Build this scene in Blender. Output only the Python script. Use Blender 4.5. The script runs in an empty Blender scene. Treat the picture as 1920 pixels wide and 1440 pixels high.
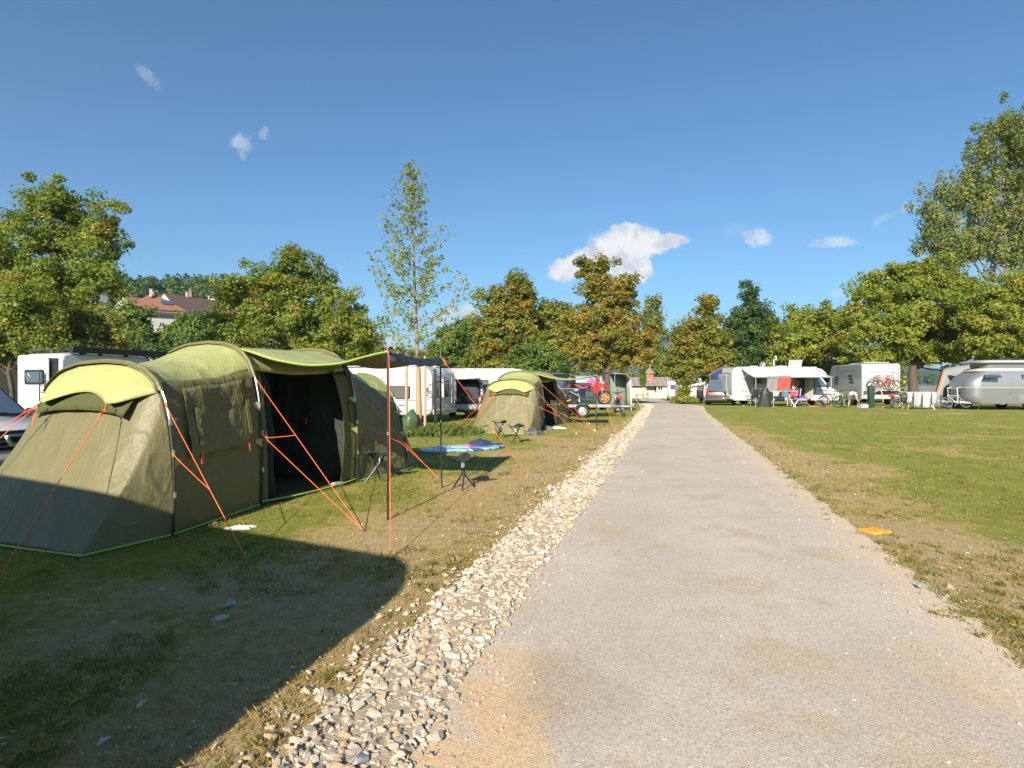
import bpy, bmesh, math, random
import numpy as np
from mathutils import Vector, Matrix, noise as mnoise
PI = math.pi
R = math.radians
SC = bpy.context.scene
COL = SC.collection
rnd = random.Random(7)

# ------------------------------------------------------------------ camera
CAMH = 1.6
FPX = 1100.0            # focal length in photograph pixels (1920 wide)
HOR = 715.0             # row of the horizon
cam = bpy.data.cameras.new('camera')
cam.sensor_width = 36.0
cam.lens = 36.0 * FPX / 1920.0
cam.clip_start = 0.05
cam.clip_end = 20000.0
camo = bpy.data.objects.new('camera', cam)
camo.location = (0, 0, CAMH)
camo.rotation_euler = (R(90) - math.atan((720 - HOR) / FPX), 0, 0)
COL.objects.link(camo)
SC.camera = camo

# ------------------------------------------------------------------ sun, sky, exposure
SUN_EL = R(27)
SUN_TO = Vector((0.27, 0.963))          # horizontal travel of the light
sl = bpy.data.lights.new('sun', 'SUN')
sl.energy = 5.0
sl.angle = R(0.53)
sl.color = (1.0, 0.90, 0.76)
so = bpy.data.objects.new('sun', sl)
_d = Vector((SUN_TO.x * math.cos(SUN_EL), SUN_TO.y * math.cos(SUN_EL), -math.sin(SUN_EL)))
so.rotation_euler = _d.to_track_quat('-Z', 'Y').to_euler()
so.location = (-8, -20, 15)
COL.objects.link(so)

W = bpy.data.worlds.new('World')
SC.world = W
W.use_nodes = True
nt = W.node_tree
nt.nodes.clear()

class NT:
    """small helper for node trees"""
    def __init__(s, tree): s.t = tree
    def n(s, typ, **kw):
        nd = s.t.nodes.new(typ)
        for k, v in kw.items():
            if k == 'inp':
                for kk, vv in v.items():
                    if isinstance(vv, bpy.types.NodeSocket): s.t.links.new(vv, nd.inputs[kk])
                    else: nd.inputs[kk].default_value = vv
            else: setattr(nd, k, v)
        return nd
    def m(s, op, a, b=None, c=None, clamp=False):
        nd = s.t.nodes.new('ShaderNodeMath'); nd.operation = op; nd.use_clamp = clamp
        for i, x in enumerate((a, b, c)):
            if x is None: continue
            if isinstance(x, bpy.types.NodeSocket): s.t.links.new(x, nd.inputs[i])
            else: nd.inputs[i].default_value = x
        return nd.outputs[0]
    def vm(s, op, a, b=None):
        nd = s.t.nodes.new('ShaderNodeVectorMath'); nd.operation = op
        for i, x in enumerate((a, b)):
            if x is None: continue
            if isinstance(x, bpy.types.NodeSocket): s.t.links.new(x, nd.inputs[i])
            else: nd.inputs[i].default_value = x
        return nd.outputs[0] if op not in ('DOT_PRODUCT', 'LENGTH', 'DISTANCE') else nd.outputs['Value']
    def mix(s, f, a, b, typ='MIX'):
        nd = s.t.nodes.new('ShaderNodeMix'); nd.data_type = 'RGBA'; nd.blend_type = typ
        for i, x in ((0, f), (6, a), (7, b)):
            if isinstance(x, bpy.types.NodeSocket): s.t.links.new(x, nd.inputs[i])
            elif i == 0: nd.inputs[0].default_value = x
            else: nd.inputs[i].default_value = (*x, 1) if len(x) == 3 else x
        return nd.outputs[2]
    def smooth(s, x, a, b):
        nd = s.t.nodes.new('ShaderNodeMapRange'); nd.interpolation_type = 'SMOOTHSTEP'
        s.t.links.new(x, nd.inputs[0]); nd.inputs[1].default_value = a; nd.inputs[2].default_value = b
        return nd.outputs[0]
    def noise(s, vec, scale, detail=4, rough=.55, out=0):
        nd = s.t.nodes.new('ShaderNodeTexNoise')
        s.t.links.new(vec, nd.inputs['Vector']); nd.inputs['Scale'].default_value = scale
        nd.inputs['Detail'].default_value = detail; nd.inputs['Roughness'].default_value = rough
        return nd.outputs[out]
    def link(s, a, b): s.t.links.new(a, b)

w = NT(nt)
sky = w.n('ShaderNodeTexSky', sky_type='NISHITA', sun_disc=False, sun_elevation=SUN_EL,
          sun_rotation=math.atan2(-SUN_TO.x, -SUN_TO.y), altitude=450, air_density=1.0, dust_density=0.9, ozone_density=2.6)
tc = w.n('ShaderNodeTexCoord')
sep = w.n('ShaderNodeSeparateXYZ', inp={0: tc.outputs['Generated']})
yy = w.m('MAXIMUM', sep.outputs[1], 0.02)
u0 = w.m('DIVIDE', sep.outputs[0], yy)
v0 = w.m('DIVIDE', sep.outputs[2], yy)
uv0 = w.n('ShaderNodeCombineXYZ', inp={0: u0, 1: v0}).outputs[0]
wn = w.n('ShaderNodeTexNoise', inp={'Vector': uv0, 'Scale': 26.0, 'Detail': 6.0, 'Roughness': .62})
warp = w.vm('SUBTRACT', wn.outputs['Color'], (.5, .5, .5))
wsc = w.n('ShaderNodeVectorMath', operation='SCALE', inp={0: warp, 'Scale': .030}).outputs[0]
uv = w.vm('ADD', uv0, wsc)
fbm = w.noise(uv0, 62.0, 7, .64)
# clouds: (azimuth px, height px, half width, half height, tilt deg, strength) as angles measured on the photograph
CLOUDS = [
 (1066, 503, 44, 22, 12, 1), (1108, 486, 55, 25, 14, 1), (1160, 468, 62, 32, 0, 1), (1176, 440, 36, 22, 8, 1), (1212, 455, 52, 24, 0, 1),
 (1246, 453, 46, 14, 0, 1), (1186, 503, 38, 30, -12, 1), (1148, 494, 52, 30, 0, 1),
 (1424, 446, 34, 19, -14, .62), (1560, 456, 48, 12, 4, .55), (1652, 414, 26, 8, 38, .3), (1704, 388, 22, 12, 30, .3),
 (868, 584, 42, 18, 8, .75), (842, 598, 34, 14, 0, .6), (452, 268, 27, 19, -14, .42), (456, 288, 9, 16, 15, .32), (496, 250, 12, 16, -30, .28),
 (280, 146, 12, 34, 40, .22), (735, 640, 40, 16, 0, .6), (1572, 552, 24, 10, 0, .3), (672, 547, 13, 7, 0, .35), (1376, 432, 26, 12, 20, .12)]
dens = None
for (cx, cy, rx, ry, tl, st) in CLOUDS:
    a = R(tl)
    cu, cv = (cx - 960) / FPX, (HOR - cy) / FPX
    d = w.vm('SUBTRACT', uv, (cu, cv, 0))
    du = w.vm('DOT_PRODUCT', d, (math.cos(a) / rx * FPX, math.sin(a) / rx * FPX, 0))
    dv = w.vm('DOT_PRODUCT', d, (-math.sin(a) / ry * FPX, math.cos(a) / ry * FPX, 0))
    r2 = w.m('ADD', w.m('MULTIPLY', du, du), w.m('MULTIPLY', dv, dv))
    val = w.m('SUBTRACT', 1.15, r2)
    val = w.m('ADD', val, w.m('MULTIPLY', w.m('SUBTRACT', fbm, .5), 1.6 if st == 1 else 2.8))
    al = w.m('MULTIPLY', w.smooth(val, -.12, .62 if st == 1 else 1.15), st)
    dens = al if dens is None else w.m('MAXIMUM', dens, al)
dens = w.m('MULTIPLY', dens, w.m('GREATER_THAN', sep.outputs[1], .03))
shade = w.smooth(w.noise(uv, 24.0, 6, .62), .36, .60)
ccol = w.mix(shade, (4.5, 4.8, 5.25), (6.9, 6.9, 6.8))
skyc = w.mix(w.m('MULTIPLY', dens, .97), w.vm('MULTIPLY', sky.outputs[0], (.57, .85, .98)), ccol)
bg = w.n('ShaderNodeBackground', inp={'Color': skyc, 'Strength': .074})
wo = w.n('ShaderNodeOutputWorld', inp={'Surface': bg.outputs[0]})

SC.view_settings.view_transform = 'Standard'
SC.view_settings.look = 'None'
SC.view_settings.exposure = 1.0
SC.view_settings.gamma = 1.0
SC.view_settings.use_curve_mapping = False
SC.render.engine = 'CYCLES'
SC.cycles.max_bounces = 6
SC.cycles.diffuse_bounces = 3
SC.cycles.transparent_max_bounces = 8

# ------------------------------------------------------------------ positions
def at(px, py, Y):
    """the place at depth Y seen at a photograph pixel"""
    return Vector(((px - 960) / FPX * Y, Y, CAMH - (py - HOR) / FPX * Y))
def gz(Y):
    """the ground falls gently away beyond the near lawn"""
    return -.022 * min(max(Y - 38, 0), 79)
def gd(px, py):
    """the place on level ground seen at a photograph pixel"""
    Y = FPX * CAMH / (py - HOR)
    return Vector(((px - 960) / FPX * Y, Y, 0))

# ------------------------------------------------------------------ mesh building
class MB:
    def __init__(s): s.v = []; s.f = []; s.mi = []; s.cm = 0
    def add(s, V, F):
        o = len(s.v)
        s.v.extend([tuple(p) for p in V])
        for f in F: s.f.append([i + o for i in f]); s.mi.append(s.cm)
        return s
    def box(s, c, d, rot=None):
        hx, hy, hz = d[0] / 2, d[1] / 2, d[2] / 2
        P = [Vector((x, y, z)) for x in (-hx, hx) for y in (-hy, hy) for z in (-hz, hz)]
        if rot is not None:
            if not isinstance(rot, Matrix): rot = Matrix.Rotation(rot, 3, 'Z')
            P = [rot @ p for p in P]
        c = Vector(c)
        return s.add([p + c for p in P], [(0, 1, 3, 2), (4, 6, 7, 5), (0, 4, 5, 1), (2, 3, 7, 6), (0, 2, 6, 4), (1, 5, 7, 3)])
    def tube(s, pts, r, n=6, closed=False, cap=True):
        pts = [Vector(p) for p in pts]
        m = len(pts)
        rr = r if isinstance(r, (list, tuple)) else [r] * m
        V = []; up = None
        for i, p in enumerate(pts):
            if closed: t = pts[(i + 1) % m] - pts[i - 1]
            else: t = pts[min(i + 1, m - 1)] - pts[max(i - 1, 0)]
            if t.length < 1e-9: t = Vector((0, 0, 1))
            t.normalize()
            if up is None:
                up = Vector((0, 0, 1)) if abs(t.z) < .9 else Vector((1, 0, 0))
            a = t.cross(up)
            if a.length < 1e-6: a = t.orthogonal()
            a.normalize(); b = a.cross(t); up = b
            V += [p + (a * math.cos(2 * PI * k / n) + b * math.sin(2 * PI * k / n)) * rr[i] for k in range(n)]
        F = []
        for i in range(m if closed else m - 1):
            j = (i + 1) % m
            for k in range(n):
                l = (k + 1) % n
                F.append((i * n + k, i * n + l, j * n + l, j * n + k))
        if cap and not closed:
            F.append(tuple(range(n - 1, -1, -1))); F.append(tuple((m - 1) * n + k for k in range(n)))
        return s.add(V, F)
    def cyl(s, p0, p1, r0, r1=None, n=8): return s.tube([p0, p1], [r0, r0 if r1 is None else r1], n)
    def grid(s, G, closed=False):
        m, n = len(G), len(G[0])
        V = [p for row in G for p in row]
        F = [(i * n + j, i * n + (j + 1) % n, (i + 1) * n + (j + 1) % n, (i + 1) * n + j) for i in range(m - 1) for j in range(n if closed else n - 1)]
        return s.add(V, F)
    def loft(s, rings, cap=True):
        n = len(rings[0])
        s.grid(rings, closed=True)
        if cap:
            s.add(rings[0], [tuple(range(n - 1, -1, -1))]); s.add(rings[-1], [tuple(range(n))])
        return s
    def prism(s, prof, a, b, plane='xz'):
        """prof: 2-D outline; extruded between a and b along the third axis"""
        mk = {'xz': lambda p, t: (p[0], t, p[1]), 'yz': lambda p, t: (t, p[0], p[1]), 'xy': lambda p, t: (p[0], p[1], t)}[plane]
        return s.loft([[mk(p, a) for p in prof], [mk(p, b) for p in prof]])
    def ball(s, c, r, nu=10, nv=7):
        r = r if isinstance(r, (tuple, list)) else (r, r, r)
        G = []
        for i in range(nv + 1):
            th = PI * (i / nv) ; th = min(max(th, .02), PI - .02)
            G.append([(c[0] + r[0] * math.sin(th) * math.cos(2 * PI * k / nu), c[1] + r[1] * math.sin(th) * math.sin(2 * PI * k / nu), c[2] + r[2] * math.cos(th)) for k in range(nu)])
        return s.grid(G, closed=True)
    def ring(s, c, axis, Rr, r, nR=24, nr=6):
        ax = Vector(axis).normalized(); a = ax.orthogonal().normalized(); b = ax.cross(a)
        return s.tube([Vector(c) + (a * math.cos(2 * PI * k / nR) + b * math.sin(2 * PI * k / nR)) * Rr for k in range(nR)], r, nr, closed=True)
    def disc(s, c, axis, prof, n=20):
        """lathe of (radius, offset along axis) round an axis"""
        ax = Vector(axis).normalized(); a = ax.orthogonal().normalized(); b = ax.cross(a); c = Vector(c)
        return s.grid([[c + ax * o + (a * math.cos(2 * PI * k / n) + b * math.sin(2 * PI * k / n)) * max(q, 1e-4) for k in range(n)] for q, o in prof], closed=True)
    def build(s, name, mats, parent=None, smooth=38, bevel=0, seg=2, loc=None, rz=0, solid=0):
        me = bpy.data.meshes.new(name)
        me.from_pydata(s.v, [], s.f)
        mats = mats if isinstance(mats, (list, tuple)) else [mats]
        for m_ in mats: me.materials.append(m_)
        if len(mats) > 1: me.polygons.foreach_set('material_index', s.mi)
        if len(s.f) < 30000:
            bm = bmesh.new(); bm.from_mesh(me)
            bmesh.ops.remove_doubles(bm, verts=bm.verts, dist=1e-5)
            bmesh.ops.recalc_face_normals(bm, faces=bm.faces)
            bm.to_mesh(me); bm.free()
        if smooth:
            me.polygons.foreach_set('use_smooth', [True] * len(me.polygons))
            me.set_sharp_from_angle(angle=R(smooth))
        o = bpy.data.objects.new(name, me)
        COL.objects.link(o)
        if parent is not None: o.parent = parent
        if loc is not None: o.location = loc
        o.rotation_euler[2] = rz
        if solid:
            md = o.modifiers.new('solid', 'SOLIDIFY'); md.thickness = solid; md.offset = 0
        if bevel:
            md = o.modifiers.new('bevel', 'BEVEL'); md.width = bevel; md.segments = seg; md.limit_method = 'ANGLE'; md.angle_limit = R(40)
        return o

def quick_mesh(name, V, F, mats, parent=None, tint=None, smooth=False, normals=None):
    """big meshes from numpy: V (n,3), F (m,k)"""
    me = bpy.data.meshes.new(name)
    V = np.asarray(V, dtype=np.float32); F = np.asarray(F, dtype=np.int32)
    me.vertices.add(len(V)); me.vertices.foreach_set('co', V.ravel())
    k = F.shape[1]
    me.loops.add(F.size); me.loops.foreach_set('vertex_index', F.ravel())
    me.polygons.add(len(F))
    me.polygons.foreach_set('loop_start', np.arange(len(F), dtype=np.int32) * k)
    me.update(calc_edges=True)
    me.polygons.foreach_set('use_smooth', np.full(len(F), smooth))
    if tint is not None:
        at_ = me.color_attributes.new('tint', 'FLOAT_COLOR', 'POINT')
        at_.data.foreach_set('color', np.concatenate([tint, np.ones((len(V), 1))], 1).astype(np.float32).ravel())
    for m_ in (mats if isinstance(mats, (list, tuple)) else [mats]): me.materials.append(m_)
    if normals is not None: me.normals_split_custom_set_from_vertices(normals.tolist())
    o = bpy.data.objects.new(name, me); COL.objects.link(o)
    if parent is not None: o.parent = parent
    return o

def tag(o, label=None, cat=None, group=None, kind=None):
    if label: o['label'] = label
    if cat: o['category'] = cat
    if group: o['group'] = group
    if kind: o['kind'] = kind
    return o
def thing(name, label, cat, loc=(0, 0, 0), rz=0, group=None, scale=1):
    o = bpy.data.objects.new(name, None); COL.objects.link(o)
    o.empty_display_size = .2
    o.location = loc; o.rotation_euler = (0, 0, rz); o.scale = (scale,) * 3
    return tag(o, label, cat, group)
KIDS = {}
def copy_tree(o, parent=None):
    c = o.copy(); COL.objects.link(c)
    if parent is not None: c.parent = parent
    for ch in [x for x in o.children]: copy_tree(ch, c)
    return c
def dup(o, loc, rz, label, group=None, scale=None):
    c = copy_tree(o); c.location = loc; c.rotation_euler = (0, 0, rz); c['label'] = label
    if group: c['group'] = group
    if scale: c.scale = (scale,) * 3
    return c
def text(name, s, size, mat_, parent, loc, rot, ext=.001, align='CENTER'):
    cu = bpy.data.curves.new(name, 'FONT'); cu.body = s; cu.size = size; cu.extrude = ext; cu.align_x = align; cu.align_y = 'CENTER'
    cu.materials.append(mat_)
    tmp = bpy.data.objects.new(name, cu); COL.objects.link(tmp)
    bpy.context.view_layer.update()
    me = bpy.data.meshes.new_from_object(tmp.evaluated_get(bpy.context.evaluated_depsgraph_get()))
    bpy.data.objects.remove(tmp)
    o = bpy.data.objects.new(name, me); COL.objects.link(o); o.parent = parent; o.location = loc; o.rotation_euler = rot
    return o
def rrect(x0, x1, z0, z1, r, n=5):
    """rounded rectangle; r = one radius or four: (x0,z0) (x1,z0) (x1,z1) (x0,z1)"""
    rs = r if isinstance(r, (tuple, list)) else (r,) * 4
    out = []
    for (cx, cz, q, a0) in ((x0, z0, rs[0], PI), (x1, z0, rs[1], 1.5 * PI), (x1, z1, rs[2], 0), (x0, z1, rs[3], .5 * PI)):
        ox = cx + (q if cx == x0 else -q); oz = cz + (q if cz == z0 else -q)
        for k in range(n + 1):
            a = a0 + .5 * PI * k / n
            out.append((ox + q * math.cos(a), oz + q * math.sin(a)))
    return out
def lerp(a, b, t): return a + (b - a) * t

# ------------------------------------------------------------------ materials
MATS = {}
def mat(name, rgb, rough=.5, metal=0, var=.12, scale=4.0, bump=0, bscale=30, spec=.5, coat=0, transl=0, sheen=0, dirt=None, dscale=2.0, damt=.5):
    if name in MATS: return MATS[name]
    m_ = bpy.data.materials.new(name); m_.use_nodes = True
    t = m_.node_tree; k = NT(t)
    b = t.nodes['Principled BSDF']; out = t.nodes['Material Output']
    co = k.n('ShaderNodeTexCoord').outputs['Object']
    no = k.noise(co, scale, 5, .6)
    f = k.m('MULTIPLY_ADD', no, 2 * var, 1 - var)
    col = k.n('ShaderNodeVectorMath', operation='SCALE', inp={0: rgb, 'Scale': f}).outputs[0]
    if dirt is not None:
        msk = k.smooth(k.noise(co, dscale, 6, .65), .48, .72)
        col = k.mix(k.m('MULTIPLY', msk, damt), col, dirt)
    k.link(col, b.inputs['Base Color'])
    b.inputs['Roughness'].default_value = rough; b.inputs['Metallic'].default_value = metal
    b.inputs['Specular IOR Level'].default_value = spec
    b.inputs['Coat Weight'].default_value = coat; b.inputs['Coat Roughness'].default_value = .08
    if bump:
        bn = k.noise(co, bscale, 4, .6)
        bp = k.n('ShaderNodeBump', inp={'Height': bn, 'Strength': bump, 'Distance': .02})
        k.link(bp.outputs[0], b.inputs['Normal'])
    if transl:
        tr = k.n('ShaderNodeBsdfTranslucent', inp={'Color': col})
        mx = k.n('ShaderNodeMixShader', inp={0: transl, 1: b.outputs[0], 2: tr.outputs[0]})
        k.link(mx.outputs[0], out.inputs[0])
    MATS[name] = m_
    return m_

WHITE = mat('white_paint', (.47, .485, .49), .28, var=.05, scale=1.5, coat=.35, dirt=(.5, .48, .42), dscale=1.3, damt=.22)
CREAM = mat('cream_paint', (.52, .50, .45), .35, var=.06, coat=.2, dirt=(.45, .42, .36), damt=.3)
GREYW = mat('grey_panel', (.36, .38, .39), .35, var=.05, coat=.2)
DGREY = mat('dark_grey_plastic', (.045, .047, .05), .55, var=.2, scale=12)
BLACK = mat('black_plastic', (.014, .014, .016), .45, var=.2, scale=12)
RUBBER = mat('rubber', (.022, .021, .020), .8, var=.25, scale=20)
STEEL = mat('bare_steel', (.42, .56, .57), .32, metal=1, var=.12, scale=9)
ALU = mat('dull_aluminium', (.42, .43, .44), .45, metal=.7, var=.1, scale=7)
GLASS = mat('dark_glass', (.018, .022, .026), .06, var=.2, spec=.8, coat=.5)
BGLASS = mat('blue_glass', (.055, .085, .125), .07, var=.25, spec=.8, coat=.6)
CURTAIN = mat('curtained_glass', (.10, .095, .088), .12, var=.5, scale=9, coat=.6)
REDL = mat('red_lens', (.50, .016, .012), .2, var=.15, coat=.5)
ORANGEL = mat('orange_lens', (.75, .22, .02), .25, var=.15, coat=.5)
ORANGE = mat('orange_cord', (.82, .135, .035), .6, var=.12, scale=40)
ORPLAST = mat('orange_plastic', (.80, .24, .03), .5, var=.15)
BLUE = mat('blue_print', (.04, .11, .42), .4, var=.15)
WOOD = mat('pale_wood', (.36, .255, .17), .75, var=.25, scale=6, bump=.2, bscale=40)
REEDM = mat('reed_wrap', (.36, .24, .125), .85, var=.4, scale=30, bump=.6, bscale=60)
BARK = mat('bark', (.085, .066, .05), .9, var=.4, scale=6, bump=.8, bscale=18)
PALEBARK = mat('pale_bark', (.20, .165, .13), .85, var=.4, scale=5, bump=.6, bscale=14)
REDP = mat('red_paint', (.55, .02, .02), .3, var=.1, coat=.4)
YELG = mat('lime_paint', (.45, .60, .05), .35, var=.1, coat=.3)
CLOTHW = mat('white_cloth', (.55, .55, .54), .85, var=.12, scale=8, bump=.25, bscale=20)
CLOTHR = mat('red_towel', (.72, .075, .055), .9, var=.12, bump=.25, bscale=40, transl=.15)
CLOTHG = mat('grey_towel', (.20, .18, .175), .9, var=.15, bump=.25, bscale=40)
CLOTHT = mat('teal_towel', (.05, .17, .20), .9, var=.15, bump=.25, bscale=40)
NAVY = mat('navy_cloth', (.022, .032, .075), .85, var=.3, scale=15, bump=.4, bscale=25)
PINK = mat('pink_cloth', (.72, .09, .30), .85, var=.15, scale=12)
SKIN = mat('skin', (.52, .30, .21), .55, var=.1, scale=9)
HAIRB = mat('brown_hair', (.07, .045, .03), .7, var=.3, scale=30)
HAIRG = mat('grey_hair', (.34, .32, .30), .7, var=.25, scale=30)
GREENB = mat('green_sack', (.055, .105, .05), .38, var=.25, scale=10, bump=.6, bscale=14)
SHEET = mat('black_sheet', (.025, .026, .028), .38, var=.25, scale=8, bump=.5, bscale=12)
# ================================================================== GROUND, PATH, WATER, HILLS
def poly_x(tab, Y):
    if Y <= tab[0][0]: (a, xa), (b, xb) = tab[0], tab[1]
    elif Y >= tab[-1][0]: (a, xa), (b, xb) = tab[-2], tab[-1]
    else:
        for i in range(len(tab) - 1):
            if tab[i][0] <= Y <= tab[i + 1][0]: (a, xa), (b, xb) = tab[i], tab[i + 1]; break
    return xa + (xb - xa) * (Y - a) / (b - a)
PL = [(-12, -4.35), (2.7, -.40), (4.82, .14), (21.5, 4.78), (30, 7.0), (38, 9.2), (45, 10.5), (60, 13.4), (80, 17.5), (106, 23.0), (109, 20.5), (114, 20.3)]
PR = [(-12, -1.11), (30, 9.98), (38, 12.4), (45, 13.6), (60, 16.1), (80, 20.1), (106, 27.2), (109, 33), (114, 34)]
pl = lambda Y: poly_x(PL, Y)
pr = lambda Y: poly_x(PR, Y)
def strip_w(Y): return .55
def nz(x, y, s, o=0): return mnoise.noise((x * s + o, y * s - o, o * .37))

def ground_color(k, co):
    """turf: green, straw and bare earth in patches; more worn beside the path"""
    sp = k.n('ShaderNodeSeparateXYZ', inp={0: co})
    X, Y = sp.outputs[0], sp.outputs[1]
    e = k.m('SUBTRACT', k.m('MULTIPLY_ADD', Y, -.2596, X), .5)      # across the path, from its middle
    dist = k.m('SUBTRACT', k.m('ABSOLUTE', e), 1.56)
    left = k.m('LESS_THAN', e, 0)
    big = k.noise(co, .33, 4, .6); mid = k.noise(co, 1.5, 5, .65); fine = k.noise(co, 9, 5, .7); hair = k.noise(co, 55, 4, .75)
    reach = k.m('MULTIPLY_ADD', left, 1.5, 2.0)
    worn = k.smooth(k.m('ADD', k.m('DIVIDE', dist, reach), k.m('MULTIPLY', k.m('SUBTRACT', big, .5), 2.4)), 1.15, .15)
    far = k.smooth(Y, 12, 30)
    worn = k.m('MULTIPLY', worn, k.m('MULTIPLY_ADD', far, -.75, 1))
    patch = k.smooth(k.m('ADD', big, k.m('MULTIPLY', k.m('SUBTRACT', mid, .5), .7)), .46, .68)
    dry = k.m('MAXIMUM', worn, k.m('MULTIPLY', patch, .6), clamp=True)
    green = k.mix(k.smooth(mid, .35, .65), (.175, .210, .032), (.255, .280, .053))
    green = k.mix(k.smooth(fine, .35, .7), green, (.29, .28, .07))
    straw = k.mix(k.smooth(fine, .35, .65), (.38, .27, .105), (.49, .37, .17))
    soil = k.mix(k.smooth(fine, .3, .7), (.38, .28, .155), (.50, .39, .24))
    c = k.mix(k.smooth(k.m('ADD', dry, k.m('MULTIPLY', k.m('SUBTRACT', fine, .5), .9)), .25, .75), green, straw)
    bare = k.smooth(k.m('ADD', k.m('MULTIPLY', worn, .55), k.m('MULTIPLY', k.m('SUBTRACT', mid, .45), 1.6)), .42, .72)
    c = k.mix(k.m('MULTIPLY', bare, .55), c, soil)
    dp = None
    wv = k.vm('ADD', co, k.n('ShaderNodeVectorMath', operation='SCALE', inp={0: k.vm('SUBTRACT', k.noise(co, 2.4, 5, .65, out=1), (.5, .5, .5)), 'Scale': 1.3}).outputs[0])
    for (sx, sy, rx, ry) in ((-2.1, 4.55, 1.15, .42), (-1.25, 5.9, .8, .35), (-2.6, 3.6, .6, .3), (4.4, 5.6, .9, .5)):
        d_ = k.vm('MULTIPLY', k.vm('SUBTRACT', wv, (sx, sy, 0)), (1 / rx, 1 / ry, 0))
        q_ = k.smooth(k.vm('LENGTH', d_), 1.15, .35)
        dp = q_ if dp is None else k.m('MAXIMUM', dp, q_)
    c = k.mix(k.m('MULTIPLY', dp, .5), c, (.47, .36, .215))
    c = k.mix(k.m('MULTIPLY', k.smooth(hair, .3, .7), .6), c, k.vm('MULTIPLY', c, (.58, .58, .55)))
    return c, fine, hair, bare

GM = bpy.data.materials.new('turf'); GM.use_nodes = True
k = NT(GM.node_tree); b = GM.node_tree.nodes['Principled BSDF']
co = k.n('ShaderNodeTexCoord').outputs['Object']
c, fine, hair, bare = ground_color(k, co)
k.link(c, b.inputs['Base Color']); b.inputs['Roughness'].default_value = .95; b.inputs['Specular IOR Level'].default_value = .1
h = k.m('ADD', k.m('MULTIPLY', fine, .6), k.m('MULTIPLY', hair, .5))
k.link(k.n('ShaderNodeBump', inp={'Height': h, 'Strength': .9, 'Distance': .03}).outputs[0], b.inputs['Normal'])

GB = bpy.data.materials.new('grass_blades'); GB.use_nodes = True
k = NT(GB.node_tree); b = GB.node_tree.nodes['Principled BSDF']; out = GB.node_tree.nodes['Material Output']
co = k.n('ShaderNodeTexCoord').outputs['Object']
c, fine, hair, bare = ground_color(k, co)
tv = k.n('ShaderNodeVertexColor', layer_name='tint').outputs[0]
c = k.vm('MULTIPLY', c, tv)
k.link(c, b.inputs['Base Color']); b.inputs['Roughness'].default_value = .7; b.inputs['Specular IOR Level'].default_value = .15
tr = k.n('ShaderNodeBsdfTranslucent', inp={'Color': c})
k.link(k.n('ShaderNodeMixShader', inp={0: .3, 1: b.outputs[0], 2: tr.outputs[0]}).outputs[0], out.inputs[0])

g = MB()
xs = [-2500, -400, -120, -60, -30, -12, 0, 12, 30, 60, 120, 400, 2500]; ys = [-200, -30, -8, 0, 6, 12, 24, 38, 70, 117, 160, 232]
g.grid([[(x, y, gz(y)) for x in xs] for y in ys])
lawn = tag(g.build('lawn', GM, smooth=0), 'worn green and straw coloured campsite lawn', None, kind='structure')

# far shore, lake, hills
FARM = mat('far_meadow', (.12, .15, .06), .95, var=.4, scale=.006)
g = MB(); g.grid([[(x, y, -2.2) for x in (-4000, 0, 5000)] for y in (720, 1500, 4100)])
tag(g.build('far_shore', FARM, smooth=0), 'low green land beyond the lake', kind='structure')
LAKE = bpy.data.materials.new('lake_water'); LAKE.use_nodes = True
k = NT(LAKE.node_tree); b = LAKE.node_tree.nodes['Principled BSDF']
b.inputs['Base Color'].default_value = (.05, .10, .14, 1); b.inputs['Roughness'].default_value = .12; b.inputs['Specular IOR Level'].default_value = .5
co = k.n('ShaderNodeTexCoord').outputs['Object']
k.link(k.n('ShaderNodeBump', inp={'Height': k.noise(co, .7, 4, .6), 'Strength': .35, 'Distance': .25}).outputs[0], b.inputs['Normal'])
g = MB(); g.grid([[(x, y, -2.4) for x in (-2500, 0, 2500)] for y in (231, 480, 722)])
tag(g.build('lake', LAKE, smooth=0), 'blue lake behind the caravans', kind='structure')
DIRT = mat('shore_field', (.27, .21, .14), .95, var=.3, scale=.05)
g = MB(); g.grid([[(x, y, -1.73) for x in (60, 110, 220, 500)] for y in (125, 231, 420)])
tag(g.build('shore_field', DIRT, smooth=0), 'bare brown strip of ground before the lake', kind='structure')

FORM = mat('wooded_hill', (.045, .062, .03), .95, var=.5, scale=.02, bump=1, bscale=.05)
def ridge(name, Y0, Y1, prof, amp, label, seed):
    rows = []
    n = 70
    for j in range(9):
        t = j / 8
        row = []
        for i in range(n + 1):
            q = -1.5 + 3.4 * i / n
            Y = lerp(Y0, Y1, t)
            hgt = prof(q) * Y1 * math.sin(min(t * 1.15, 1) * PI / 2) ** 1.3
            hgt *= 1 + amp * mnoise.fractal((q * 9 + seed, t * 2.2, seed), 1, 2, 5)
            row.append((q * Y1, Y, max(hgt, 0) - 2.1))
        rows.append(row)
    g = MB(); g.grid(rows)
    return tag(g.build(name, FORM, smooth=180), label, kind='structure')
S = lambda a, b_, x: (lambda t: t * t * (3 - 2 * t))(min(max((x - a) / (b_ - a), 0), 1))
ridge('hill', 2300, 3400, lambda q: .018 + .048 * math.exp(-((q - .22) / .28) ** 2) + .02 * math.exp(-((q + .3) / .3) ** 2), .22, 'wooded mountain ridge fading blue in the gap between the trees', 3.1)
ridge('hill', 900, 1500, lambda q: .008 + .014 * S(.35, .75, q), .3, 'low pale hillside on the far shore of the lake', 7.7)

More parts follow.
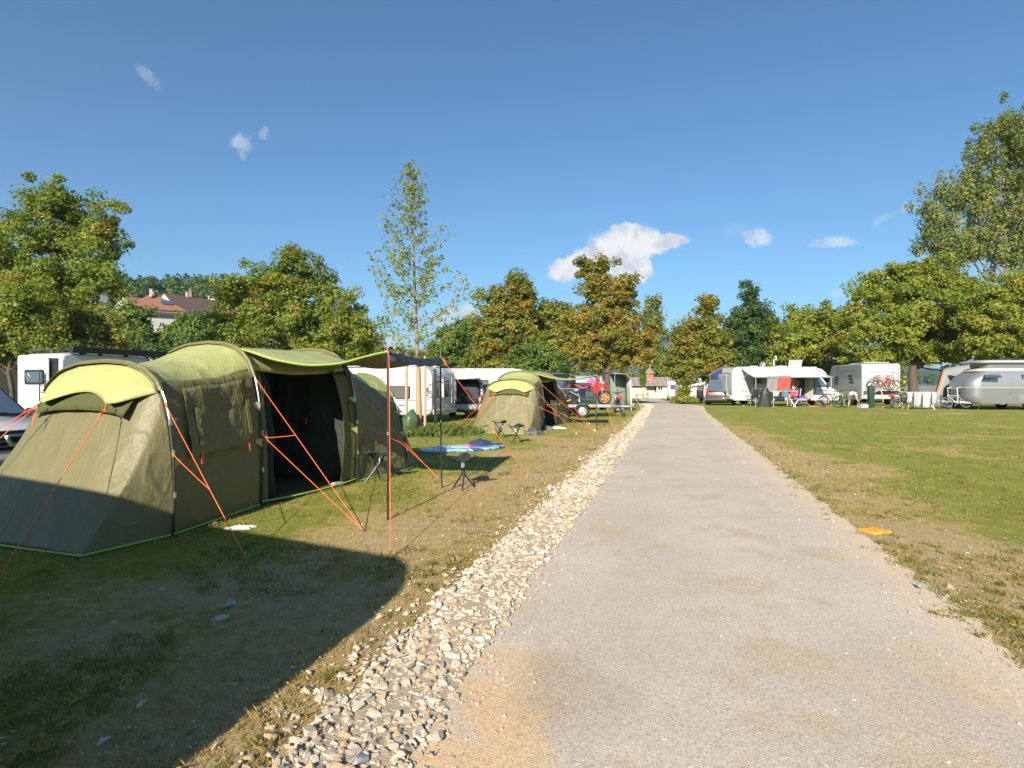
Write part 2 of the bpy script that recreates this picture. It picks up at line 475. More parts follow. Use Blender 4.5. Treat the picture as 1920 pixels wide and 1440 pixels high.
def hill_h(X, Y): return 41 * S(152, 275, Y) * S(-.12, -.40, X / max(Y, 1)) 
rows = []
for j in range(26):
    Y = 66 + 300 * j / 25
    rows.append([(q * Y, Y, gz(Y) + hill_h(q * Y, Y) - (.3 if hill_h(q * Y, Y) < .02 else 0) + .6 * mnoise.noise((q * 20, Y * .05, 2))) for q in [(-1.5 + 1.5 * i / 40) for i in range(41)]])
g = MB(); g.grid(rows)
HILLG = mat('hill_meadow', (.065, .085, .025), .95, var=.4, scale=.15)
tag(g.build('hillside', HILLG, smooth=180), 'green slope carrying the old town behind the tents', kind='structure')

# haze: clear air over the site, blue over kilometres
hz = MB(); hz.box((200, 1950, 136.6), (9600, 4500, 280))
HZ = bpy.data.materials.new('haze'); HZ.use_nodes = True
HZ.node_tree.nodes.clear(); k = NT(HZ.node_tree)
pv = k.n('ShaderNodeVolumePrincipled', inp={'Color': (.62, .78, 1.0, 1), 'Density': 1.7e-4, 'Anisotropy': .2})
k.n('ShaderNodeOutputMaterial', inp={'Volume': pv.outputs[0]})
hzo = tag(hz.build('haze', HZ, smooth=0), kind='stuff')

# ------------------------------------------------------------------ the path
PM = bpy.data.materials.new('gravel_path'); PM.use_nodes = True
k = NT(PM.node_tree); b = PM.node_tree.nodes['Principled BSDF']
co = k.n('ShaderNodeTexCoord').outputs['Object']
vor = k.n('ShaderNodeTexVoronoi', inp={'Vector': co, 'Scale': 190.0})
vor2 = k.n('ShaderNodeTexVoronoi', inp={'Vector': co, 'Scale': 85.0})
grit = k.n('ShaderNodeSeparateColor', inp={0: vor.outputs['Color']})
grit2 = k.n('ShaderNodeSeparateColor', inp={0: vor2.outputs['Color']})
big = k.noise(co, .55, 5, .6); mid = k.noise(co, 2.3, 5, .65)
warpv = k.vm('ADD', co, k.n('ShaderNodeVectorMath', operation='SCALE', inp={0: k.noise(co, 2.2, 4, .65, out=1), 'Scale': .55}).outputs[0])
base = k.mix(k.smooth(big, .3, .7), (.425, .375, .315), (.50, .445, .375))
tanp = k.m('MULTIPLY', k.smooth(k.m('ADD', k.m('MULTIPLY', mid, .6), k.m('MULTIPLY', k.noise(co, .9, 3, .5), .4)), .49, .62), .85)
base = k.mix(tanp, base, (.43, .345, .245))
sand = None
for (sx, sy, rx, ry, st) in ((-.03, 2.75, .26, .62, 1.0), (-.32, 2.35, .40, .40, 1.0), (-.02, 3.38, .2, .2, .7), (1.9, 2.6, .25, .7, .35), (2.35, 3.2, .3, .5, .4)):
    d = k.vm('SUBTRACT', warpv, (sx + .275, sy + .275, .275)); d = k.vm('MULTIPLY', d, (1 / rx, 1 / ry, 0))
    q = k.m('MULTIPLY', k.smooth(k.vm('LENGTH', d), 1.25, .45), st)
    sand = q if sand is None else k.m('MAXIMUM', sand, q)
base = k.mix(k.m('MULTIPLY', sand, .62), base, (.60, .385, .175))
dk = k.vm('SUBTRACT', warpv, (.30 + .275, 2.95 + .275, .275)); dk = k.vm('MULTIPLY', dk, (1 / .28, 1 / .5, 0))
base = k.mix(k.m('MULTIPLY', k.smooth(k.vm('LENGTH', dk), 1.3, .4), .6), base, (.33, .265, .19))
sp = k.n('ShaderNodeSeparateXYZ', inp={0: co})
lane = k.m('SUBTRACT', k.m('MULTIPLY_ADD', sp.outputs[1], -.262, sp.outputs[0]), .45)
trk = k.m('ABSOLUTE', k.m('SUBTRACT', k.m('ABSOLUTE', k.m('ADD', lane, k.m('MULTIPLY', k.m('SUBTRACT', big, .5), .5))), .72))
base = k.mix(k.m('MULTIPLY', k.smooth(k.m('ADD', trk, k.m('MULTIPLY', k.m('SUBTRACT', mid, .5), .5)), .30, .05), .32), base, (.41, .37, .32))
damp = k.smooth(k.noise(k.vm('MULTIPLY', co, (1, .45, 1)), 1.3, 6, .7), .60, .72)
base = k.mix(k.m('MULTIPLY', damp, .5), base, (.37, .315, .25))
er = k.m('SUBTRACT', k.m('MULTIPLY_ADD', sp.outputs[1], -.264, sp.outputs[0]), 2.06)     # from the lawn edge inwards
edge = k.m('MULTIPLY', k.smooth(k.m('ADD', er, k.m('MULTIPLY', k.m('SUBTRACT', mid, .5), .7)), -.55, -.1), .75)
base = k.mix(edge, base, (.58, .46, .32))
sv = k.m('ADD', k.m('MULTIPLY_ADD', grit.outputs[0], .46, .76), k.m('MULTIPLY_ADD', grit2.outputs[0], .26, -.13))
colp = k.n('ShaderNodeVectorMath', operation='SCALE', inp={0: base, 'Scale': sv}).outputs[0]
warm = k.m('MULTIPLY', k.smooth(grit.outputs[1], .86, .9), .5)
colp = k.mix(warm, colp, (.62, .47, .30))
k.link(colp, b.inputs['Base Color']); b.inputs['Roughness'].default_value = .9; b.inputs['Specular IOR Level'].default_value = .2
hh = k.m('ADD', k.m('MULTIPLY', vor.outputs['Distance'], -.8), k.m('MULTIPLY', grit.outputs[2], .4))
k.link(k.n('ShaderNodeBump', inp={'Height': hh, 'Strength': .4, 'Distance': .006}).outputs[0], b.inputs['Normal'])
rows = []
Y = -11.0
while Y < 113:
    a, c_ = pl(Y) - .05, pr(Y)
    c_ += .10 * nz(Y, 3, 1.3) + .055 * nz(Y, 9, 6) + .03 * nz(Y, 4, 19)
    rows.append([(lerp(a, c_, t), Y, gz(Y) + .004 + .010 * math.sin(PI * t)) for t in (0, .1, .3, .5, .7, .9, 1)])
    Y += .07 if Y < 12 else (.2 if Y < 30 else 1)
g = MB(); g.grid(rows)
path = tag(g.build('path', PM, smooth=180), 'pale gravelly asphalt path leading to the campsite building', kind='structure')

# ------------------------------------------------------------------ stone verge
STONES = []
for i, (rgb) in enumerate([(.47, .405, .31), (.54, .48, .395), (.40, .325, .235), (.45, .32, .195), (.37, .34, .30), (.50, .43, .345)]):
    STONES.append(mat('limestone_%d' % i, rgb, .85, var=.22, scale=22, bump=.5, bscale=45, dirt=(.52, .38, .22), dscale=14, damt=.35))
SLATE = mat('slate_pebble', (.24, .25, .27), .7, var=.2, scale=20)
def ico(sub):
    bm = bmesh.new(); bmesh.ops.create_icosphere(bm, subdivisions=sub, radius=1)
    V = np.array([v.co[:] for v in bm.verts]); F = np.array([[v.index for v in f.verts] for f in bm.faces]); bm.free()
    return V, F
IV1, IF1 = ico(2); IV0, IF0 = ico(1)      # 80 and 20 faces
def rock(V, rg):
    """chipped limestone: a ball cut by a few random planes, then stretched"""
    P = V.copy()
    for _ in range(9):
        n_ = rg.normal(size=3); n_ /= np.linalg.norm(n_); d_ = rg.uniform(.28, .62)
        ex = np.clip(P @ n_ - d_, 0, None); P -= ex[:, None] * n_
    P += rg.normal(0, .02, P.shape)
    return P * np.array([1.45, 1.3 * rg.uniform(.6, 1.0), rg.uniform(.5, .95)])
rg = np.random.default_rng(11)
ROCKM = []
for i in range(14):
    P = rock(IV1, rg)
    me = bpy.data.meshes.new('stone'); me.from_pydata(P.tolist(), [], IF1.tolist()); me.materials.append(SLATE if i == 13 else STONES[i % 6])
    ROCKM.append(me)
verge_base = mat('verge_grit', (.42, .33, .225), .95, var=.4, scale=40, bump=.8, bscale=90)
rows = []
Y = 1.2
while Y < 47:
    w_ = strip_w(Y); x1 = pl(Y)
    x0 = x1 - w_ * (.86 + .25 * nz(Y, 2, 1.1) + .15 * nz(Y, 7, 5))
    rows.append([(lerp(x0, x1 + .02, t), Y, gz(Y) + .0075 + .014 * math.sin(PI * t)) for t in (0, .25, .5, .75, 1)])
    Y += .1 if Y < 12 else .5
g = MB(); g.grid(rows)
verge = tag(g.build('stone_verge', verge_base, smooth=180), 'strip of pale broken limestone along the path edge', kind='structure')
def stone_obj(x, y, s, parent, z=None, mesh=None):
    o = bpy.data.objects.new('stone', mesh or rnd.choice(ROCKM[:13])); COL.objects.link(o); o.parent = parent
    o.location = (x, y, s * .28 if z is None else z); o.scale = (s, s, s)
    o.rotation_euler = (rnd.uniform(-.35, .35), rnd.uniform(-.35, .35), rnd.uniform(0, 6.28))
    return o
cand = []
def strip_pt(Y):
    w_ = strip_w(Y)
    t = rg.beta(1.25, 1.35)
    return pl(Y) - w_ * (1.06 * (1 - t)) + .06 + rg.normal(0, .03) - (abs(rg.normal(0, .16)) if rg.random() < .18 else 0)
for _ in range(6600):
    Y = 1.9 + 6.6 * rg.random() ** 1.15
    s = min(.008 + rg.gamma(2.4, .0040), .037)
    cand.append((strip_pt(Y), Y, s))
cand.sort(key=lambda c_: -c_[2] / max(c_[1], 1.9) * (1 if c_[1] > 2.2 else .3))
placed = 0
for (x, Y, s) in cand[:290]:
    stone_obj(x, Y, s, verge, z=.012 + s * rg.uniform(.2, .55))
rest = [(x, y, s) for (x, y, s) in cand[290:]]
def stones_mesh(name, pts, V0, F0, parent, mats_, label=None):
    Vs, Fs, T = [], [], []
    base = [rock(V0, rg) for _ in range(24)]
    pal = np.array([(.47, .405, .31), (.54, .48, .395), (.40, .325, .235), (.45, .32, .195), (.37, .34, .30), (.50, .43, .345)])
    o_ = 0
    for (x, y, s) in pts:
        P = base[rg.integers(24)]
        a = rg.uniform(0, 6.28); ca, sa = math.cos(a), math.sin(a)
        tl = rg.uniform(-.4, .4)
        Q = P @ np.array([[ca, sa, 0], [-sa, ca, 0], [0, 0, 1]]) @ np.array([[1, 0, 0], [0, math.cos(tl), math.sin(tl)], [0, -math.sin(tl), math.cos(tl)]])
        Vs.append(Q * s + (x, y, gz(y) + .008 + s * rg.uniform(.15, .5))); Fs.append(F0 + o_); o_ += len(V0)
        T.append(np.repeat((pal[rg.integers(6)] * rg.uniform(.8, 1.12))[None], len(V0), 0))
    return tag(quick_mesh(name, np.concatenate(Vs), np.concatenate(Fs), mats_, parent, np.concatenate(T)), kind='stuff')
TS = bpy.data.materials.new('loose_limestone'); TS.use_nodes = True
k = NT(TS.node_tree); b = TS.node_tree.nodes['Principled BSDF']
tv = k.n('ShaderNodeVertexColor', layer_name='tint').outputs[0]
co = k.n('ShaderNodeTexCoord').outputs['Object']
k.link(k.mix(k.m('MULTIPLY', k.smooth(k.noise(co, 16, 4, .6), .5, .7), .4), tv, (.55, .40, .22)), b.inputs['Base Color']); b.inputs['Roughness'].default_value = .9
stones_mesh('rubble', rest[:2600], IV1, IF1, verge, TS)
stones_mesh('rubble', rest[2600:], IV0, IF0, verge, TS)
far_pts = []
for _ in range(9000):
    Y = 8.2 + 38 * rg.random() ** 1.5
    far_pts.append((strip_pt(Y), Y, .011 + rg.gamma(2.5, .0045)))
stones_mesh('rubble', far_pts, IV0, IF0, verge, TS)
# grit strewn over path edges and lawn
pts = []
for _ in range(2600):
    Y = 2.0 + 14 * rg.random() ** 1.6
    side = rg.random()
    if side < .32: x = pl(Y) + abs(rg.normal(0, .16)) - .05
    elif side < .62: x = pl(Y) - strip_w(Y) - abs(rg.normal(0, .55))
    elif side < .86: x = pr(Y) + rg.normal(.25, .55)
    else: x = rg.uniform(pl(Y), pr(Y))
    pts.append((x, Y, rg.uniform(.004, .0125) * (1 + Y * .02)))
stones_mesh('pebbles', pts, IV0, IF0, lawn, TS)
# single stones lying on the turf
for (px, py, s) in ((575, 1297, .045), (607, 1312, .06), (425, 1139, .085), (410, 1160, .05), (712, 1153, .03), (745, 1170, .036), (553, 1105, .04), (860, 1008, .035), (866, 1008, .024), (843, 1014, .02),
                    (525, 1335, .035), (540, 1090, .028), (675, 1100, .03), (735, 1090, .025), (1383, 1106 if 0 else 1105, .01),
                    (440, 1283, .03), (520, 1278, .034), (262, 1325, .03), (160, 1272, .025), (335, 1238, .025), (548, 1180, .02), (618, 1155, .022), (470, 1195, .02), (300, 1105, .024),
                    (405, 1060, .032), (1892, 1076, .03), (1905, 1130, .025), (1858, 1068, .022), (1756, 1080, .018), (1698, 1060, .015), (660, 1200, .02), (1885, 1010, .02), (1692, 1085, .016), (212, 1168, .02), (90, 1230, .022), (190, 1395, .03), (120, 1360, .02)):
    p = gd(px, py)
    o = stone_obj(p.x, p.y, s, lawn, mesh=ROCKM[rnd.randrange(6)])
    if py < 1290: o.scale = (s, s, s * .45); o.rotation_euler = (0, 0, o.rotation_euler[2]); o.location.z = s * .12
for (px, py, s) in ((1725, 1106, .035), (676, 1440, .05)):
    p = gd(px, py); stone_obj(p.x, p.y, s, path if px > 1000 else verge, z=.03, mesh=ROCKM[13])
p = gd(1782, 1104); stone_obj(p.x, p.y, .045, lawn, mesh=ROCKM[3])

# ------------------------------------------------------------------ grass blades
def blades(name, n, ymin, ymax, hgt, wid, seed, accept, parent=None, mats_=GB, power=1.0):
    r_ = np.random.default_rng(seed)
    Y = ymin * (ymax / ymin) ** (r_.random(n) ** power)
    X = r_.uniform(-.92, .92, n) * Y
    keep = np.array([accept(x, y) for x, y in zip(X, Y)])
    X, Y = X[keep], Y[keep]; n = len(X)
    a = r_.uniform(0, 2 * PI, n); H = hgt * r_.gamma(5, .2, n); w_ = wid * r_.uniform(.6, 1.3, n)
    sc = 1 + np.clip(Y - 4, 0, 20) * .05
    H = H * sc; w_ = w_ * sc
    lean = r_.normal(0, .6, (n, 2)) * H[:, None]
    B = np.stack([X, Y, np.zeros(n)], 1)
    dx = np.stack([np.cos(a), np.sin(a), np.zeros(n)], 1) * w_[:, None]
    top = B + np.concatenate([lean, H[:, None]], 1)
    mid = B + np.concatenate([lean * .38, H[:, None] * .62], 1)
    V = np.stack([B - dx, B + dx, mid + dx * .8, top], 1).reshape(-1, 3)
    F = np.arange(4 * n).reshape(-1, 4)
    t = r_.uniform(.8, 1.25, n)
    tint = np.stack([t * r_.uniform(.92, 1.1, n), t, t * r_.uniform(.8, 1.1, n)], 1)
    return tag(quick_mesh(name, V, F, mats_, parent, np.repeat(tint, 4, 0)), kind='stuff')
def turf_ok(x, y):
    e = x - pl(y)
    if -strip_w(y) * .9 < e and x < pr(y) - .02:
        return (e < 0 and nz(x, y, 3, 5) > .35 and rnd.random() < .25)
    d = min(abs(e + strip_w(y)), abs(x - pr(y)))
    thin = nz(x, y, .8, 1) + .6 * nz(x, y, 3.1, 8)
    p = .62 + .75 * thin + .25 * min(d, 2) / 2
    return rnd.random() < p
blades('grass', 230000, 1.7, 9, .0135, .0013, 3, turf_ok)
blades('grass', 100000, 8, 30, .017, .003, 4, turf_ok)

def tufts(name, n, seed, label):
    r_ = np.random.default_rng(seed); P_, H_, T_ = [], [], []
    c_ = 0
    while c_ < n:
        Y = 2.2 * (22 / 2.2) ** r_.random()
        u = r_.random()
        if u < .03: X = pl(Y) - strip_w(Y) * r_.uniform(.7, 1.3) - abs(r_.normal(0, .25))
        elif u < .07: X = pr(Y) + r_.normal(.12, .16)
        else:
            X = r_.uniform(-.9, .9) * Y
            if pl(Y) - strip_w(Y) < X < pr(Y) or nz(X, Y, .9, 3) < -.05: continue
        c_ += 1
        m_ = r_.integers(8, 22); sp_ = r_.uniform(.015, .05) * (1 + Y * .03)
        hh_ = r_.uniform(.018, .05)
        P_.append(np.stack([X + r_.normal(0, sp_, m_), Y + r_.normal(0, sp_, m_), np.zeros(m_)], 1)); H_.append(hh_ * r_.uniform(.5, 1.2, m_))
        g_ = r_.random() < .45
        T_.append((np.array((.15, .175, .032)) if g_ else np.array((.30, .24, .08))) * r_.uniform(.75, 1.25, (m_, 1)))
    B = np.concatenate(P_); H = np.concatenate(H_); T = np.concatenate(T_); n_ = len(B)
    a = r_.uniform(0, 6.28, n_); dx = np.stack([np.cos(a), np.sin(a), 0 * a], 1) * (.0018 * (1 + B[:, 1:2] * .08))
    ln = r_.normal(0, .55, (n_, 2)) * H[:, None]; top = B + np.concatenate([ln, H[:, None]], 1); mid_ = B + np.concatenate([ln * .3, H[:, None] * .6], 1)
    V = np.stack([B - dx, B + dx, mid_ + dx * .7, top], 1).reshape(-1, 3)
    TUFT.append((name, V, np.repeat(T, 4, 0), label))
TUFT = []
tufts('grass_tufts', 3200, 12, 'small green and straw tufts standing up from the turf and path edges')
# ================================================================== TREES
def leaf_mat():
    m_ = bpy.data.materials.new('leaves'); m_.use_nodes = True
    t = m_.node_tree; k = NT(t); b = t.nodes['Principled BSDF']; out = t.nodes['Material Output']
    c = k.n('ShaderNodeVertexColor', layer_name='tint').outputs[0]
    k.link(c, b.inputs['Base Color']); b.inputs['Roughness'].default_value = .55; b.inputs['Specular IOR Level'].default_value = .3
    tr = k.n('ShaderNodeBsdfTranslucent', inp={'Color': k.vm('MULTIPLY', c, (1.5, 1.5, .9))})
    k.link(k.n('ShaderNodeMixShader', inp={0: .42, 1: b.outputs[0], 2: tr.outputs[0]}).outputs[0], out.inputs[0])
    return m_
LEAF = leaf_mat()
for n_, V_, T_, l_ in TUFT: tag(quick_mesh(n_, V_, np.arange(len(V_)).reshape(-1, 4), LEAF, None, T_), l_, kind='stuff')
PAL = {
 'maple': [((0.187, 0.241, 0.036), 4), ((0.133, 0.197, 0.032), 4), ((0.293, 0.294, 0.044), 2), ((0.339, 0.232, 0.052), .5)],
 'green': [((0.097, 0.170, 0.036), 4), ((0.152, 0.223, 0.042), 3), ((0.215, 0.259, 0.052), 1)],
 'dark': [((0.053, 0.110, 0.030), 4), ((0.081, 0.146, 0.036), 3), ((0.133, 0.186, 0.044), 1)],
 'chestnut': [((0.217, 0.224, 0.035), 3), ((0.275, 0.224, 0.040), 2.2), ((0.134, 0.184, 0.030), 3.2), ((0.328, 0.205, 0.041), .8)],
 'rust': [((0.289, 0.237, 0.040), 3.6), ((0.339, 0.199, 0.033), 1.2), ((0.224, 0.221, 0.035), 3), ((0.139, 0.171, 0.031), 1.8)],
 'yellow': [((0.230, 0.271, 0.035), 4), ((0.299, 0.299, 0.042), 2.2), ((0.167, 0.223, 0.032), 3.4), ((0.348, 0.236, 0.046), .4)],
 'poplar': [((0.179, 0.223, 0.059), 4), ((0.125, 0.178, 0.052), 3), ((0.267, 0.276, 0.081), 2), ((0.339, 0.286, 0.089), .6)],
 'olive': [((0.215, 0.223, 0.044), 4), ((0.152, 0.186, 0.037), 3), ((0.285, 0.268, 0.059), 2)],
}
def leafy(name, parent, centers, rad, per, leaf, pal, seed, flat=.7, out_from=None, size_var=.5, up=.5):
    """leaf faces in clumps round the given centres"""
    r_ = np.random.default_rng(seed)
    C = np.asarray(centers, float); n = len(C)
    cols = np.array([p[0] for p in PAL[pal]]); wts = np.array([p[1] for p in PAL[pal]], float); wts /= wts.sum()
    rad = np.broadcast_to(np.asarray(rad, float), (n,))
    idx = np.repeat(np.arange(n), per); N = len(idx)
    d = r_.normal(size=(N, 3)); d /= np.linalg.norm(d, axis=1)[:, None]
    rr = rad[idx] * r_.random(N) ** .45
    off = d * rr[:, None]; off[:, 2] *= flat
    P = C[idx] + off
    cen = C.mean(0) if out_from is None else np.asarray(out_from)
    nrm = r_.normal(size=(N, 3)) * .75 + d * .55 + np.array([0, 0, up])
    o2 = P - cen; o2 /= np.linalg.norm(o2, axis=1)[:, None] + 1e-6
    nrm += o2 * .55
    nrm /= np.linalg.norm(nrm, axis=1)[:, None]
    a = np.cross(nrm, r_.normal(size=(N, 3))); a /= np.linalg.norm(a, axis=1)[:, None] + 1e-9
    b_ = np.cross(nrm, a)
    L = leaf * (1 + size_var * r_.normal(0, .45, N)).clip(.4, 2); Wd = L * r_.uniform(.55, .8, N)
    V = np.stack([P - a * L[:, None] * .5, P + b_ * Wd[:, None] * .5 - nrm * (L * .08)[:, None], P + a * L[:, None] * .5, P - b_ * Wd[:, None] * .5 - nrm * (L * .08)[:, None]], 1).reshape(-1, 3)
    F = np.arange(4 * N).reshape(-1, 4)
    cc = cols[r_.choice(len(cols), n, p=wts)]; lc = cols[r_.choice(len(cols), N, p=wts)]
    t = cc[idx] * .62 + lc * .38
    t = t * r_.uniform(.75, 1.25, (N, 1)) * r_.uniform(.85, 1.15, n)[idx][:, None]
    return quick_mesh(name, V, F, LEAF, parent, np.repeat(t, 4, 0))

def crown_points(blobs, n, seed, shell=.55, rough=.22):
    """clump centres spread through a set of ellipsoids (x,y,z,rx,ry,rz), mostly near their skins"""
    r_ = np.random.default_rng(seed)
    B = np.array(blobs, float)
    wt = (B[:, 3] * B[:, 4] * B[:, 5]) ** .72; wt /= wt.sum()
    k_ = r_.choice(len(B), n, p=wt)
    d = r_.normal(size=(n, 3)); d /= np.linalg.norm(d, axis=1)[:, None]
    f = (shell + (1 - shell) * r_.random(n)) * (1 + rough * r_.normal(0, .75, n).clip(-1.6, 2.1))
    spr = r_.random(n) < .07; f = np.where(spr, r_.uniform(1.12, 1.42, n), f)
    return B[k_, :3] + d * f[:, None] * B[k_, 3:6]

def tree(name, label, loc, blobs, pal, seed, clumps=220, crad=.55, per=60, leaf=.2, trunk=(.22, .05), bark=None, bole=None, limbs=22, cat='tree', group=None, shell=.5, rough=.27, flat=.75, lean=(0, 0), follow=.72):
    t = thing(name, label, cat, loc, 0, group)
    pts = crown_points(blobs, clumps, seed, shell, rough)
    pts[:, 2] = np.maximum(pts[:, 2], .25)
    topz = max(b_[2] + b_[5] * .5 for b_ in blobs) * .88
    c0 = np.average([b_[:3] for b_ in blobs], axis=0)
    leafy('crown', t, pts, np.random.default_rng(seed + 5).uniform(.6, 1.35, len(pts)) * crad * 1.05, int(per * 1.75), leaf * .88, pal, seed + 1, flat=flat, out_from=c0)
    rr = random.Random(seed)
    m_ = MB(); n_ = 9
    spine = []
    for i in range(n_):
        f = i / (n_ - 1)
        spine.append((lerp(0, c0[0] * follow + lean[0], f) + (rr.uniform(-.12, .12) if 0 < i else 0), lerp(0, c0[1] * follow + lean[1], f) + (rr.uniform(-.12, .12) if i else 0), topz * f))
    rads = [max(lerp(trunk[0], trunk[1], (i / (n_ - 1)) ** .8), .02) * (1.35 if i == 0 else 1) for i in range(n_)]
    m_.tube(spine, rads, 9)
    m_.build('trunk', bark or BARK, t, smooth=60)
    lm = MB()
    for p in rr.sample(list(pts), min(limbs, len(pts))):
        f = min(max((p[2] * .62) / topz, .12 if bole is None else bole / topz), .93)
        i = f * (n_ - 1); a, fr = int(i), i - int(i)
        s0 = Vector(spine[a]).lerp(Vector(spine[min(a + 1, n_ - 1)]), fr)
        e = Vector(p); r0 = lerp(trunk[0], trunk[1], f) * .36
        md = s0.lerp(e, .5) + Vector((rr.uniform(-.2, .2), rr.uniform(-.2, .2), -.04 * (e - s0).length))
        lm.tube([s0, s0.lerp(md, .55) + Vector((0, 0, .05)), md, md.lerp(e, .55), e], [r0, r0 * .8, r0 * .6, r0 * .38, .012], 6)
    tag(lm.build('limbs', bark or BARK, t, smooth=60), kind='stuff')
    return t
def B_(Y, base, *els):
    """crown ellipsoids from photograph pixels (cx, cy, rx, ry[, depth offset, ry_scale]) at depth Y, in the tree's own space"""
    out = []
    for e in els:
        cx, cy, rx, ry = e[:4]; dy = e[4] if len(e) > 4 else 0
        p = at(cx, cy, Y + dy); k_ = Y / FPX
        out.append((p.x - base.x, dy, p.z - base.z, rx * 1.1 * k_, (rx * .9) * k_, ry * k_))
    return out
def gb(px, Y, z=None): v = at(px, HOR, Y); return Vector((v.x, Y, gz(Y) if z is None else z))

# --- big maple over the white vans
b0 = gb(95, 32)
tree('maple_tree', 'tall broad maple standing behind the white camper van, dark trunk showing', b0, B_(32, b0,
     (85, 378, 52, 34), (140, 395, 44, 36, 1), (200, 400, 26, 42, -.5), (50, 430, 60, 40), (120, 455, 70, 40, 1), (185, 470, 46, 44), (20, 480, 60, 55), (95, 520, 80, 44), (180, 530, 48, 34, -.5),
     (45, 570, 70, 40, -1), (-50, 470, 60, 80), (205, 430, 18, 20), (130, 575, 60, 35, 1)), 'maple', 21, clumps=520, crad=.52, per=64, leaf=.19, trunk=(.36, .06), limbs=46, shell=.35, bole=2.5)
b0 = gb(20, 27)
tree('maple_tree', 'low green tree filling the gap behind the white vans, under the tall maple', b0, B_(27, b0,
     (40, 590, 60, 42), (0, 640, 70, 45), (70, 640, 46, 40), (-70, 610, 60, 70), (110, 650, 40, 34), (30, 545, 55, 36)), 'maple', 22, clumps=260, crad=.42, per=55, leaf=.17, trunk=(.14, .03), limbs=16)
b0 = gb(165, 30)
tree('bushy_tree', 'round dusty green bushy tree right above the black roof awning box of the camper van', b0, B_(30, b0,
     (150, 600, 40, 28), (185, 618, 36, 30), (135, 635, 42, 28), (190, 650, 40, 24), (160, 665, 50, 26)), 'olive', 23, clumps=210, crad=.38, per=60, leaf=.16, trunk=(.14, .03), limbs=14)
b0 = gb(252, 62)
tree('bushy_tree', 'bright green round tree below the hipped red roof', b0, B_(62, b0, (248, 592, 26, 22), (235, 618, 24, 24), (264, 618, 14, 20), (255, 640, 36, 24)), 'green', 24, clumps=150, crad=.75, per=45, leaf=.36, trunk=(.2, .05), limbs=10)
b0 = gb(345, 64)
tree('bushy_tree', 'dense mid green tree in front of the row of dark roofed houses', b0, B_(64, b0, (333, 622, 24, 20), (358, 612, 26, 20), (375, 630, 30, 22), (340, 645, 50, 24), (398, 640, 26, 24)), 'green', 25, clumps=190, crad=.8, per=45, leaf=.36, trunk=(.2, .05), limbs=10)
# --- big maple behind the first tent's awning
b0 = gb(560, 40)
tree('maple_tree', 'wide full maple rising behind the first tent between town and young staked tree', b0, B_(40, b0,
     (555, 510, 50, 36), (600, 520, 34, 40, 1), (500, 540, 55, 44), (455, 560, 44, 40), (565, 570, 70, 50), (630, 575, 50, 44), (660, 620, 52, 40), (500, 620, 80, 50), (590, 640, 70, 44), (425, 610, 36, 36, 1), (440, 655, 50, 40), (690, 650, 28, 26), (640, 660, 60, 40), (540, 480, 20, 14)), 'maple', 26, clumps=560, crad=.6, per=62, leaf=.22, trunk=(.36, .06), limbs=40, shell=.4)
# --- central group
b0 = gb(860, 58)
tree('ash_tree', 'dark green tree half hidden behind the young staked tree', b0, B_(58, b0, (868, 620, 30, 32), (850, 655, 34, 36), (890, 650, 26, 40), (820, 668, 22, 20)), 'green', 27, clumps=170, crad=.65, per=50, leaf=.3, trunk=(.2, .04), limbs=14)
b0 = gb(705, 60)
tree('willow_tree', 'small pale green tree seen above the awning of the first tent', b0, B_(60, b0, (712, 655, 16, 24), (745, 668, 24, 18), (780, 672, 24, 16), (812, 672, 20, 16)), 'olive', 28, clumps=80, crad=.6, per=40, leaf=.25, trunk=(.12, .03), limbs=8)
b0 = gb(950, 50)
tree('chestnut_tree', 'tall browning chestnut tree directly behind the second tent', b0, B_(50, b0,
     (965, 535, 26, 24), (940, 560, 40, 34), (985, 560, 26, 36), (930, 610, 44, 40), (980, 620, 36, 44), (915, 665, 40, 34), (960, 670, 48, 36), (890, 690, 30, 22)), 'chestnut', 29, clumps=330, crad=.62, per=58, leaf=.27, trunk=(.3, .05), limbs=24, shell=.4)
b0 = gb(1040, 53)
tree('chestnut_tree', 'dull olive green tree between the two browning chestnuts', b0, B_(53, b0, (1035, 590, 36, 30), (1062, 610, 34, 40), (1020, 630, 40, 36), (1050, 660, 50, 34)), 'olive', 30, clumps=200, crad=.65, per=52, leaf=.28, trunk=(.26, .05), limbs=14)
b0 = gb(1000, 41)
tree('bushy_tree', 'fresh green round bush tree just above the second tent roof', b0, B_(41, b0, (990, 665, 34, 24), (1020, 672, 30, 22), (975, 688, 30, 20), (1040, 690, 34, 20), (1000, 700, 50, 16)), 'green', 31, clumps=180, crad=.42, per=50, leaf=.2, trunk=(.14, .03), limbs=10)
b0 = gb(1139, 46)
tree('chestnut_tree', 'rust coloured chestnut tree with dark trunk rising behind the motorcycle trailer', b0, B_(46, b0,
     (1110, 505, 28, 22), (1140, 490, 16, 12), (1150, 545, 42, 30), (1110, 540, 22, 30), (1125, 590, 48, 36), (1165, 585, 30, 34), (1095, 615, 32, 34), (1150, 635, 60, 34), (1195, 630, 30, 26), (1105, 665, 40, 26), (1180, 668, 40, 22), (1205, 655, 24, 20)), 'rust', 32, clumps=400, crad=.55, per=60, leaf=.25, trunk=(.40, .06), limbs=34, shell=.45, bole=2.6)
b0 = gb(1222, 130)
tree('poplar_tree', 'slender columnar poplar beside the campsite building gap', b0, B_(130, b0, (1222, 578, 12, 22), (1222, 605, 18, 28), (1223, 640, 20, 34), (1222, 675, 22, 32)), 'poplar', 33, clumps=190, crad=1.1, per=40, leaf=.55, trunk=(.35, .05), limbs=8, flat=1.6)
b0 = gb(1178, 126)
